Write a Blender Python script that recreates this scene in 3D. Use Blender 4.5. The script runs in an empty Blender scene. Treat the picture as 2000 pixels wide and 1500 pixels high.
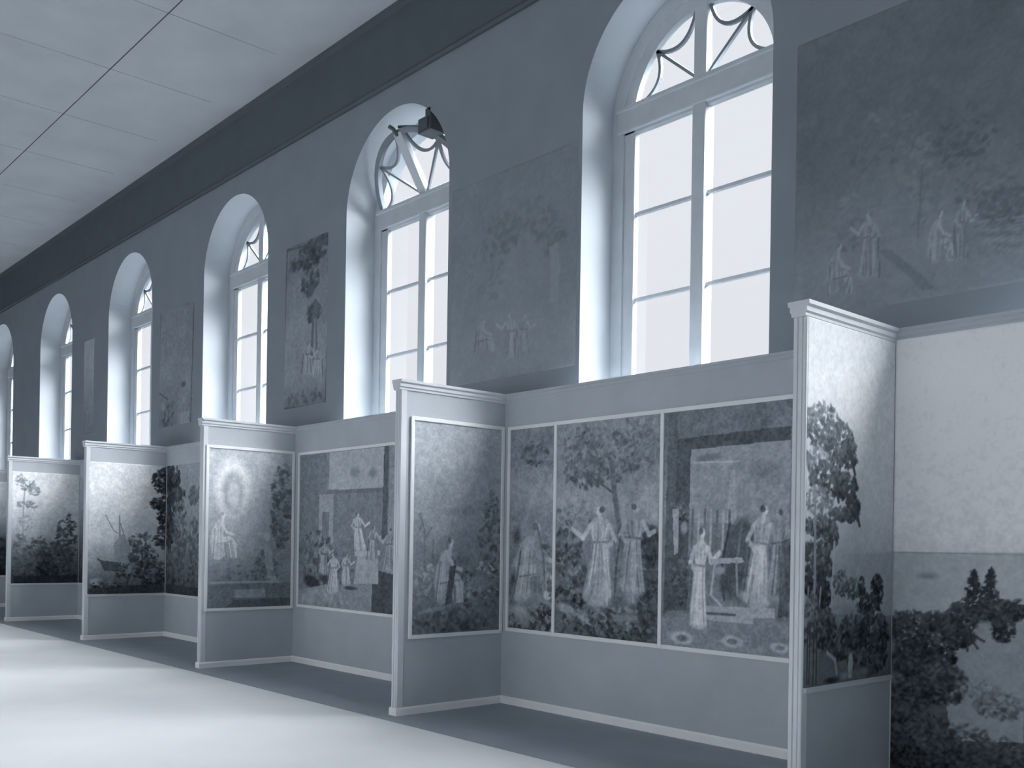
import bpy, math, random
import numpy as np
from mathutils import Vector, Matrix, Euler

SC = bpy.context.scene
COL = SC.collection
D = bpy.data

# ---------------------------------------------------------------- measured layout (metres)
CAM_D, CAM_H = 6.2886, 1.5          # camera: distance from the window wall, eye height
F_PX, PAN, ROLL, CY = 1915.17, 0.7335, 0.015, 1060.49
PITCH = 3.878                       # one bay
WIN_X, WIN_W, SPRING = -6.119, 1.963, 5.34     # left jamb of the nearest window, width, arch spring line
GLASS_Y = 0.43                      # glass plane behind the wall face
QX = -2.990                         # right face of the nearest wing partition
YB, WING = -0.211, 1.188            # face of the back partitions, length of a wing
YE = YB - WING
ZT = 2.885                          # partition height
CEIL = 7.45
XL, XR, YF = -28.2, 4.6, -11.5      # room ends and the wall behind the camera
def W(n): return WIN_X - n * PITCH
def Q(n): return QX - n * PITCH

# ---------------------------------------------------------------- camera
cd = D.cameras.new('camera'); cam = D.objects.new('camera', cd); COL.objects.link(cam)
SC.camera = cam
cd.sensor_width = 36.0; cd.lens = 36.0 * F_PX / 2000.0
cd.shift_y = (CY - 750.0) / 2000.0
cd.clip_end = 200
fwd = Vector((-math.cos(PAN), math.sin(PAN), 0)); right = Vector((math.sin(PAN), math.cos(PAN), 0)); up = Vector((0, 0, 1))
R3 = Matrix((right, up, -fwd)).transposed()
cam.matrix_world = Matrix.Translation((0, -CAM_D, CAM_H)) @ (R3 @ Matrix.Rotation(ROLL, 3, 'Z')).to_4x4()

# ---------------------------------------------------------------- sky, daylight, added fill, exposure
EXPO = 2.0
SC.view_settings.view_transform = 'Standard'; SC.view_settings.look = 'None'
SC.view_settings.exposure = EXPO; SC.view_settings.gamma = 1.0
SC.view_settings.use_curve_mapping = False
world = D.worlds.new('overcast_sky'); SC.world = world; world.use_nodes = True
bg = world.node_tree.nodes['Background']
wn = world.node_tree
wtc = wn.nodes.new('ShaderNodeTexCoord'); wsx = wn.nodes.new('ShaderNodeSeparateXYZ'); wcr = wn.nodes.new('ShaderNodeValToRGB')
wn.links.new(wtc.outputs['Generated'], wsx.inputs[0]); wn.links.new(wsx.outputs['Z'], wcr.inputs[0]); wn.links.new(wcr.outputs[0], bg.inputs[0])
wcr.color_ramp.elements[0].position = 0.0; wcr.color_ramp.elements[0].color = (0.10, 0.11, 0.12, 1)     # ground
wcr.color_ramp.elements[1].position = 0.04; wcr.color_ramp.elements[1].color = (0.93, 0.945, 1.0, 1)     # white overcast sky
bg.inputs[1].default_value = 0.24
SC.cycles.max_bounces = 10; SC.cycles.diffuse_bounces = 8
SC.cycles.sample_clamp_indirect = 6.0

def sun(name, d, strength, angle, color=(0.97, 0.98, 1.0)):
    l = D.lights.new(name, 'SUN'); l.energy = strength; l.angle = math.radians(angle); l.color = color
    o = D.objects.new(name, l); COL.objects.link(o)
    o.rotation_euler = Vector(d).to_track_quat('Z', 'Y').to_euler(); o.location = (0, 12, 14)
    return o
sun('daylight', (0.22, 0.52, 0.85), 14.0, 75)
sun('fill_opposite', (0.25, -0.9, 0.22), 1.1, 120)  # added fill lamp, shines in through the openings behind the camera

# ---------------------------------------------------------------- helpers
class MB:
    """collects boxes, prisms and sweeps; build() links them as one mesh object"""
    def __init__(s): s.v = []; s.f = []
    def poly(s, pts):
        b = len(s.v); s.v += [tuple(p) for p in pts]; s.f.append(tuple(range(b, b + len(pts))))
    def grid(s, rows, close=False):
        b = len(s.v); n = len(rows[0])
        for r in rows: s.v += [tuple(p) for p in r]
        for i in range(len(rows) - 1):
            for j in range(n if close else n - 1):
                k = (j + 1) % n
                s.f.append((b + i*n + j, b + i*n + k, b + (i+1)*n + k, b + (i+1)*n + j))
    def box(s, x0, x1, y0, y1, z0, z1, c=0.0):
        """box with chamfered edges (c)"""
        if c <= 0:
            b = len(s.v)
            s.v += [(x, y, z) for z in (z0, z1) for y in (y0, y1) for x in (x0, x1)]
            s.f += [tuple(b + i for i in q) for q in ((0,2,3,1),(4,5,7,6),(0,1,5,4),(2,6,7,3),(0,4,6,2),(1,3,7,5))]
            return s
        import bmesh
        bm = bmesh.new(); t = MB().box(x0, x1, y0, y1, z0, z1)
        vs = [bm.verts.new(p) for p in t.v]
        for q in t.f: bm.faces.new([vs[i] for i in q])
        bmesh.ops.bevel(bm, geom=bm.edges[:], offset=c, segments=2, affect='EDGES', profile=0.6)
        bm.verts.index_update(); b = len(s.v)
        s.v += [tuple(p.co) for p in bm.verts]; s.f += [tuple(b + p.index for p in q.verts) for q in bm.faces]
        bm.free(); return s
    def extrude(s, prof, axis, a0, a1):
        """closed profile (list of 2-D points) swept along 'X' (prof = y,z) or 'Y' (prof = x,z) or 'Z' (prof = x,y)"""
        def P(a, q):
            return (a, q[0], q[1]) if axis == 'X' else (q[0], a, q[1]) if axis == 'Y' else (q[0], q[1], a)
        s.grid([[P(a0, q) for q in prof], [P(a1, q) for q in prof]], close=True)
        s.poly([P(a0, q) for q in prof]); s.poly([P(a1, q) for q in reversed(prof)]); return s
    def sweep(s, path, w, d, y):
        """rectangular bar (w in the XZ plane, d deep from y) along a path of (x, z) points"""
        rows = []; n = len(path)
        for i, p in enumerate(path):
            a = path[max(i-1, 0)]; b = path[min(i+1, n-1)]
            t = Vector((b[0]-a[0], b[1]-a[1])).normalized(); m = (-t[1]*w/2, t[0]*w/2)
            rows.append([(p[0]+m[0], y, p[1]+m[1]), (p[0]+m[0], y+d, p[1]+m[1]), (p[0]-m[0], y+d, p[1]-m[1]), (p[0]-m[0], y, p[1]-m[1])])
        s.grid(rows, close=True); s.poly(rows[0]); s.poly(rows[-1][::-1]); return s
    def band(s, outer, inner, y0, y1):
        """flat ring between two (x, z) paths of equal length, from y0 to y1"""
        rows = [[(o[0], y0, o[1]), (o[0], y1, o[1]), (i[0], y1, i[1]), (i[0], y0, i[1])] for o, i in zip(outer, inner)]
        s.grid(rows, close=True); s.poly(rows[0]); s.poly(rows[-1][::-1]); return s
    def tube(s, pts, r, n=8):
        rows = []
        for i, p in enumerate(pts):
            a = Vector(pts[max(i-1, 0)]); b = Vector(pts[min(i+1, len(pts)-1)]); t = (b-a).normalized()
            u = t.orthogonal().normalized(); v = t.cross(u)
            rows.append([tuple(Vector(p) + r*(math.cos(2*math.pi*k/n)*u + math.sin(2*math.pi*k/n)*v)) for k in range(n)])
        s.grid(rows, close=True); s.poly(rows[0]); s.poly(rows[-1][::-1]); return s
    def build(s, name, mat, parent=None, origin=None, fix=True):
        o0 = Vector(origin) if origin else Vector((0, 0, 0))
        me = D.meshes.new(name); me.from_pydata([tuple(Vector(p) - o0) for p in s.v], [], s.f); me.validate()
        if fix:
            import bmesh
            bm = bmesh.new(); bm.from_mesh(me); bmesh.ops.recalc_face_normals(bm, faces=bm.faces); bm.to_mesh(me); bm.free()
        me.materials.append(mat); ob = D.objects.new(name, me); COL.objects.link(ob)
        ob.location = o0
        if parent:
            ob.parent = parent; q = parent; w = Vector((0, 0, 0))
            while q: w += q.location; q = q.parent
            ob.location = o0 - w
        return ob
def tag(o, label=None, cat=None, group=None, kind=None):
    if label: o['label'] = label
    if cat: o['category'] = cat
    if group: o['group'] = group
    if kind: o['kind'] = kind
    return o
def thing(name, label, cat, loc, group=None, kind=None):
    o = D.objects.new(name, None); COL.objects.link(o); o.location = loc; o.empty_display_size = 0.2
    return tag(o, label, cat, group, kind)

# ---------------------------------------------------------------- materials (blue-grey, like the tinted print)
def tint(t):
    """print tone 0..1 (perceptual) -> linear blue-grey"""
    l = max(t, 0.0) ** 2.2; k = 1.0 - min(l, 1.0)
    return (l*(1 - 0.17*k), l, min(1.0, l*(1 + 0.16*k)), 1)
def mat(name, tone, rough=0.7, spec=0.3, var=0.05, scale=6.0, bump=0.0, bscale=40.0, metal=0.0, stretch=(1,1,1)):
    m = D.materials.new(name); m.use_nodes = True; nt = m.node_tree; N = nt.nodes; L = nt.links
    b = N['Principled BSDF']; b.inputs['Roughness'].default_value = rough
    b.inputs['Specular IOR Level'].default_value = spec; b.inputs['Metallic'].default_value = metal
    tc = N.new('ShaderNodeTexCoord'); mp = N.new('ShaderNodeMapping'); mp.inputs['Scale'].default_value = stretch
    L.new(tc.outputs['Object'], mp.inputs['Vector'])
    no = N.new('ShaderNodeTexNoise'); no.inputs['Scale'].default_value = scale; no.inputs['Detail'].default_value = 6
    L.new(mp.outputs[0], no.inputs['Vector'])
    cr = N.new('ShaderNodeValToRGB'); cr.color_ramp.elements[0].position = 0.3; cr.color_ramp.elements[1].position = 0.7
    cr.color_ramp.elements[0].color = tint(tone - var); cr.color_ramp.elements[1].color = tint(tone + var)
    L.new(no.outputs[0], cr.inputs[0]); L.new(cr.outputs[0], b.inputs['Base Color'])
    if bump:
        n2 = N.new('ShaderNodeTexNoise'); n2.inputs['Scale'].default_value = bscale; n2.inputs['Detail'].default_value = 4
        bp = N.new('ShaderNodeBump'); bp.inputs['Strength'].default_value = bump; bp.inputs['Distance'].default_value = 0.01
        L.new(mp.outputs[0], n2.inputs['Vector']); L.new(n2.outputs[0], bp.inputs['Height']); L.new(bp.outputs[0], b.inputs['Normal'])
    return m
M = dict(
    wall=mat('painted_plaster', 0.58, 0.9, 0.1, 0.012, 2.0, 0.15),
    reveal=mat('white_plaster', 0.76, 0.9, 0.1, 0.01, 2.0, 0.1),
    frieze=mat('dark_frieze_paint', 0.41, 0.9, 0.1, 0.008, 3.0, 0.1),
    ceiling=mat('ceiling_board', 0.81, 0.9, 0.1, 0.02, 1.5, 0.1),
    joint_pale=mat('pale_joint_paint', 0.60, 0.9, 0.1, 0.02),
    joint=mat('joint_strip_paint', 0.40, 0.9, 0.1, 0.02),
    floor=mat('pale_floor', 0.93, 0.55, 0.3, 0.015, 1.2, 0.05, 60),
    strip=mat('grey_linoleum', 0.63, 0.6, 0.3, 0.02, 2.0, 0.05, 60),
    board=mat('grey_partition_paint', 0.74, 0.7, 0.25, 0.015, 3.0, 0.1, 80),
    trim=mat('pale_partition_trim', 0.84, 0.6, 0.3, 0.015, 4.0),
    rail=mat('white_base_rail_paint', 0.97, 0.6, 0.3, 0.01, 4.0),
    border=mat('white_border_strip', 0.93, 0.5, 0.3, 0.01, 4.0),
    sash=mat('grey_window_paint', 0.78, 0.6, 0.3, 0.02, 4.0),
    tracery=mat('dark_tracery_paint', 0.52, 0.6, 0.3, 0.02, 4.0),
    iron=mat('dark_iron', 0.33, 0.5, 0.4, 0.03, 8.0),
    edge=mat('dark_seam', 0.42, 0.8, 0.1, 0.02),
)
def glass_mat():
    m = D.materials.new('window_glass'); m.use_nodes = True; nt = m.node_tree; N = nt.nodes; L = nt.links
    N.remove(N['Principled BSDF']); out = N['Material Output']
    t = N.new('ShaderNodeBsdfTransparent'); t.inputs[0].default_value = (0.97, 0.975, 0.98, 1)
    g = N.new('ShaderNodeBsdfGlossy'); g.inputs['Roughness'].default_value = 0.05
    mx = N.new('ShaderNodeMixShader'); mx.inputs[0].default_value = 0.05
    L.new(t.outputs[0], mx.inputs[1]); L.new(g.outputs[0], mx.inputs[2]); L.new(mx.outputs[0], out.inputs[0])
    return m
M['glass'] = glass_mat()
def paint_mat():
    m = D.materials.new('printed_paper'); m.use_nodes = True; nt = m.node_tree; N = nt.nodes; L = nt.links
    b = N['Principled BSDF']; b.inputs['Roughness'].default_value = 0.85; b.inputs['Specular IOR Level'].default_value = 0.15
    a = N.new('ShaderNodeVertexColor'); a.layer_name = 'print'
    L.new(a.outputs[0], b.inputs['Base Color']); return m
M['paper'] = paint_mat()

# ---------------------------------------------------------------- the room
fl = MB(); fl.box(XL, XR, YF, 0.6, -0.12, 0.0)
tag(fl.build('floor', M['floor']), 'pale smooth hall floor catching the window light', 'floor', kind='structure')
ce = MB(); ce.box(XL, XR, YF, 0.6, CEIL, CEIL + 0.12)
ceil_o = tag(ce.build('ceiling', M['ceiling']), 'flat grey boarded ceiling with thin dark joints', 'ceiling', kind='structure')
MB().box(XL, XR, -1.809, -1.799, CEIL - 0.006, CEIL + 0.004).build('joint_strip', M['joint'], ceil_o)
MB().box(XL, XR, -5.409, -5.399, CEIL - 0.006, CEIL + 0.004).build('joint_strip', M['joint'], ceil_o)
for k in range(-8, 12):
    x = -10.93 - 1.81 * k
    if XL < x < XR: MB().box(x - 0.003, x + 0.003, -5.39, -0.45, CEIL - 0.002, CEIL + 0.004).build('joint_strip', M['joint_pale'], ceil_o)

WINS = [-2, -1, 0, 1, 2, 3, 4, 5]
SILL, DEPTH, NA = 1.0, 0.54, 40
def arch(x0, w, zs, r, n=NA, c=None):
    c = x0 + w/2 if c is None else c
    return [(c - r*math.cos(math.pi*i/n), zs + r*math.sin(math.pi*i/n)) for i in range(n + 1)]
wl = MB(); rv = MB()
edges = [XL]
for n in sorted(WINS, reverse=True): edges += [W(n), W(n) + WIN_W]
edges.append(XR)
for i in range(0, len(edges), 2):                                   # piers
    wl.grid([[(edges[i], y, 0), (edges[i], y, CEIL)] for y in (0,)] + [[(edges[i+1], 0, 0), (edges[i+1], 0, CEIL)]])
for n in WINS:
    x0, x1 = W(n), W(n) + WIN_W
    wl.poly([(x0, 0, 0), (x1, 0, 0), (x1, 0, SILL), (x0, 0, SILL)])
    a = arch(x0, WIN_W, SPRING, WIN_W/2)
    wl.grid([[(p[0], 0, p[1]) for p in a], [(p[0], 0, CEIL) for p in a]])
    loop = [(x0, SILL)] + a + [(x1, SILL)]
    e = 0.03                                                        # soft rounded arris
    c = x0 + WIN_W/2
    def grow(p, g):
        if p[1] <= SPRING: return (p[0] - g if p[0] < c else p[0] + g, p[1])
        d = Vector((p[0]-c, p[1]-SPRING)).normalized(); return (p[0]+d[0]*g, p[1]+d[1]*g)
    rv.grid([[(p[0], 0, p[1]) for p in loop], [(p[0], DEPTH, p[1]) for p in loop]])
    rv.poly([(x0, 0, SILL), (x1, 0, SILL), (x1, DEPTH, SILL), (x0, DEPTH, SILL)])
wl.poly([(XL, DEPTH, 0), (XL, DEPTH, CEIL), (XL, 0, CEIL), (XL, 0, 0)])
wo = tag(wl.build('wall_back', M['wall'], fix=False), 'long grey plaster wall pierced by tall arched windows', 'wall', kind='structure')
rv.build('window_reveal', M['reveal'], wo, fix=False)
MB().box(XL - 0.15, XL, YF, 0.62, 0, CEIL).build('wall_left', M['wall']); MB().box(XR, XR + 0.15, YF, 0.62, 0, CEIL).build('wall_right', M['wall'])
wf = MB(); FW = [(x, x + 2.2) for x in (W(n) - 0.1 for n in range(3, -3, -1)) if x > XL and x + 2.2 < XR]     # unseen openings, added and sized to let the fill light in
fe = [XL] + [v for w_ in FW for v in w_] + [XR]
for i in range(0, len(fe), 2): wf.box(fe[i], fe[i+1], YF - 0.15, YF, 0, CEIL)
for a_, b_ in FW: wf.box(a_, b_, YF - 0.15, YF, 0, 0.9); wf.box(a_, b_, YF - 0.15, YF, 4.8, CEIL); wf.box((a_+b_)/2 - 0.05, (a_+b_)/2 + 0.05, YF - 0.12, YF - 0.05, 0.9, 4.8)
wf.build('wall_front', M['wall'])
for nm, lb in (('wall_left', 'far end wall of the long hall'), ('wall_right', 'near end wall of the long hall'), ('wall_front', 'long wall opposite the windows')):
    tag(D.objects[nm], lb, 'wall', kind='structure')
# outside masonry so that light only comes in through the openings
ou = MB()
for i in range(0, len(edges), 2): ou.box(edges[i] , edges[i+1], DEPTH - 0.002, DEPTH + 0.05, 0, CEIL)
for n in WINS:
    ou.box(W(n), W(n) + WIN_W, DEPTH - 0.002, DEPTH + 0.05, 0, SILL)
    a = arch(W(n), WIN_W, SPRING, WIN_W/2)
    ou.grid([[(p[0], DEPTH, p[1]) for p in a], [(p[0], DEPTH, CEIL) for p in a]])
ou.build('outer_wall_face', M['wall'], wo, fix=False)
fz = MB(); fz.extrude([(0.0, 6.59), (-0.03, 6.59), (-0.045, 6.62), (-0.02, 6.66), (-0.02, 7.38), (-0.06, 7.41), (-0.07, CEIL), (0.0, CEIL)], 'X', XL, XR)
tag(fz.build('trim_1', M['frieze']), 'dark painted frieze band running under the ceiling above the windows', 'frieze', kind='structure')
st = MB(); st.box(XL, XR, -1.56, 0.0, 0.0005, 0.006, 0.002)
tag(st.build('trim_2', M['strip']), 'grey floor covering strip under the partition bays along the window wall', 'floor strip', kind='structure')

# ---------------------------------------------------------------- windows
def window(k, n, label):
    x0, c = W(n), W(n) + WIN_W/2
    root = thing('window_%d' % k, label, 'window', (c, GLASS_Y, SILL), kind='structure')
    r0 = WIN_W/2; lx, rx = x0 + 0.002, x0 + WIN_W - 0.002
    def loop(inset):
        r = r0 - inset
        return [(c - r, SILL + min(inset, 0.2))] + arch(x0, WIN_W, SPRING, r, 36, c) + [(c + r, SILL + min(inset, 0.2))]
    f = MB(); f.band(loop(0.001), loop(0.13), GLASS_Y - 0.03, GLASS_Y + 0.11); f.box(c - r0, c + r0, GLASS_Y - 0.04, GLASS_Y + 0.11, SILL, SILL + 0.14, 0.006)
    f.build('frame', M['sash'], root)
    t = MB(); t.box(c - r0 + 0.06, c + r0 - 0.06, GLASS_Y - 0.045, GLASS_Y + 0.10, 5.24, 5.46, 0.012); t.box(c - r0 + 0.06, c + r0 - 0.06, GLASS_Y - 0.065, GLASS_Y - 0.03, 5.425, 5.465, 0.008)
    t.build('transom', M['sash'], root)
    m = MB(); m.box(c - 0.067, c + 0.067, GLASS_Y - 0.04, GLASS_Y + 0.09, SILL + 0.1, 5.26, 0.012); m.build('mullion', M['sash'], root)
    for sgn in (-1, 1):                                             # two casements, each with its glazing bars and glass
        xa, xb = (c - r0 + 0.125, c - 0.06) if sgn < 0 else (c + 0.06, c + r0 - 0.125)
        s = MB(); wst = 0.127
        if sgn < 0: s.box(xa, xa + wst, GLASS_Y - 0.01, GLASS_Y + 0.05, SILL + 0.13, 5.25, 0.006)
        else: s.box(xb - wst, xb, GLASS_Y - 0.01, GLASS_Y + 0.05, SILL + 0.13, 5.25, 0.006)
        s.box(xa, xb, GLASS_Y - 0.01, GLASS_Y + 0.05, SILL + 0.13, SILL + 0.24, 0.006)
        s.box(xa, xb, GLASS_Y - 0.01, GLASS_Y + 0.05, 5.22, 5.252, 0.004)
        cs = s.build('casement', M['sash'], root)
        for z in (4.485, 3.71, 2.935, 2.16):
            MB().box(xa, xb, GLASS_Y + 0.005, GLASS_Y + 0.04, z - 0.016, z + 0.016, 0.004).build('glazing_bar', M['sash'], cs)
        MB().box(xa + 0.01, xb - 0.01, GLASS_Y + 0.02, GLASS_Y + 0.026, SILL + 0.15, 5.245).build('glass', M['glass'], cs)
    # fanlight: hinged on the transom; in one window it stands tilted into the room
    zb = 5.455; r1 = r0 - 0.115; tilt = k == TILTED
    fo = D.objects.new('fanlight', None); COL.objects.link(fo); fo.parent = root; fo.location = (0, 0, zb - SILL)
    def half(r):
        pts = [p for p in arch(0, 0, SPRING - zb, r, 48, 0.0) if p[1] > 0.0]
        a0 = math.asin((zb - SPRING)/r); e = r*math.cos(a0)
        return [(-e, 0.0)] + pts + [(e, 0.0)]
    def fit(p, n):                                                  # resample to n points
        L = [0]
        for i in range(1, len(p)): L.append(L[-1] + math.hypot(p[i][0]-p[i-1][0], p[i][1]-p[i-1][1]))
        out = []
        for j in range(n):
            s_ = L[-1]*j/(n-1); i = 1
            while i < len(p) - 1 and L[i] < s_: i += 1
            u = (s_ - L[i-1])/max(L[i]-L[i-1], 1e-9); out.append((p[i-1][0]+(p[i][0]-p[i-1][0])*u, p[i-1][1]+(p[i][1]-p[i-1][1])*u))
        return out
    wr = 0.06 if tilt else 0.135
    g = MB(); g.band(fit(half(r1), 40), fit(half(r1 - wr), 40), -0.02, 0.04); g.box(-r1 + 0.03, r1 - 0.03, -0.02, 0.04, 0, 0.035, 0.004)
    parts = [(g, 'fanlight_ring', M['tracery' if tilt else 'sash'])]
    g = MB(); g.box(-0.066, 0.066, -0.03, 0.045, 0, (SPRING - zb) + r1 - 0.03, 0.01); parts.append((g, 'fanlight_mullion', M['sash']))
    ri = r1 - wr; dz = SPRING - zb
    node = lambda deg: (-ri*math.cos(math.radians(deg)), max(dz + ri*math.sin(math.radians(deg)), 0.0))
    for aa, bb in ((9, 47), (47, 84), (96, 133), (133, 171)):
        pa, pb = node(aa), node(bb); mid = ((pa[0]+pb[0])/2*0.80, dz + ((pa[1]+pb[1])/2 - dz)*0.80)
        path = []
        for i in range(13):
            u = i/12; q = 2*u*(1-u); path.append(tuple((1-u)**2*pa[j] + q*(2*mid[j] - 0.5*(pa[j]+pb[j])) + u*u*pb[j] for j in (0, 1)))
        parts.append((MB().sweep(path, 0.028, 0.03, 0.0), 'tracery_bar', M['tracery']))
    for sg in (-1, 1):
        a_ = node(47); parts.append((MB().sweep([(sg*0.05, 0.03), (sg*abs(a_[0]), a_[1])], 0.026, 0.03, 0.0), 'tracery_bar', M['tracery']))
    g = MB(); h = fit(half(r1 - 0.03), 40); g.poly([(p[0], 0.014, p[1]) for p in h]); g.poly([(p[0], 0.02, p[1]) for p in reversed(h)]); parts.append((g, 'glass', M['glass']))
    for g, nm, mm in parts:
        o = g.build(nm, mm); o.parent = fo
    if tilt:
        fo.rotation_euler = (math.radians(33), 0, 0)
        MB().tube([(0.0, -0.03, dz + r1 - 0.06), (0.0, -0.05, dz + r1 + 0.02), (0.0, -0.09, dz + r1 + 0.06)], 0.022).build('latch_hook', M['iron']).parent = fo
        b = MB(); b.box(c + 0.47, c + 0.70, -0.04, 0.16, 5.87, 6.03, 0.012); b.box(c + 0.50, c + 0.66, -0.055, -0.04, 5.89, 6.01, 0.004); b.box(c + 0.55, c + 0.64, 0.0, 0.12, 6.02, 6.13)
        b.build('opener_box', M['iron'], root)
        p0 = Vector((0.30, 0.0, 0)); MB().tube([(c + 0.57, 0.16, 5.93), (c + 0.45, 0.12, 5.99), (c + 0.2, 0.09, 6.08), (c, 0.04, 6.12)], 0.016).build('opener_arm', M['iron'], root)
    return root
TILTED = 2
wl_labels = {-1: None, 0: 'largest arched window nearest the camera, cut off by the top of the photo',
    1: 'arched window with its fanlight tilted open into the hall', 2: 'arched window third from the camera, above the pale niche mural partition',
    3: 'narrow-looking arched window fourth from the camera, above the landscape partition with a dark tree',
    4: 'arched window fifth from the camera showing only a thin strip of glass', 5: 'farthest arched window at the left edge, only its pale reveal showing'}
for k, n in enumerate([0, 1, 2, 3, 4, 5], 1): window(k, n, wl_labels[n])
window(7, -1, 'arched window just beyond the right edge of the photo'); window(8, -2, 'arched window beside the near end wall')

# ---------------------------------------------------------------- partitions
def cornice_prof(x0, x1):
    """symmetric moulded cap: list of (x, z)"""
    a = [(x0, 2.795), (x0 - 0.006, 2.80), (x0 - 0.006, 2.815), (x0 - 0.016, 2.825), (x0 - 0.016, 2.850), (x0 - 0.030, 2.862), (x0 - 0.030, ZT)]
    b = [(x1 + (x0 - p[0]), p[1]) for p in reversed(a)]
    return a + b
def wing(n, label, rail, group='partition wings standing out from the window wall', lit=True):
    q = Q(n)
    y_in = YB if n else -0.36
    root = thing('partition_wing', label, 'partition', (q - 0.04, (YE + YB)/2, 0), group)
    b = MB(); b.box(q - 0.074, q - 0.004, YE + 0.05, y_in, 0.006, 2.80); b.build('board', M['board'], root)
    p = MB()                                                        # reeded end post: end face grooves between rounded reeds
    prof = [(q - 0.082, YE + 0.06), (q - 0.082, YE + 0.006), (q - 0.078, YE), (q - 0.056, YE), (q - 0.053, YE + 0.010), (q - 0.049, YE + 0.010), (q - 0.046, YE),
            (q - 0.024, YE), (q - 0.021, YE + 0.007), (q - 0.018, YE + 0.007), (q - 0.015, YE), (q - 0.002, YE), (q + 0.003, YE + 0.005), (q + 0.003, YE + 0.06)]
    p.extrude(prof, 'Z', 0.006, 2.80); p.build('end_post', M['trim'], root)
    c = MB(); c.extrude(cornice_prof(q - 0.078, q), 'Y', YE - 0.02, y_in); c.build('cornice', M['trim'], root)
    r = MB(); r.extrude([(q - 0.004, 0.006), (q + 0.014, 0.006), (q + 0.014, 0.060), (q + 0.006, 0.075), (q - 0.004, 0.075)], 'Y', YE - 0.012, y_in)
    r.extrude([(q - 0.074, 0.006), (q - 0.096, 0.006), (q - 0.096, 0.060), (q - 0.086, 0.075), (q - 0.074, 0.075)], 'Y', YE - 0.012, y_in)
    r.box(q - 0.09, q + 0.01, YE - 0.014, YE + 0.004, 0.006, 0.075, 0.004)
    r.build('base_rail', M['rail'], root)
    if rail:
        MB().extrude([(q - 0.004, rail - 0.02), (q + 0.012, rail - 0.012), (q + 0.016, rail + 0.012), (q - 0.004, rail + 0.02)], 'Y', YE + 0.03, y_in).build('dado_rail', M['trim'], root)
    return root
def back(n, label, rail=None, group='back partitions below the windows'):
    """partition closing the bay between wing n (left) and wing n-1 (right)"""
    x0, x1 = Q(n) - 0.004, Q(n - 1) - 0.074
    y = YB if n else -0.36
    if not n: x0, x1 = Q(0) - 0.004, 3.2
    root = thing('back_partition', label, 'partition', ((x0 + x1)/2, y + 0.03, 0), group)
    MB().box(x0, x1, y, y + 0.05, 0.006, 2.83).build('board', M['board'], root)
    MB().extrude([(y + 0.05, 2.83), (y, 2.83), (y - 0.006, 2.836), (y - 0.010, 2.85), (y - 0.010, 2.86), (y - 0.016, 2.865), (y - 0.016, ZT), (y + 0.05, ZT)], 'X', x0, x1).build('cornice', M['board'], root)
    MB().extrude([(y, 0.006), (y - 0.016, 0.006), (y - 0.016, 0.062), (y - 0.008, 0.077), (y, 0.077)], 'X', x0, x1).build('base_rail', M['rail'], root)
    if rail: MB().extrude([(y, rail - 0.02), (y - 0.016, rail - 0.012), (y - 0.018, rail + 0.012), (y, rail + 0.02)], 'X', x0, x1).build('dado_rail', M['trim'], root)
    return root
wing(0, 'tallest-looking partition wing nearest the camera with reeded post and overhanging tree mural', 0.69)
wing(1, 'grey partition wing with the white-bordered lone seated figure, left of the three scenes', None)
wing(2, 'grey partition wing carrying the white-bordered print with a pale oval niche', None)
wing(3, 'partition wing carrying the pale stranded boat landscape, without white border', 0.645)
wing(4, 'far partition wing at the left edge with a misty mural of a thin tree', 0.645)
wing(5, 'farthest partition wing, just entering the photo at the left edge', 0.645)
back(0, 'back partition at the right edge carrying the wide sea and conifer mural')
back(1, 'long grey back partition under the largest window holding the three framed scenes')
back(2, 'grey back partition under the open-fanlight window with one white-bordered temple scene')
back(3, 'back partition behind the dark tree mural, right of the boat landscape wing', 0.645)
back(4, 'back partition almost hidden behind the boat landscape wing', 0.645)
back(5, 'back partition hidden behind the farthest visible wing', 0.645)

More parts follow.
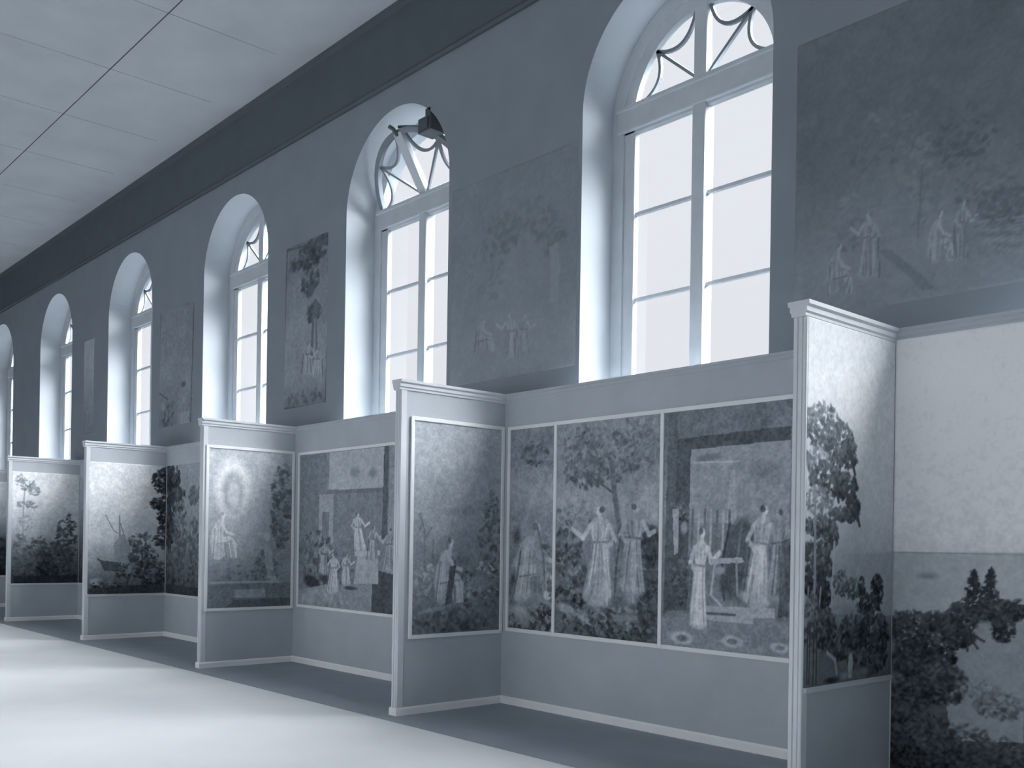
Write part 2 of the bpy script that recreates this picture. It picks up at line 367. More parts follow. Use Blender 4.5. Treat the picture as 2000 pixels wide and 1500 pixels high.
# ---------------------------------------------------------------- printed murals: drawn on fine meshes in panel coordinates
class Paint:
    """tone field over a panel; a = metres along the panel, z = height"""
    def __init__(s, a0, a1, z0, z1, res, stops, seed):
        s.na = max(int((a1 - a0)/res), 8) + 1; s.nz = max(int((z1 - z0)/res), 8) + 1
        s.a = np.linspace(a0, a1, s.na); s.z = np.linspace(z0, z1, s.nz)
        s.A, s.Z = np.meshgrid(s.a, s.z); s.rng = np.random.default_rng(seed)
        zs = [p[0] for p in stops]; ts = [p[1] for p in stops]
        s.T = np.interp(s.Z, zs, ts)
    def noise(s, cell, amp, sa=1.0):
        na = max(int((s.a[-1]-s.a[0])/(cell*sa)), 1) + 2; nz = max(int((s.z[-1]-s.z[0])/cell), 1) + 2
        g = s.rng.uniform(-1, 1, (nz, na)); u = np.linspace(0, na - 1.001, s.na); v = np.linspace(0, nz - 1.001, s.nz)
        i = u.astype(int); j = v.astype(int); fu = u - i; fv = (v - j)[:, None]
        fu = fu*fu*(3 - 2*fu); fv = fv*fv*(3 - 2*fv)
        s.T += amp*((g[j][:, i]*(1-fu) + g[j][:, i+1]*fu)*(1-fv) + (g[j+1][:, i]*(1-fu) + g[j+1][:, i+1]*fu)*fv)
    def win(s, a0, a1, z0, z1):
        i0, i1 = np.searchsorted(s.a, [a0, a1]); j0, j1 = np.searchsorted(s.z, [z0, z1])
        return slice(j0, j1), slice(i0, i1)
    def e(s, a, z, ra, rz, rot, t, soft=0.25, op=1.0):
        r = max(ra, rz)*1.05; w = s.win(a - r, a + r, z - r, z + r); A = s.A[w] - a; Z = s.Z[w] - z
        if A.size == 0: return
        c, k = math.cos(rot), math.sin(rot); d = np.hypot((A*c + Z*k)/ra, (-A*k + Z*c)/rz)
        m = np.clip((1 - d)/max(soft, 0.02), 0, 1)*op; s.T[w] = s.T[w]*(1 - m) + t*m
    def p(s, pts, t, op=1.0):
        P = np.array(pts); w = s.win(P[:, 0].min(), P[:, 0].max(), P[:, 1].min(), P[:, 1].max()); A = s.A[w]; Z = s.Z[w]
        if A.size == 0: return
        ins = np.zeros(A.shape, bool); n = len(P)
        for i in range(n):
            (xa, za), (xb, zb) = P[i], P[(i+1) % n]
            if za == zb: continue
            ins ^= ((za > Z) != (zb > Z)) & (A < (xb - xa)*(Z - za)/(zb - za) + xa)
        s.T[w] = np.where(ins, s.T[w]*(1 - op) + t*op, s.T[w])
    def l(s, pts, wd, t, op=1.0):
        for (xa, za), (xb, zb) in zip(pts[:-1], pts[1:]):
            w = s.win(min(xa, xb) - wd, max(xa, xb) + wd, min(za, zb) - wd, max(za, zb) + wd); A = s.A[w]; Z = s.Z[w]
            if A.size == 0: continue
            dx, dz = xb - xa, zb - za; q = np.clip(((A - xa)*dx + (Z - za)*dz)/(dx*dx + dz*dz + 1e-9), 0, 1)
            d = np.hypot(A - xa - q*dx, Z - za - q*dz); m = np.clip((1 - d/wd)*2, 0, 1)*op
            s.T[w] = s.T[w]*(1 - m) + t*m
    def f(s, a, z, ra, rz, t, n, size, jit=0.10, op=0.8):
        """foliage: a cloud of small leaf strokes, lighter towards the top of each clump"""
        for k in range(n):
            th = s.rng.uniform(0, 2*math.pi); r = math.sqrt(s.rng.uniform(0, 1))
            x, y = a + ra*r*math.cos(th), z + rz*r*math.sin(th); q = size*s.rng.uniform(0.6, 1.4)
            s.e(x, y, q, q*0.55, s.rng.uniform(-1.2, 1.2), t + jit*s.rng.uniform(-1, 1) + jit*0.5*r*math.sin(th), 0.5, op)
def mural(key, plane, c, rect, res, stops, ops, label, group=None, cat='mural', border=None, seed=1, grain=0.03, name='mural_print', bpos=(), cloud=1.0, contrast=1.2):
    a0, a1, z0, z1 = rect
    pt = Paint(a0, a1, z0, z1, res, stops, seed)
    pt.noise(0.35, 0.02*cloud); pt.noise(0.12, 0.016*cloud)
    for o in ops: getattr(pt, o[0])(*o[1:])
    pt.noise(0.05, grain); pt.noise(0.018, grain*1.3); pt.noise(res*1.2, grain*0.8)
    mid = float(pt.T.mean()); T = np.clip(mid + (pt.T - mid)*contrast, 0.12, 0.97); nz, na = T.shape
    A, Z = pt.A, pt.Z; O = np.full(A.shape, 0.005)
    O[0, :] = O[-1, :] = 0.0; O[:, 0] = O[:, -1] = 0.0             # edges turned back to the board
    if plane == 'back': V = np.stack([A, c - O, Z], -1)
    else: V = np.stack([c + O, A, Z], -1)
    org = np.array([(a0 + a1)/2, c, z0]) if plane == 'back' else np.array([c, (a0 + a1)/2, z0])
    V = V.reshape(-1, 3) - org
    idx = np.arange(nz*na).reshape(nz, na)
    F = np.stack([idx[:-1, :-1], idx[:-1, 1:], idx[1:, 1:], idx[1:, :-1]], -1).reshape(-1, 4)
    me = D.meshes.new('print'); me.vertices.add(len(V)); me.vertices.foreach_set('co', V.astype(np.float32).ravel())
    me.loops.add(F.size); me.loops.foreach_set('vertex_index', F.astype(np.int32).ravel())
    me.polygons.add(len(F)); me.polygons.foreach_set('loop_start', np.arange(0, F.size, 4, dtype=np.int32))
    me.update(calc_edges=True)
    lin = T.ravel()**2.2; k = 1 - lin; C = np.stack([lin*(1 - 0.17*k), lin, np.minimum(lin*(1 + 0.16*k), 1), np.ones_like(lin)], -1)
    at = me.color_attributes.new('print', 'FLOAT_COLOR', 'POINT'); at.data.foreach_set('color', C.astype(np.float32).ravel())
    me.materials.append(M['paper'])
    if not border:
        ob = D.objects.new(name, me); COL.objects.link(ob); ob.location = org
        return tag(ob, label, cat, group)
    root = thing(name, label, cat, org, group)
    ob = D.objects.new('canvas', me); COL.objects.link(ob); ob.parent = root
    w = border; h = 0.016
    def strip(p0, p1, q0, q1):
        m = MB()
        if plane == 'back': m.box(p0, p1, c - h, c, q0, q1, 0.004)
        else: m.box(c, c + h, p0, p1, q0, q1, 0.004)
        m.build('border_strip', M['border'], root)
    L_, R_, T_, B_ = [s in bpos for s in 'LRTB']
    if L_: strip(a0 - w/2, a0 + w/2, z0 - w/2, z1 + w/2)
    if R_: strip(a1 - w/2, a1 + w/2, z0 - w/2, z1 + w/2)
    xa = a0 + w/2 if L_ else a0 - w/2; xb = a1 - w/2 if R_ else a1
    strip(xa, xb, z1 - w/2, z1 + w/2); strip(xa, xb, z0 - w/2, z0 + w/2)
    return root

# pictures: strokes are in metres on each panel (along, up)
mural('scene_left', 'back', -0.211, (-6.79, -6.196, 0.7, 2.56), 0.006, [(0.664, 0.54), (1.129, 0.56), (1.592, 0.62), (1.962, 0.66), (2.24, 0.6), (2.563, 0.6)], [
    ('e', -6.449, 2.332, 0.229, 0.12, 0.0, 0.52, 0.9, 0.6), ('f', -6.45, 2.309, 0.175, 0.102, 0.52, 50, 0.04, 0.1, 0.8), ('e', -6.491, 1.964, 0.406, 0.278, 0.0, 0.7, 0.9, 0.5),
    ('p', [(-6.786, 0.884), (-6.684, 1.03), (-6.476, 1.082), (-6.278, 1.019), (-6.15, 0.955), (-6.156, 0.684), (-6.791, 0.67)], 0.6, 1.0), ('f', -6.483, 0.781, 0.311, 0.102, 0.48, 120, 0.04, 0.14, 0.8), ('e', -6.605, 1.024, 0.148, 0.08, 0.0, 0.681, 0.35, 0.9),
    ('e', -6.608, 1.061, 0.15, 0.082, 0.0, 0.706, 0.35, 0.9), ('e', -6.61, 1.098, 0.153, 0.083, 0.0, 0.726, 0.35, 0.9), ('e', -6.613, 1.135, 0.155, 0.084, 0.0, 0.712, 0.35, 0.9),
    ('e', -6.616, 1.172, 0.157, 0.085, 0.0, 0.691, 0.35, 0.9), ('e', -6.619, 1.209, 0.16, 0.087, 0.0, 0.686, 0.35, 0.9), ('e', -6.619, 1.209, 0.16, 0.087, 0.0, 0.719, 0.35, 0.9),
    ('e', -6.608, 1.245, 0.155, 0.084, 0.0, 0.701, 0.35, 0.9), ('e', -6.598, 1.281, 0.15, 0.082, 0.0, 0.714, 0.35, 0.9), ('e', -6.587, 1.316, 0.145, 0.079, 0.0, 0.721, 0.35, 0.9),
    ('e', -6.577, 1.352, 0.141, 0.077, 0.0, 0.687, 0.35, 0.9), ('e', -6.566, 1.387, 0.136, 0.074, 0.0, 0.691, 0.35, 0.9), ('e', -6.566, 1.387, 0.136, 0.074, 0.0, 0.697, 0.35, 0.9),
    ('e', -6.548, 1.413, 0.132, 0.072, 0.0, 0.686, 0.35, 0.9), ('e', -6.53, 1.439, 0.128, 0.07, 0.0, 0.72, 0.35, 0.9), ('e', -6.512, 1.465, 0.125, 0.068, 0.0, 0.71, 0.35, 0.9),
    ('e', -6.494, 1.491, 0.121, 0.066, 0.0, 0.721, 0.35, 0.9), ('e', -6.476, 1.517, 0.117, 0.064, 0.0, 0.716, 0.35, 0.9), ('e', -6.591, 1.24, 0.125, 0.068, 0.0, 0.746, 0.35, 0.9),
    ('e', -6.54, 1.247, 0.119, 0.065, 0.0, 0.743, 0.35, 0.9), ('e', -6.489, 1.254, 0.114, 0.063, 0.0, 0.734, 0.35, 0.9), ('e', -6.439, 1.26, 0.109, 0.06, 0.0, 0.756, 0.35, 0.9),
    ('e', -6.39, 1.267, 0.103, 0.057, 0.0, 0.742, 0.35, 0.9), ('e', -6.34, 1.274, 0.098, 0.054, 0.0, 0.768, 0.35, 0.9), ('e', -6.34, 1.274, 0.098, 0.054, 0.0, 0.713, 0.35, 0.9),
    ('e', -6.321, 1.259, 0.095, 0.053, 0.0, 0.734, 0.35, 0.9), ('e', -6.302, 1.244, 0.091, 0.051, 0.0, 0.714, 0.35, 0.9), ('e', -6.283, 1.229, 0.087, 0.049, 0.0, 0.727, 0.35, 0.9),
    ('e', -6.264, 1.214, 0.084, 0.047, 0.0, 0.713, 0.35, 0.9), ('e', -6.244, 1.199, 0.08, 0.045, 0.0, 0.765, 0.35, 0.9), ('e', -6.244, 1.199, 0.08, 0.045, 0.0, 0.726, 0.35, 0.9),
    ('e', -6.246, 1.166, 0.079, 0.044, 0.0, 0.714, 0.35, 0.9), ('e', -6.247, 1.133, 0.078, 0.044, 0.0, 0.735, 0.35, 0.9), ('e', -6.248, 1.1, 0.077, 0.043, 0.0, 0.721, 0.35, 0.9),
    ('e', -6.249, 1.067, 0.076, 0.043, 0.0, 0.744, 0.35, 0.9), ('e', -6.25, 1.034, 0.075, 0.042, 0.0, 0.768, 0.35, 0.9), ('l', [(-6.597, 1.472), (-6.635, 1.36), (-6.664, 1.247), (-6.685, 1.134), (-6.697, 1.021)], 0.013, 0.61, 0.7),
    ('l', [(-6.543, 1.456), (-6.563, 1.349), (-6.582, 1.241), (-6.6, 1.132), (-6.616, 1.023)], 0.013, 0.79, 0.7), ('l', [(-6.489, 1.441), (-6.498, 1.337), (-6.509, 1.234), (-6.522, 1.13), (-6.537, 1.026)], 0.013, 0.58, 0.7), ('l', [(-6.436, 1.425), (-6.44, 1.326), (-6.445, 1.227), (-6.451, 1.128), (-6.458, 1.028)], 0.013, 0.61, 0.7),
    ('l', [(-6.383, 1.41), (-6.388, 1.315), (-6.389, 1.22), (-6.387, 1.125), (-6.381, 1.03)], 0.013, 0.61, 0.7), ('l', [(-6.34, 1.274), (-6.326, 1.208), (-6.318, 1.142), (-6.315, 1.076), (-6.319, 1.009)], 0.013, 0.58, 0.7), ('l', [(-6.308, 1.274), (-6.3, 1.208), (-6.293, 1.142), (-6.286, 1.076), (-6.281, 1.011)], 0.013, 0.78, 0.7),
    ('l', [(-6.275, 1.274), (-6.259, 1.209), (-6.248, 1.143), (-6.243, 1.077), (-6.243, 1.012)], 0.013, 0.8, 0.7), ('l', [(-6.243, 1.274), (-6.238, 1.209), (-6.23, 1.143), (-6.219, 1.078), (-6.206, 1.013)], 0.013, 0.58, 0.7), ('l', [(-6.622, 1.194), (-6.536, 1.206), (-6.447, 1.219), (-6.354, 1.232), (-6.259, 1.244)], 0.013, 0.56, 0.7),
    ('l', [(-6.457, 1.502), (-6.367, 1.379), (-6.218, 1.349)], 0.032, 0.79, 0.8), ('l', [(-6.425, 1.534), (-6.401, 1.638)], 0.035, 0.76, 0.9), ('e', -6.401, 1.638, 0.055, 0.049, 0.0, 0.81, 0.35, 1.0),
    ('e', -6.425, 1.652, 0.05, 0.044, -0.3, 0.44, 0.5, 0.85), ('l', [(-6.377, 1.647), (-6.367, 1.646)], 0.006, 0.62, 0.6), ('l', [(-6.616, 1.426), (-6.634, 1.31), (-6.658, 1.193), (-6.691, 1.076), (-6.731, 0.958)], 0.015, 0.5, 0.7),
    ('e', -6.363, 1.384, 0.106, 0.367, 0.25, 0.64, 0.5, 0.8), ('l', [(-6.397, 1.637), (-6.322, 1.406), (-6.29, 1.087)], 0.017, 0.5, 0.6), ('e', -6.672, 1.558, 0.07, 0.113, 0.0, 0.46, 0.7, 1.0),
    ('e', -6.724, 1.147, 0.056, 0.161, -0.2, 0.44, 0.8, 1.0), ('e', -6.295, 1.47, 0.066, 0.037, 0.0, 0.46, 0.6, 1.0), ('e', -6.604, 0.863, 0.166, 0.075, -0.3, 0.7, 0.6, 0.9),
    ('e', -6.551, 0.8, 0.096, 0.065, 0.0, 0.62, 0.6, 0.9), ('f', -6.307, 0.904, 0.105, 0.064, 0.4, 40, 0.028, 0.1, 0.8), ('f', -6.209, 1.225, 0.052, 0.272, 0.52, 40, 0.033, 0.1, 0.8)],
    'narrow white-bordered scene of a seated robed figure, left of three on the long partition', border=0.034, bpos='L', seed=3, group='three white-bordered scenes on the long back partition', contrast=1.35)
mural('scene_mid', 'back', -0.211, (-6.177, -4.995, 0.7, 2.56), 0.006, [(0.677, 0.46), (1.148, 0.52), (1.575, 0.6), (1.831, 0.66), (2.172, 0.62), (2.598, 0.62)], [
    ('f', -5.749, 2.341, 0.358, 0.174, 0.52, 90, 0.041, 0.08, 0.8), ('f', -5.457, 2.401, 0.396, 0.152, 0.56, 90, 0.04, 0.08, 0.8), ('f', -5.814, 2.106, 0.241, 0.131, 0.5, 90, 0.042, 0.08, 0.8),
    ('f', -5.518, 2.172, 0.286, 0.153, 0.54, 90, 0.04, 0.08, 0.8), ('f', -5.182, 2.313, 0.215, 0.206, 0.58, 90, 0.038, 0.08, 0.8), ('f', -5.934, 2.247, 0.16, 0.177, 0.56, 90, 0.042, 0.08, 0.8),
    ('l', [(-5.518, 2.172), (-5.467, 1.871), (-5.39, 1.488)], 0.035, 0.52, 1.0), ('l', [(-5.467, 1.914), (-5.755, 2.08)], 0.015, 0.5, 1.0), ('e', -5.126, 1.897, 0.128, 0.247, -0.5, 0.7, 0.8, 0.7),
    ('e', -5.065, 1.731, 0.084, 0.098, 0.0, 0.72, 0.8, 0.7), ('f', -5.945, 1.716, 0.21, 0.177, 0.6, 60, 0.042, 0.1, 0.8), ('f', -6.013, 1.45, 0.162, 0.223, 0.46, 120, 0.043, 0.12, 0.8),
    ('f', -5.957, 1.139, 0.247, 0.222, 0.48, 200, 0.042, 0.14, 0.8), ('f', -5.096, 1.239, 0.106, 0.451, 0.44, 220, 0.038, 0.1, 0.8), ('f', -5.488, 0.83, 0.569, 0.145, 0.46, 300, 0.04, 0.16, 0.8),
    ('f', -5.08, 1.485, 0.079, 0.164, 0.4, 140, 0.037, 0.06, 0.8), ('f', -5.1, 1.034, 0.106, 0.246, 0.42, 200, 0.038, 0.08, 0.8), ('e', -5.885, 1.626, 0.073, 0.132, 0.0, 0.64, 0.8, 1.0),
    ('e', -5.671, 1.062, 0.165, 0.097, 0.0, 0.705, 0.35, 0.9), ('e', -5.665, 1.093, 0.163, 0.096, 0.0, 0.699, 0.35, 0.9), ('e', -5.659, 1.124, 0.16, 0.094, 0.0, 0.711, 0.35, 0.9),
    ('e', -5.654, 1.155, 0.157, 0.093, 0.0, 0.707, 0.35, 0.9), ('e', -5.648, 1.186, 0.154, 0.091, 0.0, 0.74, 0.35, 0.9), ('e', -5.642, 1.217, 0.152, 0.09, 0.0, 0.713, 0.35, 0.9),
    ('e', -5.642, 1.217, 0.152, 0.09, 0.0, 0.734, 0.35, 0.9), ('e', -5.639, 1.254, 0.145, 0.086, 0.0, 0.734, 0.35, 0.9), ('e', -5.636, 1.291, 0.139, 0.082, 0.0, 0.696, 0.35, 0.9),
    ('e', -5.632, 1.328, 0.133, 0.078, 0.0, 0.723, 0.35, 0.9), ('e', -5.629, 1.366, 0.126, 0.075, 0.0, 0.692, 0.35, 0.9), ('e', -5.626, 1.403, 0.12, 0.071, 0.0, 0.706, 0.35, 0.9),
    ('e', -5.626, 1.403, 0.12, 0.071, 0.0, 0.704, 0.35, 0.9), ('e', -5.628, 1.427, 0.116, 0.069, 0.0, 0.729, 0.35, 0.9), ('e', -5.63, 1.452, 0.112, 0.066, 0.0, 0.742, 0.35, 0.9),
    ('e', -5.632, 1.476, 0.109, 0.064, 0.0, 0.736, 0.35, 0.9), ('e', -5.634, 1.5, 0.105, 0.062, 0.0, 0.725, 0.35, 0.9), ('e', -5.636, 1.525, 0.101, 0.06, 0.0, 0.699, 0.35, 0.9),
    ('e', -5.636, 1.525, 0.101, 0.06, 0.0, 0.739, 0.35, 0.9), ('e', -5.635, 1.551, 0.106, 0.063, 0.0, 0.744, 0.35, 0.9), ('e', -5.635, 1.576, 0.111, 0.066, 0.0, 0.696, 0.35, 0.9),
    ('e', -5.634, 1.602, 0.116, 0.069, 0.0, 0.715, 0.35, 0.9), ('e', -5.634, 1.628, 0.121, 0.072, 0.0, 0.724, 0.35, 0.9), ('e', -5.633, 1.654, 0.126, 0.075, 0.0, 0.707, 0.35, 0.9),
    ('e', -5.633, 1.654, 0.126, 0.075, 0.0, 0.734, 0.35, 0.9), ('e', -5.633, 1.661, 0.12, 0.071, 0.0, 0.714, 0.35, 0.9), ('e', -5.633, 1.667, 0.114, 0.067, 0.0, 0.722, 0.35, 0.9),
    ('e', -5.633, 1.674, 0.107, 0.063, 0.0, 0.721, 0.35, 0.9), ('e', -5.633, 1.68, 0.101, 0.06, 0.0, 0.728, 0.35, 0.9), ('e', -5.633, 1.687, 0.095, 0.056, 0.0, 0.706, 0.35, 0.9),
    ('l', [(-5.561, 1.491), (-5.546, 1.383), (-5.532, 1.274), (-5.519, 1.166), (-5.507, 1.058)], 0.013, 0.82, 0.7), ('l', [(-5.58, 1.492), (-5.576, 1.383), (-5.567, 1.274), (-5.554, 1.166), (-5.536, 1.057)], 0.013, 0.8, 0.7), ('l', [(-5.599, 1.492), (-5.599, 1.383), (-5.599, 1.274), (-5.597, 1.165), (-5.594, 1.056)], 0.013, 0.8, 0.7),
    ('l', [(-5.618, 1.492), (-5.605, 1.383), (-5.601, 1.274), (-5.604, 1.165), (-5.615, 1.055)], 0.013, 0.62, 0.7), ('l', [(-5.637, 1.492), (-5.638, 1.383), (-5.642, 1.273), (-5.649, 1.164), (-5.659, 1.054)], 0.013, 0.62, 0.7), ('l', [(-5.656, 1.492), (-5.675, 1.383), (-5.69, 1.273), (-5.701, 1.163), (-5.708, 1.052)], 0.013, 0.8, 0.7),
    ('l', [(-5.675, 1.493), (-5.689, 1.383), (-5.705, 1.273), (-5.724, 1.162), (-5.745, 1.051)], 0.013, 0.62, 0.7), ('l', [(-5.694, 1.493), (-5.705, 1.383), (-5.723, 1.273), (-5.749, 1.162), (-5.783, 1.05)], 0.013, 0.82, 0.7), ('l', [(-5.713, 1.493), (-5.74, 1.383), (-5.767, 1.272), (-5.794, 1.161), (-5.821, 1.049)], 0.014, 0.6, 0.7),
    ('l', [(-5.545, 1.668), (-5.559, 1.632), (-5.57, 1.596), (-5.579, 1.56), (-5.586, 1.524)], 0.013, 0.8, 0.7), ('l', [(-5.601, 1.67), (-5.597, 1.633), (-5.6, 1.597), (-5.608, 1.561), (-5.623, 1.524)], 0.013, 0.8, 0.7), ('l', [(-5.658, 1.671), (-5.654, 1.634), (-5.653, 1.598), (-5.655, 1.561), (-5.661, 1.525)], 0.013, 0.62, 0.7),
    ('l', [(-5.716, 1.673), (-5.722, 1.636), (-5.722, 1.599), (-5.714, 1.562), (-5.7, 1.525)], 0.014, 0.8, 0.7), ('l', [(-5.523, 1.523), (-5.579, 1.521), (-5.636, 1.519), (-5.693, 1.516), (-5.751, 1.514)], 0.013, 0.59, 0.7), ('l', [(-5.742, 1.665), (-5.829, 1.552), (-5.96, 1.629)], 0.029, 0.82, 0.85),
    ('l', [(-5.527, 1.66), (-5.467, 1.538), (-5.562, 1.467)], 0.028, 0.77, 0.8), ('l', [(-5.633, 1.691), (-5.643, 1.78)], 0.029, 0.78, 0.9), ('e', -5.643, 1.78, 0.048, 0.042, 0.0, 0.83, 0.35, 1.0),
    ('e', -5.615, 1.79, 0.043, 0.037, 0.3, 0.43, 0.5, 0.85), ('l', [(-5.669, 1.791), (-5.681, 1.791)], 0.007, 0.64, 0.6), ('l', [(-5.474, 1.522), (-5.458, 1.403), (-5.448, 1.283), (-5.444, 1.164), (-5.447, 1.044)], 0.015, 0.52, 0.7),
    ('e', -5.259, 1.135, 0.14, 0.086, 0.0, 0.621, 0.35, 0.9), ('e', -5.262, 1.163, 0.138, 0.084, 0.0, 0.66, 0.35, 0.9), ('e', -5.265, 1.192, 0.136, 0.083, 0.0, 0.664, 0.35, 0.9),
    ('e', -5.268, 1.22, 0.134, 0.082, 0.0, 0.624, 0.35, 0.9), ('e', -5.271, 1.249, 0.132, 0.081, 0.0, 0.618, 0.35, 0.9), ('e', -5.274, 1.277, 0.13, 0.079, 0.0, 0.613, 0.35, 0.9),
    ('e', -5.274, 1.277, 0.13, 0.079, 0.0, 0.637, 0.35, 0.9), ('e', -5.274, 1.312, 0.125, 0.076, 0.0, 0.642, 0.35, 0.9), ('e', -5.275, 1.346, 0.119, 0.073, 0.0, 0.652, 0.35, 0.9),
    ('e', -5.276, 1.381, 0.114, 0.069, 0.0, 0.632, 0.35, 0.9), ('e', -5.276, 1.415, 0.108, 0.066, 0.0, 0.64, 0.35, 0.9), ('e', -5.277, 1.45, 0.103, 0.063, 0.0, 0.65, 0.35, 0.9),
    ('e', -5.277, 1.45, 0.103, 0.063, 0.0, 0.629, 0.35, 0.9), ('e', -5.274, 1.472, 0.1, 0.061, 0.0, 0.666, 0.35, 0.9), ('e', -5.27, 1.495, 0.096, 0.059, 0.0, 0.633, 0.35, 0.9),
    ('e', -5.267, 1.517, 0.093, 0.057, 0.0, 0.619, 0.35, 0.9), ('e', -5.264, 1.54, 0.09, 0.055, 0.0, 0.644, 0.35, 0.9), ('e', -5.261, 1.562, 0.086, 0.053, 0.0, 0.621, 0.35, 0.9),
    ('e', -5.261, 1.562, 0.086, 0.053, 0.0, 0.644, 0.35, 0.9), ('e', -5.26, 1.586, 0.091, 0.055, 0.0, 0.637, 0.35, 0.9), ('e', -5.259, 1.61, 0.095, 0.058, 0.0, 0.647, 0.35, 0.9),
    ('e', -5.258, 1.634, 0.099, 0.061, 0.0, 0.659, 0.35, 0.9), ('e', -5.256, 1.658, 0.104, 0.063, 0.0, 0.647, 0.35, 0.9), ('e', -5.255, 1.682, 0.108, 0.066, 0.0, 0.643, 0.35, 0.9),
    ('e', -5.255, 1.682, 0.108, 0.066, 0.0, 0.61, 0.35, 0.9), ('e', -5.255, 1.688, 0.102, 0.063, 0.0, 0.612, 0.35, 0.9), ('e', -5.255, 1.694, 0.097, 0.059, 0.0, 0.655, 0.35, 0.9),
    ('e', -5.254, 1.7, 0.092, 0.056, 0.0, 0.632, 0.35, 0.9), ('e', -5.254, 1.706, 0.086, 0.053, 0.0, 0.633, 0.35, 0.9), ('e', -5.254, 1.712, 0.081, 0.049, 0.0, 0.643, 0.35, 0.9),
    ('l', [(-5.328, 1.533), (-5.334, 1.431), (-5.347, 1.329), (-5.367, 1.227), (-5.395, 1.124)], 0.012, 0.52, 0.7), ('l', [(-5.311, 1.533), (-5.331, 1.431), (-5.348, 1.329), (-5.361, 1.227), (-5.369, 1.125)], 0.012, 0.7, 0.7), ('l', [(-5.295, 1.533), (-5.312, 1.431), (-5.324, 1.329), (-5.331, 1.227), (-5.333, 1.126)], 0.012, 0.52, 0.7),
    ('l', [(-5.278, 1.532), (-5.273, 1.431), (-5.275, 1.33), (-5.284, 1.228), (-5.299, 1.126)], 0.012, 0.72, 0.7), ('l', [(-5.262, 1.532), (-5.255, 1.431), (-5.253, 1.33), (-5.257, 1.229), (-5.268, 1.127)], 0.012, 0.72, 0.7), ('l', [(-5.246, 1.532), (-5.238, 1.431), (-5.235, 1.33), (-5.239, 1.229), (-5.248, 1.128)], 0.012, 0.74, 0.7),
    ('l', [(-5.23, 1.532), (-5.22, 1.431), (-5.212, 1.33), (-5.206, 1.229), (-5.202, 1.129)], 0.012, 0.52, 0.7), ('l', [(-5.214, 1.531), (-5.216, 1.431), (-5.211, 1.33), (-5.198, 1.229), (-5.177, 1.129)], 0.012, 0.7, 0.7), ('l', [(-5.198, 1.531), (-5.189, 1.431), (-5.178, 1.33), (-5.164, 1.23), (-5.147, 1.13)], 0.012, 0.7, 0.7),
    ('l', [(-5.331, 1.699), (-5.332, 1.665), (-5.328, 1.631), (-5.319, 1.597), (-5.304, 1.563)], 0.012, 0.54, 0.7), ('l', [(-5.282, 1.698), (-5.282, 1.664), (-5.28, 1.63), (-5.276, 1.596), (-5.272, 1.562)], 0.012, 0.54, 0.7), ('l', [(-5.233, 1.696), (-5.23, 1.663), (-5.23, 1.629), (-5.233, 1.595), (-5.239, 1.562)], 0.012, 0.72, 0.7),
    ('l', [(-5.185, 1.695), (-5.182, 1.661), (-5.185, 1.628), (-5.193, 1.594), (-5.207, 1.561)], 0.012, 0.72, 0.7), ('l', [(-5.359, 1.564), (-5.31, 1.56), (-5.261, 1.557), (-5.213, 1.553), (-5.165, 1.549)], 0.012, 0.51, 0.7), ('l', [(-5.164, 1.687), (-5.1, 1.582), (-5.046, 1.61)], 0.026, 0.74, 0.85),
    ('l', [(-5.348, 1.692), (-5.408, 1.58), (-5.329, 1.51)], 0.026, 0.69, 0.8), ('l', [(-5.254, 1.716), (-5.239, 1.797)], 0.026, 0.7, 0.9), ('e', -5.239, 1.797, 0.043, 0.039, 0.0, 0.75, 0.35, 1.0),
    ('e', -5.263, 1.809, 0.039, 0.034, -0.3, 0.43, 0.5, 0.85), ('l', [(-5.217, 1.806), (-5.207, 1.805)], 0.006, 0.56, 0.6), ('l', [(-5.403, 1.565), (-5.426, 1.451), (-5.443, 1.337), (-5.453, 1.222), (-5.458, 1.107)], 0.014, 0.44, 0.7),
    ('e', -5.716, 1.058, 0.178, 0.104, -0.5, 0.68, 0.6, 0.9), ('e', -5.563, 1.105, 0.104, 0.146, -0.1, 0.74, 0.6, 0.9), ('l', [(-5.778, 0.977), (-5.715, 1.101), (-5.689, 1.232)], 0.016, 0.58, 0.6),
    ('l', [(-5.542, 0.994), (-5.55, 1.191)], 0.015, 0.8, 0.6), ('e', -5.325, 1.153, 0.144, 0.067, -0.3, 0.68, 0.6, 0.9), ('e', -5.283, 1.062, 0.099, 0.067, 0.0, 0.62, 0.6, 0.9),
    ('l', [(-5.361, 1.026), (-5.334, 1.236)], 0.015, 0.54, 0.6), ('l', [(-5.261, 1.037), (-5.268, 1.229)], 0.014, 0.74, 0.6), ('e', -6.024, 0.937, 0.163, 0.054, -0.2, 0.66, 0.5, 1.0),
    ('e', -5.81, 0.858, 0.181, 0.035, -0.3, 0.64, 0.5, 1.0), ('e', -5.319, 0.901, 0.187, 0.05, 0.1, 0.56, 0.6, 1.0), ('f', -5.546, 0.784, 0.575, 0.111, 0.42, 160, 0.035, 0.12, 0.8)],
    'white-bordered scene of two robed figures under a tree, middle of three on the long partition', border=0.034, bpos='L', seed=4, group='three white-bordered scenes on the long back partition', contrast=1.35)
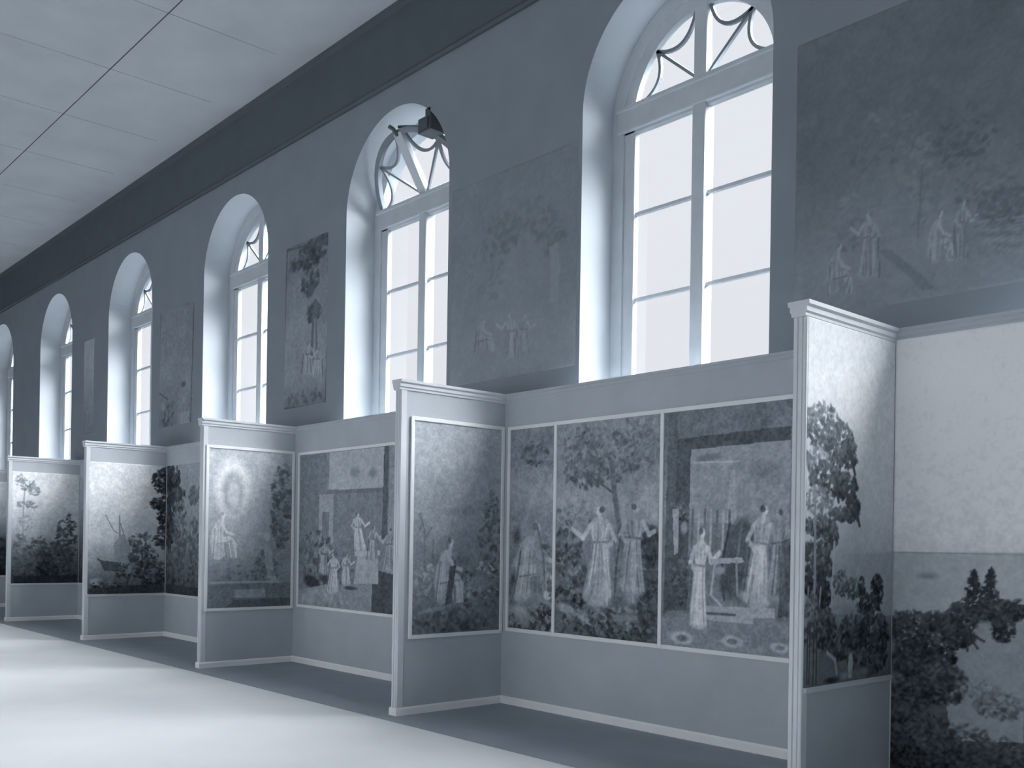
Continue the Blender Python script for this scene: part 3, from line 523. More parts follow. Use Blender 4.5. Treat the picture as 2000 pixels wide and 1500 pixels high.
mural('scene_right', 'back', -0.211, (-4.976, -3.15, 0.7, 2.56), 0.007, [(0.638, 0.58), (0.944, 0.58), (1.325, 0.56), (1.859, 0.62), (2.353, 0.56), (2.543, 0.55)], [
    ('p', [(-4.915, 2.532), (-4.823, 2.534), (-4.852, 1.002), (-4.945, 0.958)], 0.5, 1.0), ('p', [(-4.827, 2.33), (-3.817, 2.356), (-3.818, 2.258), (-4.694, 2.239), (-4.716, 1.086), (-4.851, 1.062)], 0.46, 1.0), ('p', [(-4.694, 2.239), (-3.818, 2.258), (-3.829, 1.653), (-4.705, 1.679)], 0.66, 1.0),
    ('e', -4.526, 2.17, 0.142, 0.039, 0.1, 0.56, 0.6, 1.0), ('e', -4.032, 2.046, 0.214, 0.096, 0.0, 0.56, 0.9, 0.7), ('l', [(-4.672, 2.139), (-4.25, 2.126)], 0.009, 0.74, 1.0),
    ('p', [(-4.323, 2.067), (-4.287, 2.064), (-4.276, 1.666), (-4.358, 1.669)], 0.72, 1.0), ('e', -4.345, 1.859, 0.32, 0.152, 0.0, 0.64, 0.9, 0.5), ('l', [(-4.668, 1.776), (-4.674, 1.481)], 0.013, 0.54, 1.0),
    ('l', [(-4.61, 1.774), (-4.616, 1.481)], 0.013, 0.72, 1.0), ('l', [(-4.553, 1.772), (-4.558, 1.48)], 0.013, 0.54, 1.0), ('l', [(-4.496, 1.769), (-4.501, 1.479)], 0.013, 0.72, 1.0),
    ('l', [(-4.44, 1.767), (-4.445, 1.479)], 0.013, 0.54, 1.0), ('l', [(-4.384, 1.765), (-4.389, 1.478)], 0.013, 0.72, 1.0), ('l', [(-4.329, 1.763), (-4.334, 1.478)], 0.013, 0.54, 1.0),
    ('l', [(-4.275, 1.761), (-4.28, 1.477)], 0.012, 0.72, 1.0), ('f', -4.778, 1.721, 0.09, 0.103, 0.48, 50, 0.027, 0.14, 0.8), ('p', [(-4.868, 1.784), (-4.807, 1.782), (-4.803, 1.443), (-4.844, 1.423)], 0.7, 1.0),
    ('e', -4.75, 1.641, 0.045, 0.063, 0.0, 0.68, 0.5, 1.0), ('p', [(-4.936, 1.403), (-4.656, 1.422), (-4.663, 1.009), (-4.944, 0.979)], 0.44, 0.8), ('f', -4.762, 1.244, 0.109, 0.199, 0.48, 70, 0.027, 0.1, 0.8),
    ('e', -4.234, 1.514, 0.152, 0.241, -0.25, 0.46, 0.35, 0.9), ('e', -4.266, 1.25, 0.162, 0.189, 0.0, 0.46, 0.4, 0.9), ('l', [(-4.326, 1.668), (-4.391, 1.363), (-4.368, 1.096)], 0.013, 0.4, 1.0),
    ('l', [(-4.213, 1.702), (-4.264, 1.364)], 0.012, 0.54, 1.0), ('p', [(-4.96, 0.937), (-3.799, 0.968), (-3.796, 0.681), (-4.965, 0.694)], 0.6, 1.0), ('p', [(-4.585, 1.043), (-3.93, 1.065), (-3.931, 0.992), (-4.111, 0.984), (-4.112, 0.932), (-4.587, 0.941)], 0.7, 1.0),
    ('l', [(-4.567, 0.989), (-4.27, 0.993)], 0.013, 0.48, 1.0), ('e', -4.756, 0.783, 0.129, 0.06, 0.0, 0.74, 0.3, 1.0), ('e', -4.756, 0.783, 0.069, 0.032, 0.0, 0.54, 0.4, 1.0),
    ('e', -4.292, 0.795, 0.117, 0.053, 0.0, 0.72, 0.3, 1.0), ('e', -4.292, 0.795, 0.059, 0.027, 0.0, 0.54, 0.4, 1.0), ('e', -3.885, 0.783, 0.091, 0.044, 0.0, 0.72, 0.4, 1.0),
    ('e', -3.885, 0.783, 0.046, 0.022, 0.0, 0.56, 0.4, 1.0), ('e', -4.602, 0.91, 0.09, 0.059, 0.0, 0.745, 0.35, 0.9), ('e', -4.603, 0.939, 0.089, 0.058, 0.0, 0.768, 0.35, 0.9),
    ('e', -4.604, 0.969, 0.087, 0.057, 0.0, 0.766, 0.35, 0.9), ('e', -4.605, 0.999, 0.086, 0.056, 0.0, 0.771, 0.35, 0.9), ('e', -4.606, 1.028, 0.085, 0.055, 0.0, 0.745, 0.35, 0.9),
    ('e', -4.607, 1.058, 0.083, 0.054, 0.0, 0.784, 0.35, 0.9), ('e', -4.607, 1.058, 0.083, 0.054, 0.0, 0.76, 0.35, 0.9), ('e', -4.607, 1.094, 0.08, 0.052, 0.0, 0.746, 0.35, 0.9),
    ('e', -4.606, 1.13, 0.076, 0.05, 0.0, 0.757, 0.35, 0.9), ('e', -4.606, 1.166, 0.073, 0.047, 0.0, 0.734, 0.35, 0.9), ('e', -4.605, 1.202, 0.069, 0.045, 0.0, 0.774, 0.35, 0.9),
    ('e', -4.604, 1.238, 0.066, 0.043, 0.0, 0.774, 0.35, 0.9), ('e', -4.604, 1.238, 0.066, 0.043, 0.0, 0.776, 0.35, 0.9), ('e', -4.602, 1.261, 0.064, 0.041, 0.0, 0.786, 0.35, 0.9),
    ('e', -4.599, 1.285, 0.062, 0.04, 0.0, 0.763, 0.35, 0.9), ('e', -4.596, 1.308, 0.059, 0.039, 0.0, 0.778, 0.35, 0.9), ('e', -4.594, 1.332, 0.057, 0.039, 0.0, 0.76, 0.35, 0.9),
    ('e', -4.591, 1.355, 0.055, 0.039, 0.0, 0.738, 0.35, 0.9), ('e', -4.591, 1.355, 0.055, 0.039, 0.0, 0.788, 0.35, 0.9), ('e', -4.59, 1.38, 0.058, 0.039, 0.0, 0.771, 0.35, 0.9),
    ('e', -4.588, 1.405, 0.061, 0.04, 0.0, 0.758, 0.35, 0.9), ('e', -4.587, 1.43, 0.063, 0.041, 0.0, 0.768, 0.35, 0.9), ('e', -4.586, 1.455, 0.066, 0.043, 0.0, 0.734, 0.35, 0.9),
    ('e', -4.584, 1.48, 0.069, 0.045, 0.0, 0.761, 0.35, 0.9), ('e', -4.584, 1.48, 0.069, 0.045, 0.0, 0.765, 0.35, 0.9), ('e', -4.584, 1.486, 0.066, 0.043, 0.0, 0.78, 0.35, 0.9),
    ('e', -4.583, 1.493, 0.062, 0.04, 0.0, 0.77, 0.35, 0.9), ('e', -4.583, 1.499, 0.059, 0.039, 0.0, 0.749, 0.35, 0.9), ('e', -4.583, 1.505, 0.055, 0.039, 0.0, 0.787, 0.35, 0.9),
    ('e', -4.582, 1.511, 0.052, 0.039, 0.0, 0.785, 0.35, 0.9), ('l', [(-4.634, 1.324), (-4.653, 1.218), (-4.669, 1.111), (-4.68, 1.004), (-4.688, 0.898)], 0.012, 0.66, 0.7), ('l', [(-4.624, 1.324), (-4.643, 1.218), (-4.658, 1.111), (-4.668, 1.005), (-4.674, 0.898)], 0.012, 0.82, 0.7),
    ('l', [(-4.614, 1.324), (-4.615, 1.218), (-4.621, 1.112), (-4.632, 1.006), (-4.646, 0.9)], 0.012, 0.82, 0.7), ('l', [(-4.603, 1.324), (-4.605, 1.218), (-4.61, 1.113), (-4.619, 1.007), (-4.63, 0.9)], 0.012, 0.82, 0.7), ('l', [(-4.593, 1.324), (-4.603, 1.218), (-4.61, 1.113), (-4.612, 1.007), (-4.611, 0.901)], 0.012, 0.86, 0.7),
    ('l', [(-4.582, 1.324), (-4.586, 1.219), (-4.588, 1.113), (-4.59, 1.008), (-4.591, 0.902)], 0.012, 0.84, 0.7), ('l', [(-4.572, 1.324), (-4.576, 1.219), (-4.575, 1.114), (-4.571, 1.008), (-4.562, 0.904)], 0.012, 0.84, 0.7), ('l', [(-4.562, 1.324), (-4.562, 1.219), (-4.559, 1.114), (-4.554, 1.009), (-4.546, 0.904)], 0.012, 0.66, 0.7),
    ('l', [(-4.551, 1.324), (-4.552, 1.219), (-4.549, 1.114), (-4.542, 1.01), (-4.532, 0.905)], 0.012, 0.86, 0.7), ('l', [(-4.632, 1.496), (-4.635, 1.461), (-4.634, 1.426), (-4.629, 1.391), (-4.619, 1.355)], 0.012, 0.84, 0.7), ('l', [(-4.601, 1.496), (-4.605, 1.461), (-4.606, 1.426), (-4.604, 1.39), (-4.598, 1.355)], 0.012, 0.84, 0.7),
    ('l', [(-4.569, 1.496), (-4.567, 1.461), (-4.567, 1.426), (-4.571, 1.39), (-4.577, 1.355)], 0.012, 0.84, 0.7), ('l', [(-4.539, 1.495), (-4.538, 1.46), (-4.541, 1.425), (-4.547, 1.39), (-4.557, 1.355)], 0.012, 0.84, 0.7), ('l', [(-4.654, 1.355), (-4.622, 1.352), (-4.591, 1.349), (-4.56, 1.347), (-4.53, 1.344)], 0.012, 0.63, 0.7),
    ('l', [(-4.525, 1.487), (-4.487, 1.379), (-4.416, 1.448)], 0.026, 0.86, 0.85), ('l', [(-4.643, 1.489), (-4.684, 1.371), (-4.636, 1.3)], 0.026, 0.81, 0.8), ('l', [(-4.582, 1.515), (-4.571, 1.601)], 0.026, 0.82, 0.9),
    ('e', -4.571, 1.601, 0.028, 0.041, 0.0, 0.87, 0.35, 1.0), ('e', -4.586, 1.612, 0.025, 0.036, -0.3, 0.46, 0.5, 0.85), ('l', [(-4.556, 1.61), (-4.55, 1.61)], 0.006, 0.68, 0.6),
    ('l', [(-4.682, 1.355), (-4.686, 1.237), (-4.695, 1.118), (-4.71, 0.999), (-4.73, 0.88)], 0.014, 0.56, 0.7), ('e', -4.073, 1.108, 0.112, 0.077, 0.0, 0.733, 0.35, 0.9), ('e', -4.074, 1.136, 0.11, 0.076, 0.0, 0.727, 0.35, 0.9),
    ('e', -4.075, 1.165, 0.109, 0.075, 0.0, 0.726, 0.35, 0.9), ('e', -4.076, 1.193, 0.107, 0.074, 0.0, 0.715, 0.35, 0.9), ('e', -4.077, 1.221, 0.105, 0.072, 0.0, 0.719, 0.35, 0.9),
    ('e', -4.078, 1.249, 0.104, 0.071, 0.0, 0.765, 0.35, 0.9), ('e', -4.078, 1.249, 0.104, 0.071, 0.0, 0.72, 0.35, 0.9), ('e', -4.076, 1.283, 0.099, 0.068, 0.0, 0.754, 0.35, 0.9),
    ('e', -4.075, 1.317, 0.095, 0.065, 0.0, 0.727, 0.35, 0.9), ('e', -4.074, 1.351, 0.091, 0.062, 0.0, 0.745, 0.35, 0.9), ('e', -4.073, 1.385, 0.086, 0.059, 0.0, 0.752, 0.35, 0.9),
    ('e', -4.071, 1.419, 0.082, 0.056, 0.0, 0.762, 0.35, 0.9), ('e', -4.071, 1.419, 0.082, 0.056, 0.0, 0.75, 0.35, 0.9), ('e', -4.068, 1.442, 0.079, 0.054, 0.0, 0.767, 0.35, 0.9),
    ('e', -4.064, 1.464, 0.077, 0.053, 0.0, 0.713, 0.35, 0.9), ('e', -4.06, 1.486, 0.074, 0.051, 0.0, 0.766, 0.35, 0.9), ('e', -4.057, 1.508, 0.071, 0.049, 0.0, 0.755, 0.35, 0.9),
    ('e', -4.053, 1.53, 0.069, 0.047, 0.0, 0.76, 0.35, 0.9), ('e', -4.053, 1.53, 0.069, 0.047, 0.0, 0.71, 0.35, 0.9), ('e', -4.051, 1.554, 0.072, 0.05, 0.0, 0.747, 0.35, 0.9),
    ('e', -4.049, 1.577, 0.076, 0.052, 0.0, 0.753, 0.35, 0.9), ('e', -4.047, 1.601, 0.079, 0.054, 0.0, 0.749, 0.35, 0.9), ('e', -4.045, 1.625, 0.082, 0.057, 0.0, 0.73, 0.35, 0.9),
    ('e', -4.043, 1.648, 0.086, 0.059, 0.0, 0.75, 0.35, 0.9), ('e', -4.043, 1.648, 0.086, 0.059, 0.0, 0.768, 0.35, 0.9), ('e', -4.042, 1.654, 0.081, 0.056, 0.0, 0.745, 0.35, 0.9),
    ('e', -4.042, 1.66, 0.077, 0.053, 0.0, 0.755, 0.35, 0.9), ('e', -4.041, 1.666, 0.073, 0.05, 0.0, 0.742, 0.35, 0.9), ('e', -4.041, 1.672, 0.069, 0.047, 0.0, 0.769, 0.35, 0.9),
    ('e', -4.04, 1.678, 0.064, 0.044, 0.0, 0.718, 0.35, 0.9), ('l', [(-4.107, 1.501), (-4.132, 1.401), (-4.155, 1.3), (-4.176, 1.199), (-4.196, 1.097)], 0.011, 0.64, 0.7), ('l', [(-4.094, 1.501), (-4.12, 1.401), (-4.141, 1.3), (-4.158, 1.199), (-4.169, 1.098)], 0.011, 0.84, 0.7),
    ('l', [(-4.081, 1.501), (-4.085, 1.401), (-4.094, 1.301), (-4.108, 1.2), (-4.127, 1.099)], 0.011, 0.8, 0.7), ('l', [(-4.068, 1.501), (-4.071, 1.401), (-4.078, 1.301), (-4.09, 1.201), (-4.106, 1.1)], 0.011, 0.82, 0.7), ('l', [(-4.056, 1.501), (-4.055, 1.401), (-4.059, 1.301), (-4.065, 1.201), (-4.076, 1.101)], 0.011, 0.84, 0.7),
    ('l', [(-4.043, 1.501), (-4.04, 1.401), (-4.041, 1.301), (-4.045, 1.201), (-4.052, 1.101)], 0.011, 0.84, 0.7), ('l', [(-4.03, 1.5), (-4.038, 1.401), (-4.042, 1.301), (-4.04, 1.201), (-4.032, 1.102)], 0.011, 0.84, 0.7), ('l', [(-4.017, 1.5), (-4.008, 1.401), (-4.004, 1.301), (-4.005, 1.202), (-4.012, 1.103)], 0.011, 0.8, 0.7),
    ('l', [(-4.004, 1.5), (-3.994, 1.401), (-3.987, 1.302), (-3.981, 1.203), (-3.978, 1.104)], 0.011, 0.64, 0.7), ('l', [(-4.102, 1.665), (-4.096, 1.631), (-4.092, 1.598), (-4.089, 1.564), (-4.088, 1.531)], 0.011, 0.64, 0.7), ('l', [(-4.063, 1.664), (-4.07, 1.631), (-4.073, 1.597), (-4.07, 1.564), (-4.062, 1.53)], 0.011, 0.64, 0.7),
    ('l', [(-4.024, 1.662), (-4.031, 1.629), (-4.036, 1.596), (-4.037, 1.563), (-4.036, 1.53)], 0.011, 0.64, 0.7), ('l', [(-3.986, 1.661), (-3.985, 1.628), (-3.989, 1.595), (-3.998, 1.562), (-4.01, 1.53)], 0.011, 0.82, 0.7), ('l', [(-4.131, 1.531), (-4.092, 1.528), (-4.053, 1.525), (-4.015, 1.521), (-3.977, 1.518)], 0.011, 0.61, 0.7),
    ('l', [(-3.97, 1.654), (-3.924, 1.55), (-3.835, 1.613)], 0.024, 0.84, 0.85), ('l', [(-4.116, 1.658), (-4.169, 1.547), (-4.109, 1.479)], 0.024, 0.79, 0.8), ('l', [(-4.039, 1.681), (-4.024, 1.762)], 0.024, 0.8, 0.9),
    ('e', -4.024, 1.762, 0.034, 0.038, 0.0, 0.85, 0.35, 1.0), ('e', -4.043, 1.773, 0.031, 0.034, -0.3, 0.4, 0.5, 0.85), ('l', [(-4.006, 1.77), (-3.998, 1.77)], 0.006, 0.66, 0.6),
    ('l', [(-4.166, 1.532), (-4.174, 1.42), (-4.188, 1.307), (-4.208, 1.195), (-4.233, 1.081)], 0.013, 0.54, 0.7), ('e', -3.925, 1.165, 0.087, 0.061, 0.0, 0.629, 0.35, 0.9), ('e', -3.922, 1.189, 0.086, 0.06, 0.0, 0.593, 0.35, 0.9),
    ('e', -3.919, 1.214, 0.084, 0.059, 0.0, 0.643, 0.35, 0.9), ('e', -3.916, 1.239, 0.083, 0.058, 0.0, 0.607, 0.35, 0.9), ('e', -3.913, 1.264, 0.082, 0.057, 0.0, 0.612, 0.35, 0.9),
    ('e', -3.91, 1.288, 0.08, 0.056, 0.0, 0.601, 0.35, 0.9), ('e', -3.91, 1.288, 0.08, 0.056, 0.0, 0.624, 0.35, 0.9), ('e', -3.908, 1.318, 0.077, 0.054, 0.0, 0.619, 0.35, 0.9),
    ('e', -3.906, 1.348, 0.073, 0.051, 0.0, 0.602, 0.35, 0.9), ('e', -3.904, 1.378, 0.07, 0.049, 0.0, 0.598, 0.35, 0.9), ('e', -3.902, 1.407, 0.067, 0.047, 0.0, 0.603, 0.35, 0.9),
    ('e', -3.9, 1.437, 0.063, 0.044, 0.0, 0.623, 0.35, 0.9), ('e', -3.9, 1.437, 0.063, 0.044, 0.0, 0.627, 0.35, 0.9), ('e', -3.901, 1.457, 0.061, 0.043, 0.0, 0.626, 0.35, 0.9),
    ('e', -3.902, 1.476, 0.059, 0.041, 0.0, 0.599, 0.35, 0.9), ('e', -3.903, 1.496, 0.057, 0.04, 0.0, 0.591, 0.35, 0.9), ('e', -3.904, 1.515, 0.055, 0.039, 0.0, 0.619, 0.35, 0.9),
    ('e', -3.905, 1.534, 0.053, 0.037, 0.0, 0.643, 0.35, 0.9), ('e', -3.905, 1.534, 0.053, 0.037, 0.0, 0.605, 0.35, 0.9), ('e', -3.905, 1.555, 0.056, 0.039, 0.0, 0.637, 0.35, 0.9),
    ('e', -3.905, 1.576, 0.059, 0.041, 0.0, 0.637, 0.35, 0.9), ('e', -3.904, 1.597, 0.061, 0.043, 0.0, 0.61, 0.35, 0.9), ('e', -3.904, 1.617, 0.064, 0.045, 0.0, 0.645, 0.35, 0.9),
    ('e', -3.904, 1.638, 0.067, 0.047, 0.0, 0.626, 0.35, 0.9), ('e', -3.904, 1.638, 0.067, 0.047, 0.0, 0.619, 0.35, 0.9), ('e', -3.903, 1.643, 0.063, 0.044, 0.0, 0.648, 0.35, 0.9),
    ('e', -3.903, 1.648, 0.06, 0.042, 0.0, 0.598, 0.35, 0.9), ('e', -3.903, 1.654, 0.057, 0.04, 0.0, 0.632, 0.35, 0.9), ('e', -3.903, 1.659, 0.053, 0.037, 0.0, 0.626, 0.35, 0.9),
    ('e', -3.903, 1.664, 0.05, 0.035, 0.0, 0.613, 0.35, 0.9), ('l', [(-3.866, 1.508), (-3.855, 1.421), (-3.846, 1.334), (-3.839, 1.247), (-3.833, 1.16)], 0.01, 0.52, 0.7), ('l', [(-3.876, 1.508), (-3.871, 1.421), (-3.867, 1.334), (-3.862, 1.247), (-3.858, 1.16)], 0.01, 0.72, 0.7),
    ('l', [(-3.886, 1.508), (-3.885, 1.421), (-3.883, 1.334), (-3.881, 1.246), (-3.877, 1.159)], 0.01, 0.68, 0.7), ('l', [(-3.896, 1.508), (-3.892, 1.421), (-3.891, 1.334), (-3.893, 1.246), (-3.897, 1.159)], 0.01, 0.5, 0.7), ('l', [(-3.906, 1.509), (-3.901, 1.421), (-3.901, 1.334), (-3.905, 1.246), (-3.915, 1.158)], 0.01, 0.5, 0.7),
    ('l', [(-3.916, 1.509), (-3.923, 1.421), (-3.929, 1.333), (-3.934, 1.246), (-3.937, 1.158)], 0.01, 0.7, 0.7), ('l', [(-3.926, 1.509), (-3.932, 1.421), (-3.939, 1.333), (-3.948, 1.246), (-3.958, 1.157)], 0.01, 0.5, 0.7), ('l', [(-3.936, 1.509), (-3.943, 1.421), (-3.952, 1.333), (-3.962, 1.245), (-3.975, 1.157)], 0.01, 0.7, 0.7),
    ('l', [(-3.946, 1.509), (-3.955, 1.421), (-3.967, 1.333), (-3.981, 1.245), (-3.997, 1.157)], 0.01, 0.72, 0.7), ('l', [(-3.857, 1.65), (-3.862, 1.621), (-3.868, 1.592), (-3.873, 1.563), (-3.879, 1.534)], 0.01, 0.52, 0.7), ('l', [(-3.887, 1.65), (-3.897, 1.622), (-3.902, 1.593), (-3.903, 1.564), (-3.899, 1.534)], 0.01, 0.7, 0.7),
    ('l', [(-3.917, 1.651), (-3.914, 1.622), (-3.914, 1.593), (-3.915, 1.564), (-3.919, 1.535)], 0.01, 0.7, 0.7), ('l', [(-3.947, 1.652), (-3.947, 1.623), (-3.945, 1.594), (-3.943, 1.564), (-3.939, 1.535)], 0.01, 0.7, 0.7), ('l', [(-3.846, 1.533), (-3.875, 1.532), (-3.905, 1.53), (-3.936, 1.528), (-3.966, 1.526)], 0.01, 0.49, 0.7),
    ('l', [(-3.961, 1.646), (-4.006, 1.556), (-4.074, 1.616)], 0.021, 0.72, 0.85), ('l', [(-3.847, 1.643), (-3.816, 1.546), (-3.866, 1.489)], 0.021, 0.67, 0.8), ('l', [(-3.903, 1.667), (-3.909, 1.739)], 0.021, 0.68, 0.9),
    ('e', -3.909, 1.739, 0.027, 0.034, 0.0, 0.73, 0.35, 1.0), ('e', -3.894, 1.747, 0.024, 0.03, 0.3, 0.4, 0.5, 0.85), ('l', [(-3.922, 1.747), (-3.928, 1.747)], 0.005, 0.54, 0.6),
    ('l', [(-3.819, 1.533), (-3.817, 1.437), (-3.814, 1.34), (-3.81, 1.244), (-3.806, 1.148)], 0.011, 0.42, 0.7), ('e', -4.143, 1.132, 0.131, 0.052, -0.2, 0.72, 0.6, 0.9), ('e', -4.047, 1.157, 0.06, 0.089, 0.0, 0.7, 0.6, 0.9),
    ('l', [(-4.153, 1.087), (-4.114, 1.289)], 0.012, 0.6, 0.6), ('l', [(-4.066, 1.105), (-4.071, 1.29)], 0.012, 0.84, 0.6), ('p', [(-4.503, 1.402), (-4.218, 1.42), (-4.192, 1.382), (-4.494, 1.363)], 0.72, 1.0),
    ('l', [(-4.456, 1.363), (-4.489, 1.131), (-4.397, 1.057)], 0.013, 0.72, 1.0), ('e', -4.411, 1.317, 0.065, 0.038, 0.0, 0.66, 0.4, 1.0), ('l', [(-4.263, 1.382), (-4.25, 1.137)], 0.012, 0.66, 1.0),
    ('e', -4.339, 1.211, 0.091, 0.13, 0.0, 0.46, 0.7, 1.0), ('p', [(-3.88, 1.546), (-3.81, 1.562), (-3.819, 1.004), (-3.906, 1.0)], 0.42, 0.7), ('p', [(-3.751, 2.402), (-3.203, 2.409), (-3.23, 0.689), (-3.78, 0.682)], 0.5, 0.6)],
    'white-bordered scene of figures before a dark doorway, right of three on the long partition', border=0.034, bpos='LR', seed=5, group='three white-bordered scenes on the long back partition', contrast=1.35)
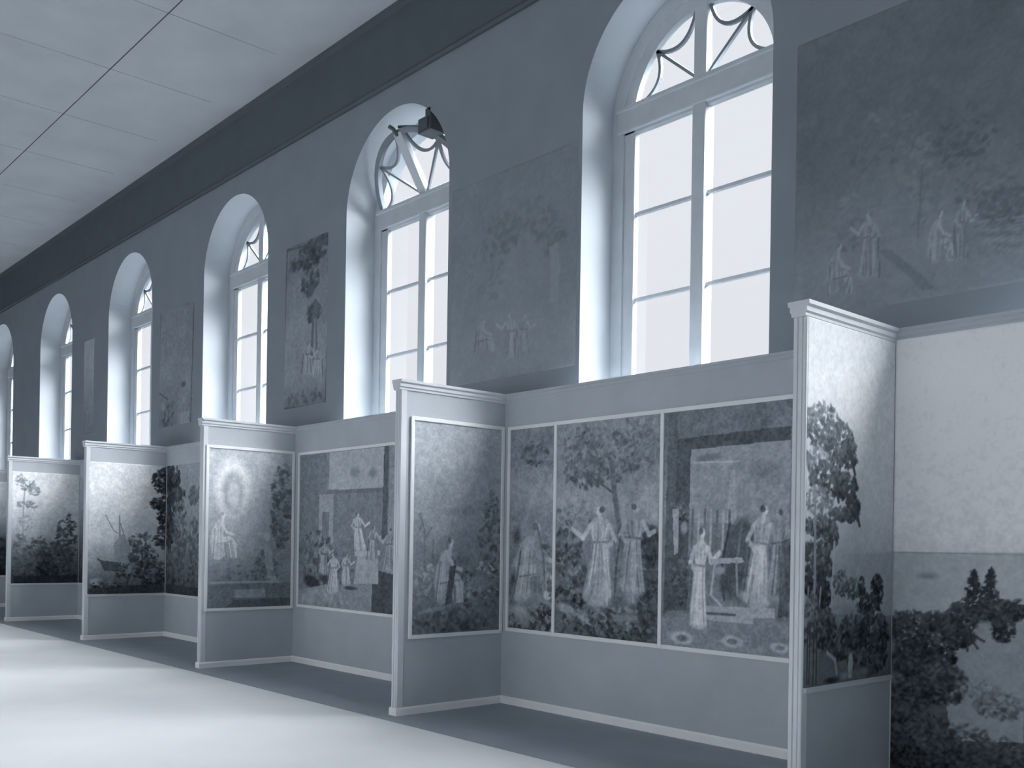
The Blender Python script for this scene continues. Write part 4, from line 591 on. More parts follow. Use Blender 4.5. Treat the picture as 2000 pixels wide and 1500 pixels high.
mural('scene_lone', 'wing', -6.868, (-1.275, -0.235, 0.675, 2.565), 0.006, [(0.685, 0.52), (1.051, 0.56), (1.418, 0.62), (1.739, 0.66), (1.969, 0.68), (2.337, 0.7), (2.613, 0.72)], [
    ('e', -0.939, 2.237, 0.345, 0.318, 0.0, 0.72, 0.9, 0.5), ('e', -0.655, 1.786, 0.3, 0.065, 0.1, 0.58, 0.8, 0.6), ('e', -0.461, 2.4, 0.185, 0.141, 0.0, 0.7, 0.9, 0.5),
    ('l', [(-1.227, 1.249), (-1.204, 1.559), (-1.164, 1.648)], 0.012, 0.58, 1.0), ('l', [(-1.127, 1.246), (-1.132, 1.603), (-1.184, 1.737)], 0.013, 0.56, 1.0), ('l', [(-1.133, 1.514), (-1.053, 1.625)], 0.01, 0.56, 1.0),
    ('l', [(-1.041, 1.333), (-1.032, 1.513)], 0.015, 0.56, 1.0), ('f', -0.356, 1.41, 0.138, 0.568, 0.5, 160, 0.039, 0.08, 0.8), ('f', -0.725, 1.233, 0.202, 0.138, 0.54, 60, 0.032, 0.14, 0.8),
    ('f', -0.609, 1.043, 0.242, 0.139, 0.6, 80, 0.032, 0.16, 0.8), ('f', -1.129, 1.156, 0.145, 0.179, 0.64, 60, 0.03, 0.12, 0.8), ('e', -0.735, 0.749, 0.711, 0.156, 0.12, 0.5, 0.5, 0.9),
    ('f', -0.793, 0.799, 0.517, 0.092, 0.48, 120, 0.042, 0.1, 0.8), ('e', -1.021, 0.904, 0.227, 0.027, 0.15, 0.64, 0.6, 1.0), ('e', -0.93, 0.991, 0.084, 0.053, 0.0, 0.714, 0.35, 0.9),
    ('e', -0.933, 1.021, 0.085, 0.054, 0.0, 0.711, 0.35, 0.9), ('e', -0.936, 1.052, 0.086, 0.054, 0.0, 0.732, 0.35, 0.9), ('e', -0.939, 1.082, 0.087, 0.055, 0.0, 0.719, 0.35, 0.9),
    ('e', -0.942, 1.113, 0.089, 0.056, 0.0, 0.751, 0.35, 0.9), ('e', -0.945, 1.144, 0.09, 0.057, 0.0, 0.76, 0.35, 0.9), ('e', -0.945, 1.144, 0.09, 0.057, 0.0, 0.77, 0.35, 0.9),
    ('e', -0.94, 1.173, 0.087, 0.055, 0.0, 0.731, 0.35, 0.9), ('e', -0.936, 1.202, 0.085, 0.054, 0.0, 0.765, 0.35, 0.9), ('e', -0.931, 1.231, 0.082, 0.052, 0.0, 0.765, 0.35, 0.9),
    ('e', -0.927, 1.26, 0.08, 0.05, 0.0, 0.728, 0.35, 0.9), ('e', -0.922, 1.289, 0.077, 0.049, 0.0, 0.731, 0.35, 0.9), ('e', -0.922, 1.289, 0.077, 0.049, 0.0, 0.735, 0.35, 0.9),
    ('e', -0.913, 1.31, 0.076, 0.048, 0.0, 0.721, 0.35, 0.9), ('e', -0.903, 1.332, 0.074, 0.046, 0.0, 0.744, 0.35, 0.9), ('e', -0.894, 1.353, 0.072, 0.045, 0.0, 0.757, 0.35, 0.9),
    ('e', -0.885, 1.375, 0.07, 0.044, 0.0, 0.754, 0.35, 0.9), ('e', -0.876, 1.396, 0.068, 0.043, 0.0, 0.76, 0.35, 0.9), ('e', -0.93, 1.168, 0.071, 0.045, 0.0, 0.77, 0.35, 0.9),
    ('e', -0.902, 1.172, 0.069, 0.043, 0.0, 0.786, 0.35, 0.9), ('e', -0.873, 1.176, 0.066, 0.042, 0.0, 0.8, 0.35, 0.9), ('e', -0.844, 1.181, 0.064, 0.04, 0.0, 0.786, 0.35, 0.9),
    ('e', -0.815, 1.185, 0.062, 0.039, 0.0, 0.809, 0.35, 0.9), ('e', -0.786, 1.189, 0.059, 0.037, 0.0, 0.795, 0.35, 0.9), ('e', -0.786, 1.189, 0.059, 0.037, 0.0, 0.793, 0.35, 0.9),
    ('e', -0.773, 1.175, 0.057, 0.036, 0.0, 0.79, 0.35, 0.9), ('e', -0.761, 1.162, 0.056, 0.035, 0.0, 0.772, 0.35, 0.9), ('e', -0.749, 1.149, 0.054, 0.033, 0.0, 0.789, 0.35, 0.9),
    ('e', -0.736, 1.135, 0.052, 0.032, 0.0, 0.777, 0.35, 0.9), ('e', -0.724, 1.122, 0.05, 0.032, 0.0, 0.795, 0.35, 0.9), ('e', -0.724, 1.122, 0.05, 0.032, 0.0, 0.786, 0.35, 0.9),
    ('e', -0.723, 1.094, 0.049, 0.032, 0.0, 0.752, 0.35, 0.9), ('e', -0.723, 1.065, 0.049, 0.032, 0.0, 0.767, 0.35, 0.9), ('e', -0.722, 1.037, 0.048, 0.032, 0.0, 0.792, 0.35, 0.9),
    ('e', -0.721, 1.008, 0.047, 0.032, 0.0, 0.794, 0.35, 0.9), ('e', -0.721, 0.98, 0.047, 0.032, 0.0, 0.792, 0.35, 0.9), ('l', [(-0.943, 1.359), (-0.955, 1.268), (-0.966, 1.176), (-0.974, 1.085), (-0.981, 0.993)], 0.01, 0.83, 0.7),
    ('l', [(-0.911, 1.346), (-0.924, 1.257), (-0.932, 1.169), (-0.936, 1.08), (-0.936, 0.991)], 0.01, 0.83, 0.7), ('l', [(-0.88, 1.332), (-0.879, 1.246), (-0.881, 1.16), (-0.885, 1.074), (-0.891, 0.989)], 0.01, 0.65, 0.7), ('l', [(-0.848, 1.319), (-0.851, 1.236), (-0.851, 1.153), (-0.849, 1.07), (-0.846, 0.986)], 0.01, 0.62, 0.7),
    ('l', [(-0.817, 1.305), (-0.819, 1.225), (-0.816, 1.145), (-0.81, 1.065), (-0.8, 0.984)], 0.01, 0.83, 0.7), ('l', [(-0.786, 1.189), (-0.773, 1.132), (-0.764, 1.075), (-0.761, 1.019), (-0.762, 0.963)], 0.01, 0.84, 0.7), ('l', [(-0.766, 1.188), (-0.758, 1.131), (-0.75, 1.075), (-0.744, 1.018), (-0.739, 0.961)], 0.01, 0.84, 0.7),
    ('l', [(-0.746, 1.187), (-0.743, 1.131), (-0.738, 1.074), (-0.728, 1.017), (-0.716, 0.96)], 0.01, 0.82, 0.7), ('l', [(-0.726, 1.187), (-0.712, 1.13), (-0.702, 1.073), (-0.695, 1.016), (-0.692, 0.959)], 0.01, 0.84, 0.7), ('l', [(-0.946, 1.131), (-0.898, 1.139), (-0.847, 1.146), (-0.793, 1.154), (-0.735, 1.161)], 0.01, 0.6, 0.7),
    ('l', [(-0.864, 1.383), (-0.805, 1.279), (-0.714, 1.251)], 0.025, 0.83, 0.8), ('l', [(-0.847, 1.41), (-0.836, 1.498)], 0.027, 0.8, 0.9), ('e', -0.836, 1.498, 0.033, 0.042, 0.0, 0.85, 0.35, 1.0),
    ('e', -0.85, 1.509, 0.029, 0.037, -0.3, 0.48, 0.5, 0.85), ('l', [(-0.822, 1.505), (-0.816, 1.505)], 0.005, 0.66, 0.6), ('l', [(-0.952, 1.321), (-0.966, 1.227), (-0.978, 1.132), (-0.989, 1.038), (-0.997, 0.943)], 0.011, 0.54, 0.7),
    ('p', [(-0.842, 1.282), (-0.771, 1.298), (-0.825, 0.961), (-0.895, 0.929)], 0.46, 1.0), ('f', -0.434, 1.27, 0.099, 0.075, 0.68, 30, 0.027, 0.14, 0.8), ('e', -0.486, 1.131, 0.135, 0.094, 0.0, 0.62, 0.7, 1.0)],
    'white-bordered print of a lone seated figure beside bare saplings, left of the three scenes', border=0.034, bpos='LRTB', seed=6)
mural('scene_niche', 'wing', -10.746, (-1.345, -0.235, 0.675, 2.565), 0.007, [(0.641, 0.52), (0.944, 0.58), (1.308, 0.68), (1.914, 0.76), (2.583, 0.78)], [
    ('e', -1.025, 2.093, 0.271, 0.409, 0.0, 0.9, 0.35, 1.0), ('e', -1.026, 2.045, 0.167, 0.301, 0.0, 0.74, 0.4, 1.0), ('e', -1.013, 2.021, 0.097, 0.217, 0.0, 0.84, 0.5, 1.0),
    ('e', -0.917, 1.551, 0.3, 0.363, 0.0, 0.8, 0.9, 0.6), ('e', -1.203, 1.304, 0.082, 0.062, 0.0, 0.853, 0.35, 0.9), ('e', -1.208, 1.333, 0.083, 0.063, 0.0, 0.812, 0.35, 0.9),
    ('e', -1.212, 1.362, 0.084, 0.064, 0.0, 0.847, 0.35, 0.9), ('e', -1.217, 1.39, 0.086, 0.065, 0.0, 0.836, 0.35, 0.9), ('e', -1.222, 1.419, 0.087, 0.066, 0.0, 0.837, 0.35, 0.9),
    ('e', -1.226, 1.447, 0.088, 0.066, 0.0, 0.857, 0.35, 0.9), ('e', -1.226, 1.447, 0.088, 0.066, 0.0, 0.811, 0.35, 0.9), ('e', -1.223, 1.475, 0.086, 0.065, 0.0, 0.832, 0.35, 0.9),
    ('e', -1.22, 1.502, 0.083, 0.063, 0.0, 0.811, 0.35, 0.9), ('e', -1.217, 1.529, 0.081, 0.061, 0.0, 0.851, 0.35, 0.9), ('e', -1.214, 1.557, 0.078, 0.059, 0.0, 0.869, 0.35, 0.9),
    ('e', -1.211, 1.584, 0.076, 0.057, 0.0, 0.818, 0.35, 0.9), ('e', -1.211, 1.584, 0.076, 0.057, 0.0, 0.867, 0.35, 0.9), ('e', -1.204, 1.604, 0.074, 0.056, 0.0, 0.825, 0.35, 0.9),
    ('e', -1.196, 1.624, 0.072, 0.054, 0.0, 0.834, 0.35, 0.9), ('e', -1.188, 1.644, 0.07, 0.053, 0.0, 0.858, 0.35, 0.9), ('e', -1.18, 1.665, 0.068, 0.051, 0.0, 0.844, 0.35, 0.9),
    ('e', -1.172, 1.685, 0.066, 0.05, 0.0, 0.835, 0.35, 0.9), ('e', -1.213, 1.471, 0.069, 0.052, 0.0, 0.89, 0.35, 0.9), ('e', -1.185, 1.475, 0.067, 0.05, 0.0, 0.888, 0.35, 0.9),
    ('e', -1.158, 1.48, 0.065, 0.049, 0.0, 0.874, 0.35, 0.9), ('e', -1.13, 1.484, 0.062, 0.047, 0.0, 0.873, 0.35, 0.9), ('e', -1.101, 1.488, 0.06, 0.045, 0.0, 0.874, 0.35, 0.9),
    ('e', -1.073, 1.493, 0.058, 0.043, 0.0, 0.887, 0.35, 0.9), ('e', -1.073, 1.493, 0.058, 0.043, 0.0, 0.897, 0.35, 0.9), ('e', -1.061, 1.481, 0.056, 0.042, 0.0, 0.909, 0.35, 0.9),
    ('e', -1.048, 1.468, 0.054, 0.04, 0.0, 0.886, 0.35, 0.9), ('e', -1.035, 1.456, 0.052, 0.039, 0.0, 0.897, 0.35, 0.9), ('e', -1.023, 1.444, 0.05, 0.037, 0.0, 0.858, 0.35, 0.9),
    ('e', -1.01, 1.432, 0.048, 0.036, 0.0, 0.874, 0.35, 0.9), ('e', -1.01, 1.432, 0.048, 0.036, 0.0, 0.91, 0.35, 0.9), ('e', -1.008, 1.405, 0.048, 0.036, 0.0, 0.875, 0.35, 0.9),
    ('e', -1.006, 1.379, 0.047, 0.035, 0.0, 0.855, 0.35, 0.9), ('e', -1.004, 1.352, 0.046, 0.035, 0.0, 0.863, 0.35, 0.9), ('e', -1.001, 1.326, 0.046, 0.034, 0.0, 0.858, 0.35, 0.9),
    ('e', -0.999, 1.299, 0.045, 0.034, 0.0, 0.861, 0.35, 0.9), ('l', [(-1.236, 1.649), (-1.237, 1.563), (-1.24, 1.477), (-1.246, 1.391), (-1.254, 1.306)], 0.009, 0.93, 0.7), ('l', [(-1.204, 1.637), (-1.203, 1.554), (-1.204, 1.471), (-1.206, 1.388), (-1.21, 1.305)], 0.009, 0.75, 0.7),
    ('l', [(-1.173, 1.625), (-1.17, 1.545), (-1.168, 1.464), (-1.166, 1.384), (-1.165, 1.303)], 0.009, 0.72, 0.7), ('l', [(-1.141, 1.613), (-1.143, 1.536), (-1.141, 1.458), (-1.133, 1.38), (-1.121, 1.302)], 0.009, 0.93, 0.7), ('l', [(-1.11, 1.601), (-1.097, 1.526), (-1.087, 1.451), (-1.08, 1.376), (-1.076, 1.301)], 0.009, 0.75, 0.7),
    ('l', [(-1.073, 1.493), (-1.062, 1.44), (-1.052, 1.387), (-1.044, 1.335), (-1.038, 1.282)], 0.009, 0.94, 0.7), ('l', [(-1.054, 1.493), (-1.05, 1.44), (-1.043, 1.387), (-1.031, 1.334), (-1.016, 1.282)], 0.009, 0.72, 0.7), ('l', [(-1.035, 1.492), (-1.031, 1.44), (-1.023, 1.387), (-1.011, 1.334), (-0.993, 1.281)], 0.009, 0.72, 0.7),
    ('l', [(-1.016, 1.492), (-0.998, 1.439), (-0.984, 1.386), (-0.975, 1.333), (-0.97, 1.28)], 0.009, 0.94, 0.7), ('l', [(-1.226, 1.436), (-1.18, 1.444), (-1.13, 1.452), (-1.078, 1.46), (-1.022, 1.468)], 0.009, 0.7, 0.7), ('l', [(-1.16, 1.673), (-1.097, 1.577), (-1.008, 1.552)], 0.021, 0.93, 0.8),
    ('l', [(-1.146, 1.698), (-1.139, 1.78)], 0.023, 0.9, 0.9), ('e', -1.139, 1.78, 0.032, 0.039, 0.0, 0.95, 0.35, 1.0), ('e', -1.153, 1.791, 0.029, 0.034, -0.3, 0.68, 0.5, 0.85),
    ('l', [(-1.126, 1.787), (-1.12, 1.787)], 0.005, 0.76, 0.6), ('l', [(-1.242, 1.614), (-1.244, 1.525), (-1.249, 1.436), (-1.256, 1.347), (-1.267, 1.259)], 0.01, 0.64, 0.7), ('e', -0.31, 1.607, 0.35, 0.876, -0.2, 0.6, 0.6, 0.8),
    ('e', -0.297, 2.358, 0.21, 0.251, 0.0, 0.66, 0.9, 0.6), ('f', -0.388, 1.919, 0.139, 0.561, 0.52, 140, 0.046, 0.08, 0.8), ('f', -0.593, 1.116, 0.162, 0.246, 0.5, 120, 0.039, 0.08, 0.8),
    ('p', [(-0.628, 1.425), (-0.571, 1.609), (-0.52, 1.423), (-0.484, 1.112), (-0.391, 0.922), (-0.28, 0.854), (-0.282, 0.76), (-0.461, 0.832), (-0.567, 1.054)], 0.68, 1.0), ('e', -0.579, 1.535, 0.047, 0.074, 0.0, 0.76, 0.4, 1.0), ('p', [(-1.309, 0.964), (-0.243, 0.978), (-0.248, 0.677), (-1.326, 0.682)], 0.54, 1.0),
    ('p', [(-0.993, 0.902), (-0.596, 0.907), (-0.584, 0.808), (-0.981, 0.805)], 0.66, 1.0), ('f', -0.86, 1.065, 0.394, 0.121, 0.56, 80, 0.038, 0.08, 0.8), ('l', [(-1.296, 0.987), (-0.527, 0.99)], 0.018, 0.68, 1.0),
    ('p', [(-0.995, 0.781), (-0.246, 0.79), (-0.248, 0.677), (-1.125, 0.681)], 0.44, 0.8)],
    'white-bordered print with a pale oval niche behind a seated figure', border=0.034, bpos='LRTB', seed=7)
mural('scene_temple', 'back', -0.211, (-10.63, -7.0, 0.7, 2.545), 0.009, [(0.627, 0.6), (1.007, 0.56), (1.531, 0.56), (2.112, 0.6), (2.518, 0.58)], [
    ('p', [(-10.584, 2.507), (-9.993, 2.52), (-10.021, 1.536), (-10.614, 1.479)], 0.56, 1.0), ('p', [(-9.937, 2.522), (-8.788, 2.519), (-8.8, 2.066), (-9.949, 2.086)], 0.72, 1.0), ('e', -9.399, 2.268, 0.126, 0.081, 0.0, 0.6, 0.6, 1.0),
    ('e', -9.041, 2.247, 0.12, 0.079, 0.0, 0.6, 0.6, 1.0), ('p', [(-9.994, 2.088), (-8.552, 2.076), (-8.554, 2.022), (-9.996, 2.04)], 0.54, 1.0), ('p', [(-8.826, 2.533), (-8.73, 2.531), (-8.756, 1.523), (-8.853, 1.524)], 0.46, 1.0),
    ('p', [(-8.711, 2.53), (-8.559, 2.534), (-8.598, 1.03), (-8.75, 1.026)], 0.64, 1.0), ('p', [(-10.157, 2.035), (-9.838, 2.033), (-9.837, 1.296), (-10.155, 1.295)], 0.68, 1.0), ('p', [(-10.082, 1.826), (-9.934, 1.834), (-9.932, 1.499), (-10.08, 1.488)], 0.56, 1.0),
    ('p', [(-9.783, 2.031), (-8.849, 2.024), (-8.862, 1.524), (-9.798, 1.498)], 0.58, 1.0), ('f', -10.198, 1.416, 0.395, 0.182, 0.48, 90, 0.053, 0.12, 0.8), ('f', -9.975, 1.176, 0.564, 0.216, 0.48, 130, 0.052, 0.14, 0.8),
    ('e', -10.303, 1.0, 0.235, 0.092, -0.2, 0.34, 0.4, 1.0), ('e', -10.024, 1.055, 0.136, 0.06, 0.0, 0.38, 0.5, 1.0), ('p', [(-10.632, 0.886), (-9.98, 0.984), (-8.974, 1.021), (-8.579, 1.03), (-8.588, 0.681), (-10.625, 0.68)], 0.62, 1.0),
    ('f', -9.985, 0.816, 0.565, 0.084, 0.64, 50, 0.069, 0.08, 0.8), ('p', [(-9.019, 1.188), (-8.576, 1.139), (-8.588, 0.681), (-9.032, 0.693)], 0.38, 0.85), ('p', [(-9.32, 1.345), (-8.916, 1.357), (-8.905, 1.033), (-9.392, 1.01)], 0.7, 1.0),
    ('p', [(-9.381, 1.379), (-8.876, 1.396), (-8.877, 1.346), (-9.383, 1.322)], 0.76, 1.0), ('e', -9.844, 0.918, 0.124, 0.053, 0.0, 0.734, 0.35, 0.9), ('e', -9.84, 0.936, 0.122, 0.052, 0.0, 0.72, 0.35, 0.9),
    ('e', -9.836, 0.953, 0.12, 0.051, 0.0, 0.693, 0.35, 0.9), ('e', -9.831, 0.971, 0.118, 0.051, 0.0, 0.695, 0.35, 0.9), ('e', -9.827, 0.989, 0.116, 0.05, 0.0, 0.714, 0.35, 0.9),
    ('e', -9.823, 1.007, 0.114, 0.049, 0.0, 0.73, 0.35, 0.9), ('e', -9.823, 1.007, 0.114, 0.049, 0.0, 0.733, 0.35, 0.9), ('e', -9.82, 1.028, 0.109, 0.047, 0.0, 0.717, 0.35, 0.9),
    ('e', -9.818, 1.049, 0.104, 0.045, 0.0, 0.699, 0.35, 0.9), ('e', -9.815, 1.071, 0.1, 0.043, 0.0, 0.718, 0.35, 0.9), ('e', -9.813, 1.092, 0.095, 0.041, 0.0, 0.705, 0.35, 0.9),
    ('e', -9.81, 1.113, 0.09, 0.039, 0.0, 0.697, 0.35, 0.9), ('e', -9.81, 1.113, 0.09, 0.039, 0.0, 0.748, 0.35, 0.9), ('e', -9.812, 1.127, 0.087, 0.037, 0.0, 0.736, 0.35, 0.9),
    ('e', -9.813, 1.141, 0.084, 0.036, 0.0, 0.725, 0.35, 0.9), ('e', -9.815, 1.155, 0.082, 0.035, 0.0, 0.71, 0.35, 0.9), ('e', -9.816, 1.169, 0.079, 0.034, 0.0, 0.7, 0.35, 0.9),
    ('e', -9.818, 1.183, 0.076, 0.033, 0.0, 0.73, 0.35, 0.9), ('e', -9.818, 1.183, 0.076, 0.033, 0.0, 0.724, 0.35, 0.9), ('e', -9.817, 1.197, 0.08, 0.034, 0.0, 0.734, 0.35, 0.9),
    ('e', -9.817, 1.212, 0.083, 0.036, 0.0, 0.703, 0.35, 0.9), ('e', -9.817, 1.227, 0.087, 0.037, 0.0, 0.748, 0.35, 0.9), ('e', -9.816, 1.242, 0.091, 0.039, 0.0, 0.715, 0.35, 0.9),
    ('e', -9.816, 1.257, 0.095, 0.041, 0.0, 0.74, 0.35, 0.9), ('e', -9.816, 1.257, 0.095, 0.041, 0.0, 0.706, 0.35, 0.9), ('e', -9.816, 1.26, 0.09, 0.039, 0.0, 0.709, 0.35, 0.9),
    ('e', -9.816, 1.264, 0.085, 0.037, 0.0, 0.72, 0.35, 0.9), ('e', -9.815, 1.268, 0.081, 0.035, 0.0, 0.721, 0.35, 0.9), ('e', -9.815, 1.271, 0.076, 0.033, 0.0, 0.746, 0.35, 0.9),
    ('e', -9.815, 1.275, 0.071, 0.031, 0.0, 0.736, 0.35, 0.9), ('l', [(-9.761, 1.165), (-9.759, 1.103), (-9.75, 1.041), (-9.735, 0.979), (-9.714, 0.917)], 0.012, 0.82, 0.7), ('l', [(-9.776, 1.165), (-9.763, 1.103), (-9.755, 1.04), (-9.752, 0.978), (-9.753, 0.916)], 0.012, 0.8, 0.7),
    ('l', [(-9.79, 1.164), (-9.796, 1.102), (-9.796, 1.04), (-9.79, 0.977), (-9.777, 0.915)], 0.012, 0.82, 0.7), ('l', [(-9.804, 1.164), (-9.796, 1.102), (-9.794, 1.04), (-9.797, 0.977), (-9.807, 0.914)], 0.012, 0.78, 0.7), ('l', [(-9.818, 1.164), (-9.822, 1.101), (-9.825, 1.039), (-9.828, 0.976), (-9.832, 0.914)], 0.012, 0.82, 0.7),
    ('l', [(-9.833, 1.164), (-9.848, 1.101), (-9.86, 1.038), (-9.866, 0.975), (-9.868, 0.913)], 0.012, 0.62, 0.7), ('l', [(-9.847, 1.164), (-9.855, 1.101), (-9.865, 1.038), (-9.877, 0.975), (-9.891, 0.912)], 0.012, 0.82, 0.7), ('l', [(-9.861, 1.163), (-9.88, 1.1), (-9.897, 1.037), (-9.913, 0.974), (-9.928, 0.911)], 0.012, 0.6, 0.7),
    ('l', [(-9.876, 1.163), (-9.896, 1.1), (-9.916, 1.037), (-9.934, 0.974), (-9.95, 0.91)], 0.012, 0.78, 0.7), ('l', [(-9.749, 1.266), (-9.753, 1.246), (-9.76, 1.225), (-9.769, 1.204), (-9.78, 1.183)], 0.012, 0.8, 0.7), ('l', [(-9.792, 1.266), (-9.799, 1.245), (-9.804, 1.224), (-9.807, 1.203), (-9.808, 1.183)], 0.012, 0.8, 0.7),
    ('l', [(-9.835, 1.266), (-9.839, 1.245), (-9.841, 1.224), (-9.84, 1.203), (-9.837, 1.182)], 0.012, 0.8, 0.7), ('l', [(-9.878, 1.265), (-9.873, 1.245), (-9.869, 1.224), (-9.867, 1.203), (-9.866, 1.182)], 0.012, 0.8, 0.7), ('l', [(-9.733, 1.184), (-9.775, 1.181), (-9.818, 1.179), (-9.861, 1.177), (-9.904, 1.174)], 0.012, 0.59, 0.7),
    ('l', [(-9.897, 1.261), (-9.961, 1.195), (-10.058, 1.236)], 0.02, 0.82, 0.85), ('l', [(-9.735, 1.262), (-9.69, 1.193), (-9.762, 1.151)], 0.02, 0.77, 0.8), ('l', [(-9.815, 1.277), (-9.823, 1.328)], 0.02, 0.78, 0.9),
    ('e', -9.823, 1.328, 0.038, 0.024, 0.0, 0.83, 0.35, 1.0), ('e', -9.802, 1.335, 0.034, 0.021, 0.3, 0.42, 0.5, 0.85), ('l', [(-9.842, 1.334), (-9.852, 1.334)], 0.007, 0.64, 0.6),
    ('l', [(-9.695, 1.184), (-9.685, 1.115), (-9.679, 1.047), (-9.675, 0.978), (-9.675, 0.909)], 0.012, 0.52, 0.7), ('e', -10.027, 1.126, 0.11, 0.047, 0.0, 0.605, 0.35, 0.9), ('e', -10.03, 1.14, 0.108, 0.046, 0.0, 0.643, 0.35, 0.9),
    ('e', -10.033, 1.154, 0.107, 0.045, 0.0, 0.65, 0.35, 0.9), ('e', -10.036, 1.168, 0.105, 0.044, 0.0, 0.591, 0.35, 0.9), ('e', -10.039, 1.183, 0.103, 0.044, 0.0, 0.599, 0.35, 0.9),
    ('e', -10.042, 1.197, 0.102, 0.043, 0.0, 0.631, 0.35, 0.9), ('e', -10.042, 1.197, 0.102, 0.043, 0.0, 0.611, 0.35, 0.9), ('e', -10.044, 1.214, 0.097, 0.041, 0.0, 0.629, 0.35, 0.9),
    ('e', -10.045, 1.231, 0.093, 0.039, 0.0, 0.604, 0.35, 0.9), ('e', -10.046, 1.248, 0.089, 0.038, 0.0, 0.596, 0.35, 0.9), ('e', -10.047, 1.265, 0.085, 0.036, 0.0, 0.592, 0.35, 0.9),
    ('e', -10.048, 1.283, 0.081, 0.034, 0.0, 0.637, 0.35, 0.9), ('e', -10.048, 1.283, 0.081, 0.034, 0.0, 0.613, 0.35, 0.9), ('e', -10.046, 1.294, 0.078, 0.033, 0.0, 0.629, 0.35, 0.9),
    ('e', -10.044, 1.305, 0.075, 0.032, 0.0, 0.598, 0.35, 0.9), ('e', -10.042, 1.316, 0.073, 0.031, 0.0, 0.624, 0.35, 0.9), ('e', -10.04, 1.327, 0.07, 0.03, 0.0, 0.642, 0.35, 0.9),
    ('e', -10.038, 1.339, 0.068, 0.029, 0.0, 0.612, 0.35, 0.9), ('e', -10.038, 1.339, 0.068, 0.029, 0.0, 0.617, 0.35, 0.9), ('e', -10.038, 1.351, 0.071, 0.03, 0.0, 0.622, 0.35, 0.9),
    ('e', -10.038, 1.362, 0.074, 0.032, 0.0, 0.618, 0.35, 0.9), ('e', -10.037, 1.374, 0.078, 0.033, 0.0, 0.613, 0.35, 0.9), ('e', -10.037, 1.386, 0.081, 0.034, 0.0, 0.639, 0.35, 0.9),
    ('e', -10.037, 1.398, 0.085, 0.036, 0.0, 0.642, 0.35, 0.9), ('e', -10.037, 1.398, 0.085, 0.036, 0.0, 0.64, 0.35, 0.9), ('e', -10.037, 1.401, 0.08, 0.034, 0.0, 0.625, 0.35, 0.9),
    ('e', -10.036, 1.404, 0.076, 0.032, 0.0, 0.648, 0.35, 0.9), ('e', -10.036, 1.407, 0.072, 0.03, 0.0, 0.603, 0.35, 0.9), ('e', -10.036, 1.41, 0.068, 0.029, 0.0, 0.64, 0.35, 0.9),
    ('e', -10.036, 1.413, 0.063, 0.027, 0.0, 0.617, 0.35, 0.9), ('l', [(-10.09, 1.323), (-10.094, 1.273), (-10.104, 1.222), (-10.121, 1.171), (-10.143, 1.12)], 0.012, 0.7, 0.7), ('l', [(-10.077, 1.324), (-10.082, 1.273), (-10.091, 1.222), (-10.104, 1.172), (-10.121, 1.121)], 0.012, 0.68, 0.7),
    ('l', [(-10.064, 1.324), (-10.064, 1.273), (-10.068, 1.223), (-10.075, 1.172), (-10.085, 1.121)], 0.012, 0.72, 0.7), ('l', [(-10.051, 1.324), (-10.053, 1.273), (-10.056, 1.223), (-10.061, 1.172), (-10.068, 1.122)], 0.012, 0.7, 0.7), ('l', [(-10.039, 1.324), (-10.036, 1.273), (-10.035, 1.223), (-10.036, 1.173), (-10.039, 1.122)], 0.012, 0.72, 0.7),
    ('l', [(-10.026, 1.324), (-10.014, 1.273), (-10.008, 1.223), (-10.008, 1.173), (-10.012, 1.123)], 0.012, 0.52, 0.7), ('l', [(-10.013, 1.324), (-10.006, 1.274), (-9.999, 1.223), (-9.993, 1.173), (-9.987, 1.123)], 0.012, 0.72, 0.7), ('l', [(-10.001, 1.324), (-9.999, 1.274), (-9.992, 1.223), (-9.98, 1.173), (-9.962, 1.123)], 0.012, 0.5, 0.7),
    ('l', [(-9.988, 1.324), (-9.975, 1.274), (-9.963, 1.224), (-9.952, 1.174), (-9.942, 1.124)], 0.012, 0.7, 0.7), ('l', [(-10.096, 1.406), (-10.099, 1.389), (-10.096, 1.372), (-10.087, 1.355), (-10.072, 1.339)], 0.012, 0.52, 0.7), ('l', [(-10.058, 1.406), (-10.048, 1.389), (-10.042, 1.372), (-10.042, 1.355), (-10.047, 1.339)], 0.012, 0.52, 0.7),
    ('l', [(-10.019, 1.406), (-10.027, 1.389), (-10.03, 1.372), (-10.028, 1.355), (-10.021, 1.339)], 0.012, 0.7, 0.7), ('l', [(-9.981, 1.406), (-9.994, 1.389), (-10.001, 1.372), (-10.001, 1.355), (-9.996, 1.339)], 0.012, 0.7, 0.7), ('l', [(-10.115, 1.338), (-10.077, 1.337), (-10.038, 1.336), (-10.0, 1.334), (-9.962, 1.333)], 0.012, 0.49, 0.7),
    ('l', [(-9.965, 1.402), (-9.912, 1.35), (-9.828, 1.383)], 0.016, 0.72, 0.85), ('l', [(-10.109, 1.402), (-10.154, 1.346), (-10.09, 1.312)], 0.016, 0.67, 0.8), ('l', [(-10.036, 1.415), (-10.026, 1.456)], 0.016, 0.68, 0.9),
    ('e', -10.026, 1.456, 0.031, 0.019, 0.0, 0.73, 0.35, 1.0), ('e', -10.045, 1.461, 0.028, 0.017, -0.3, 0.42, 0.5, 0.85), ('l', [(-10.009, 1.46), (-10.001, 1.46)], 0.007, 0.54, 0.6),
    ('l', [(-10.149, 1.338), (-10.16, 1.282), (-10.169, 1.225), (-10.176, 1.169), (-10.182, 1.112)], 0.012, 0.42, 0.7), ('e', -9.26, 1.404, 0.122, 0.054, 0.0, 0.758, 0.35, 0.9), ('e', -9.267, 1.42, 0.12, 0.053, 0.0, 0.745, 0.35, 0.9),
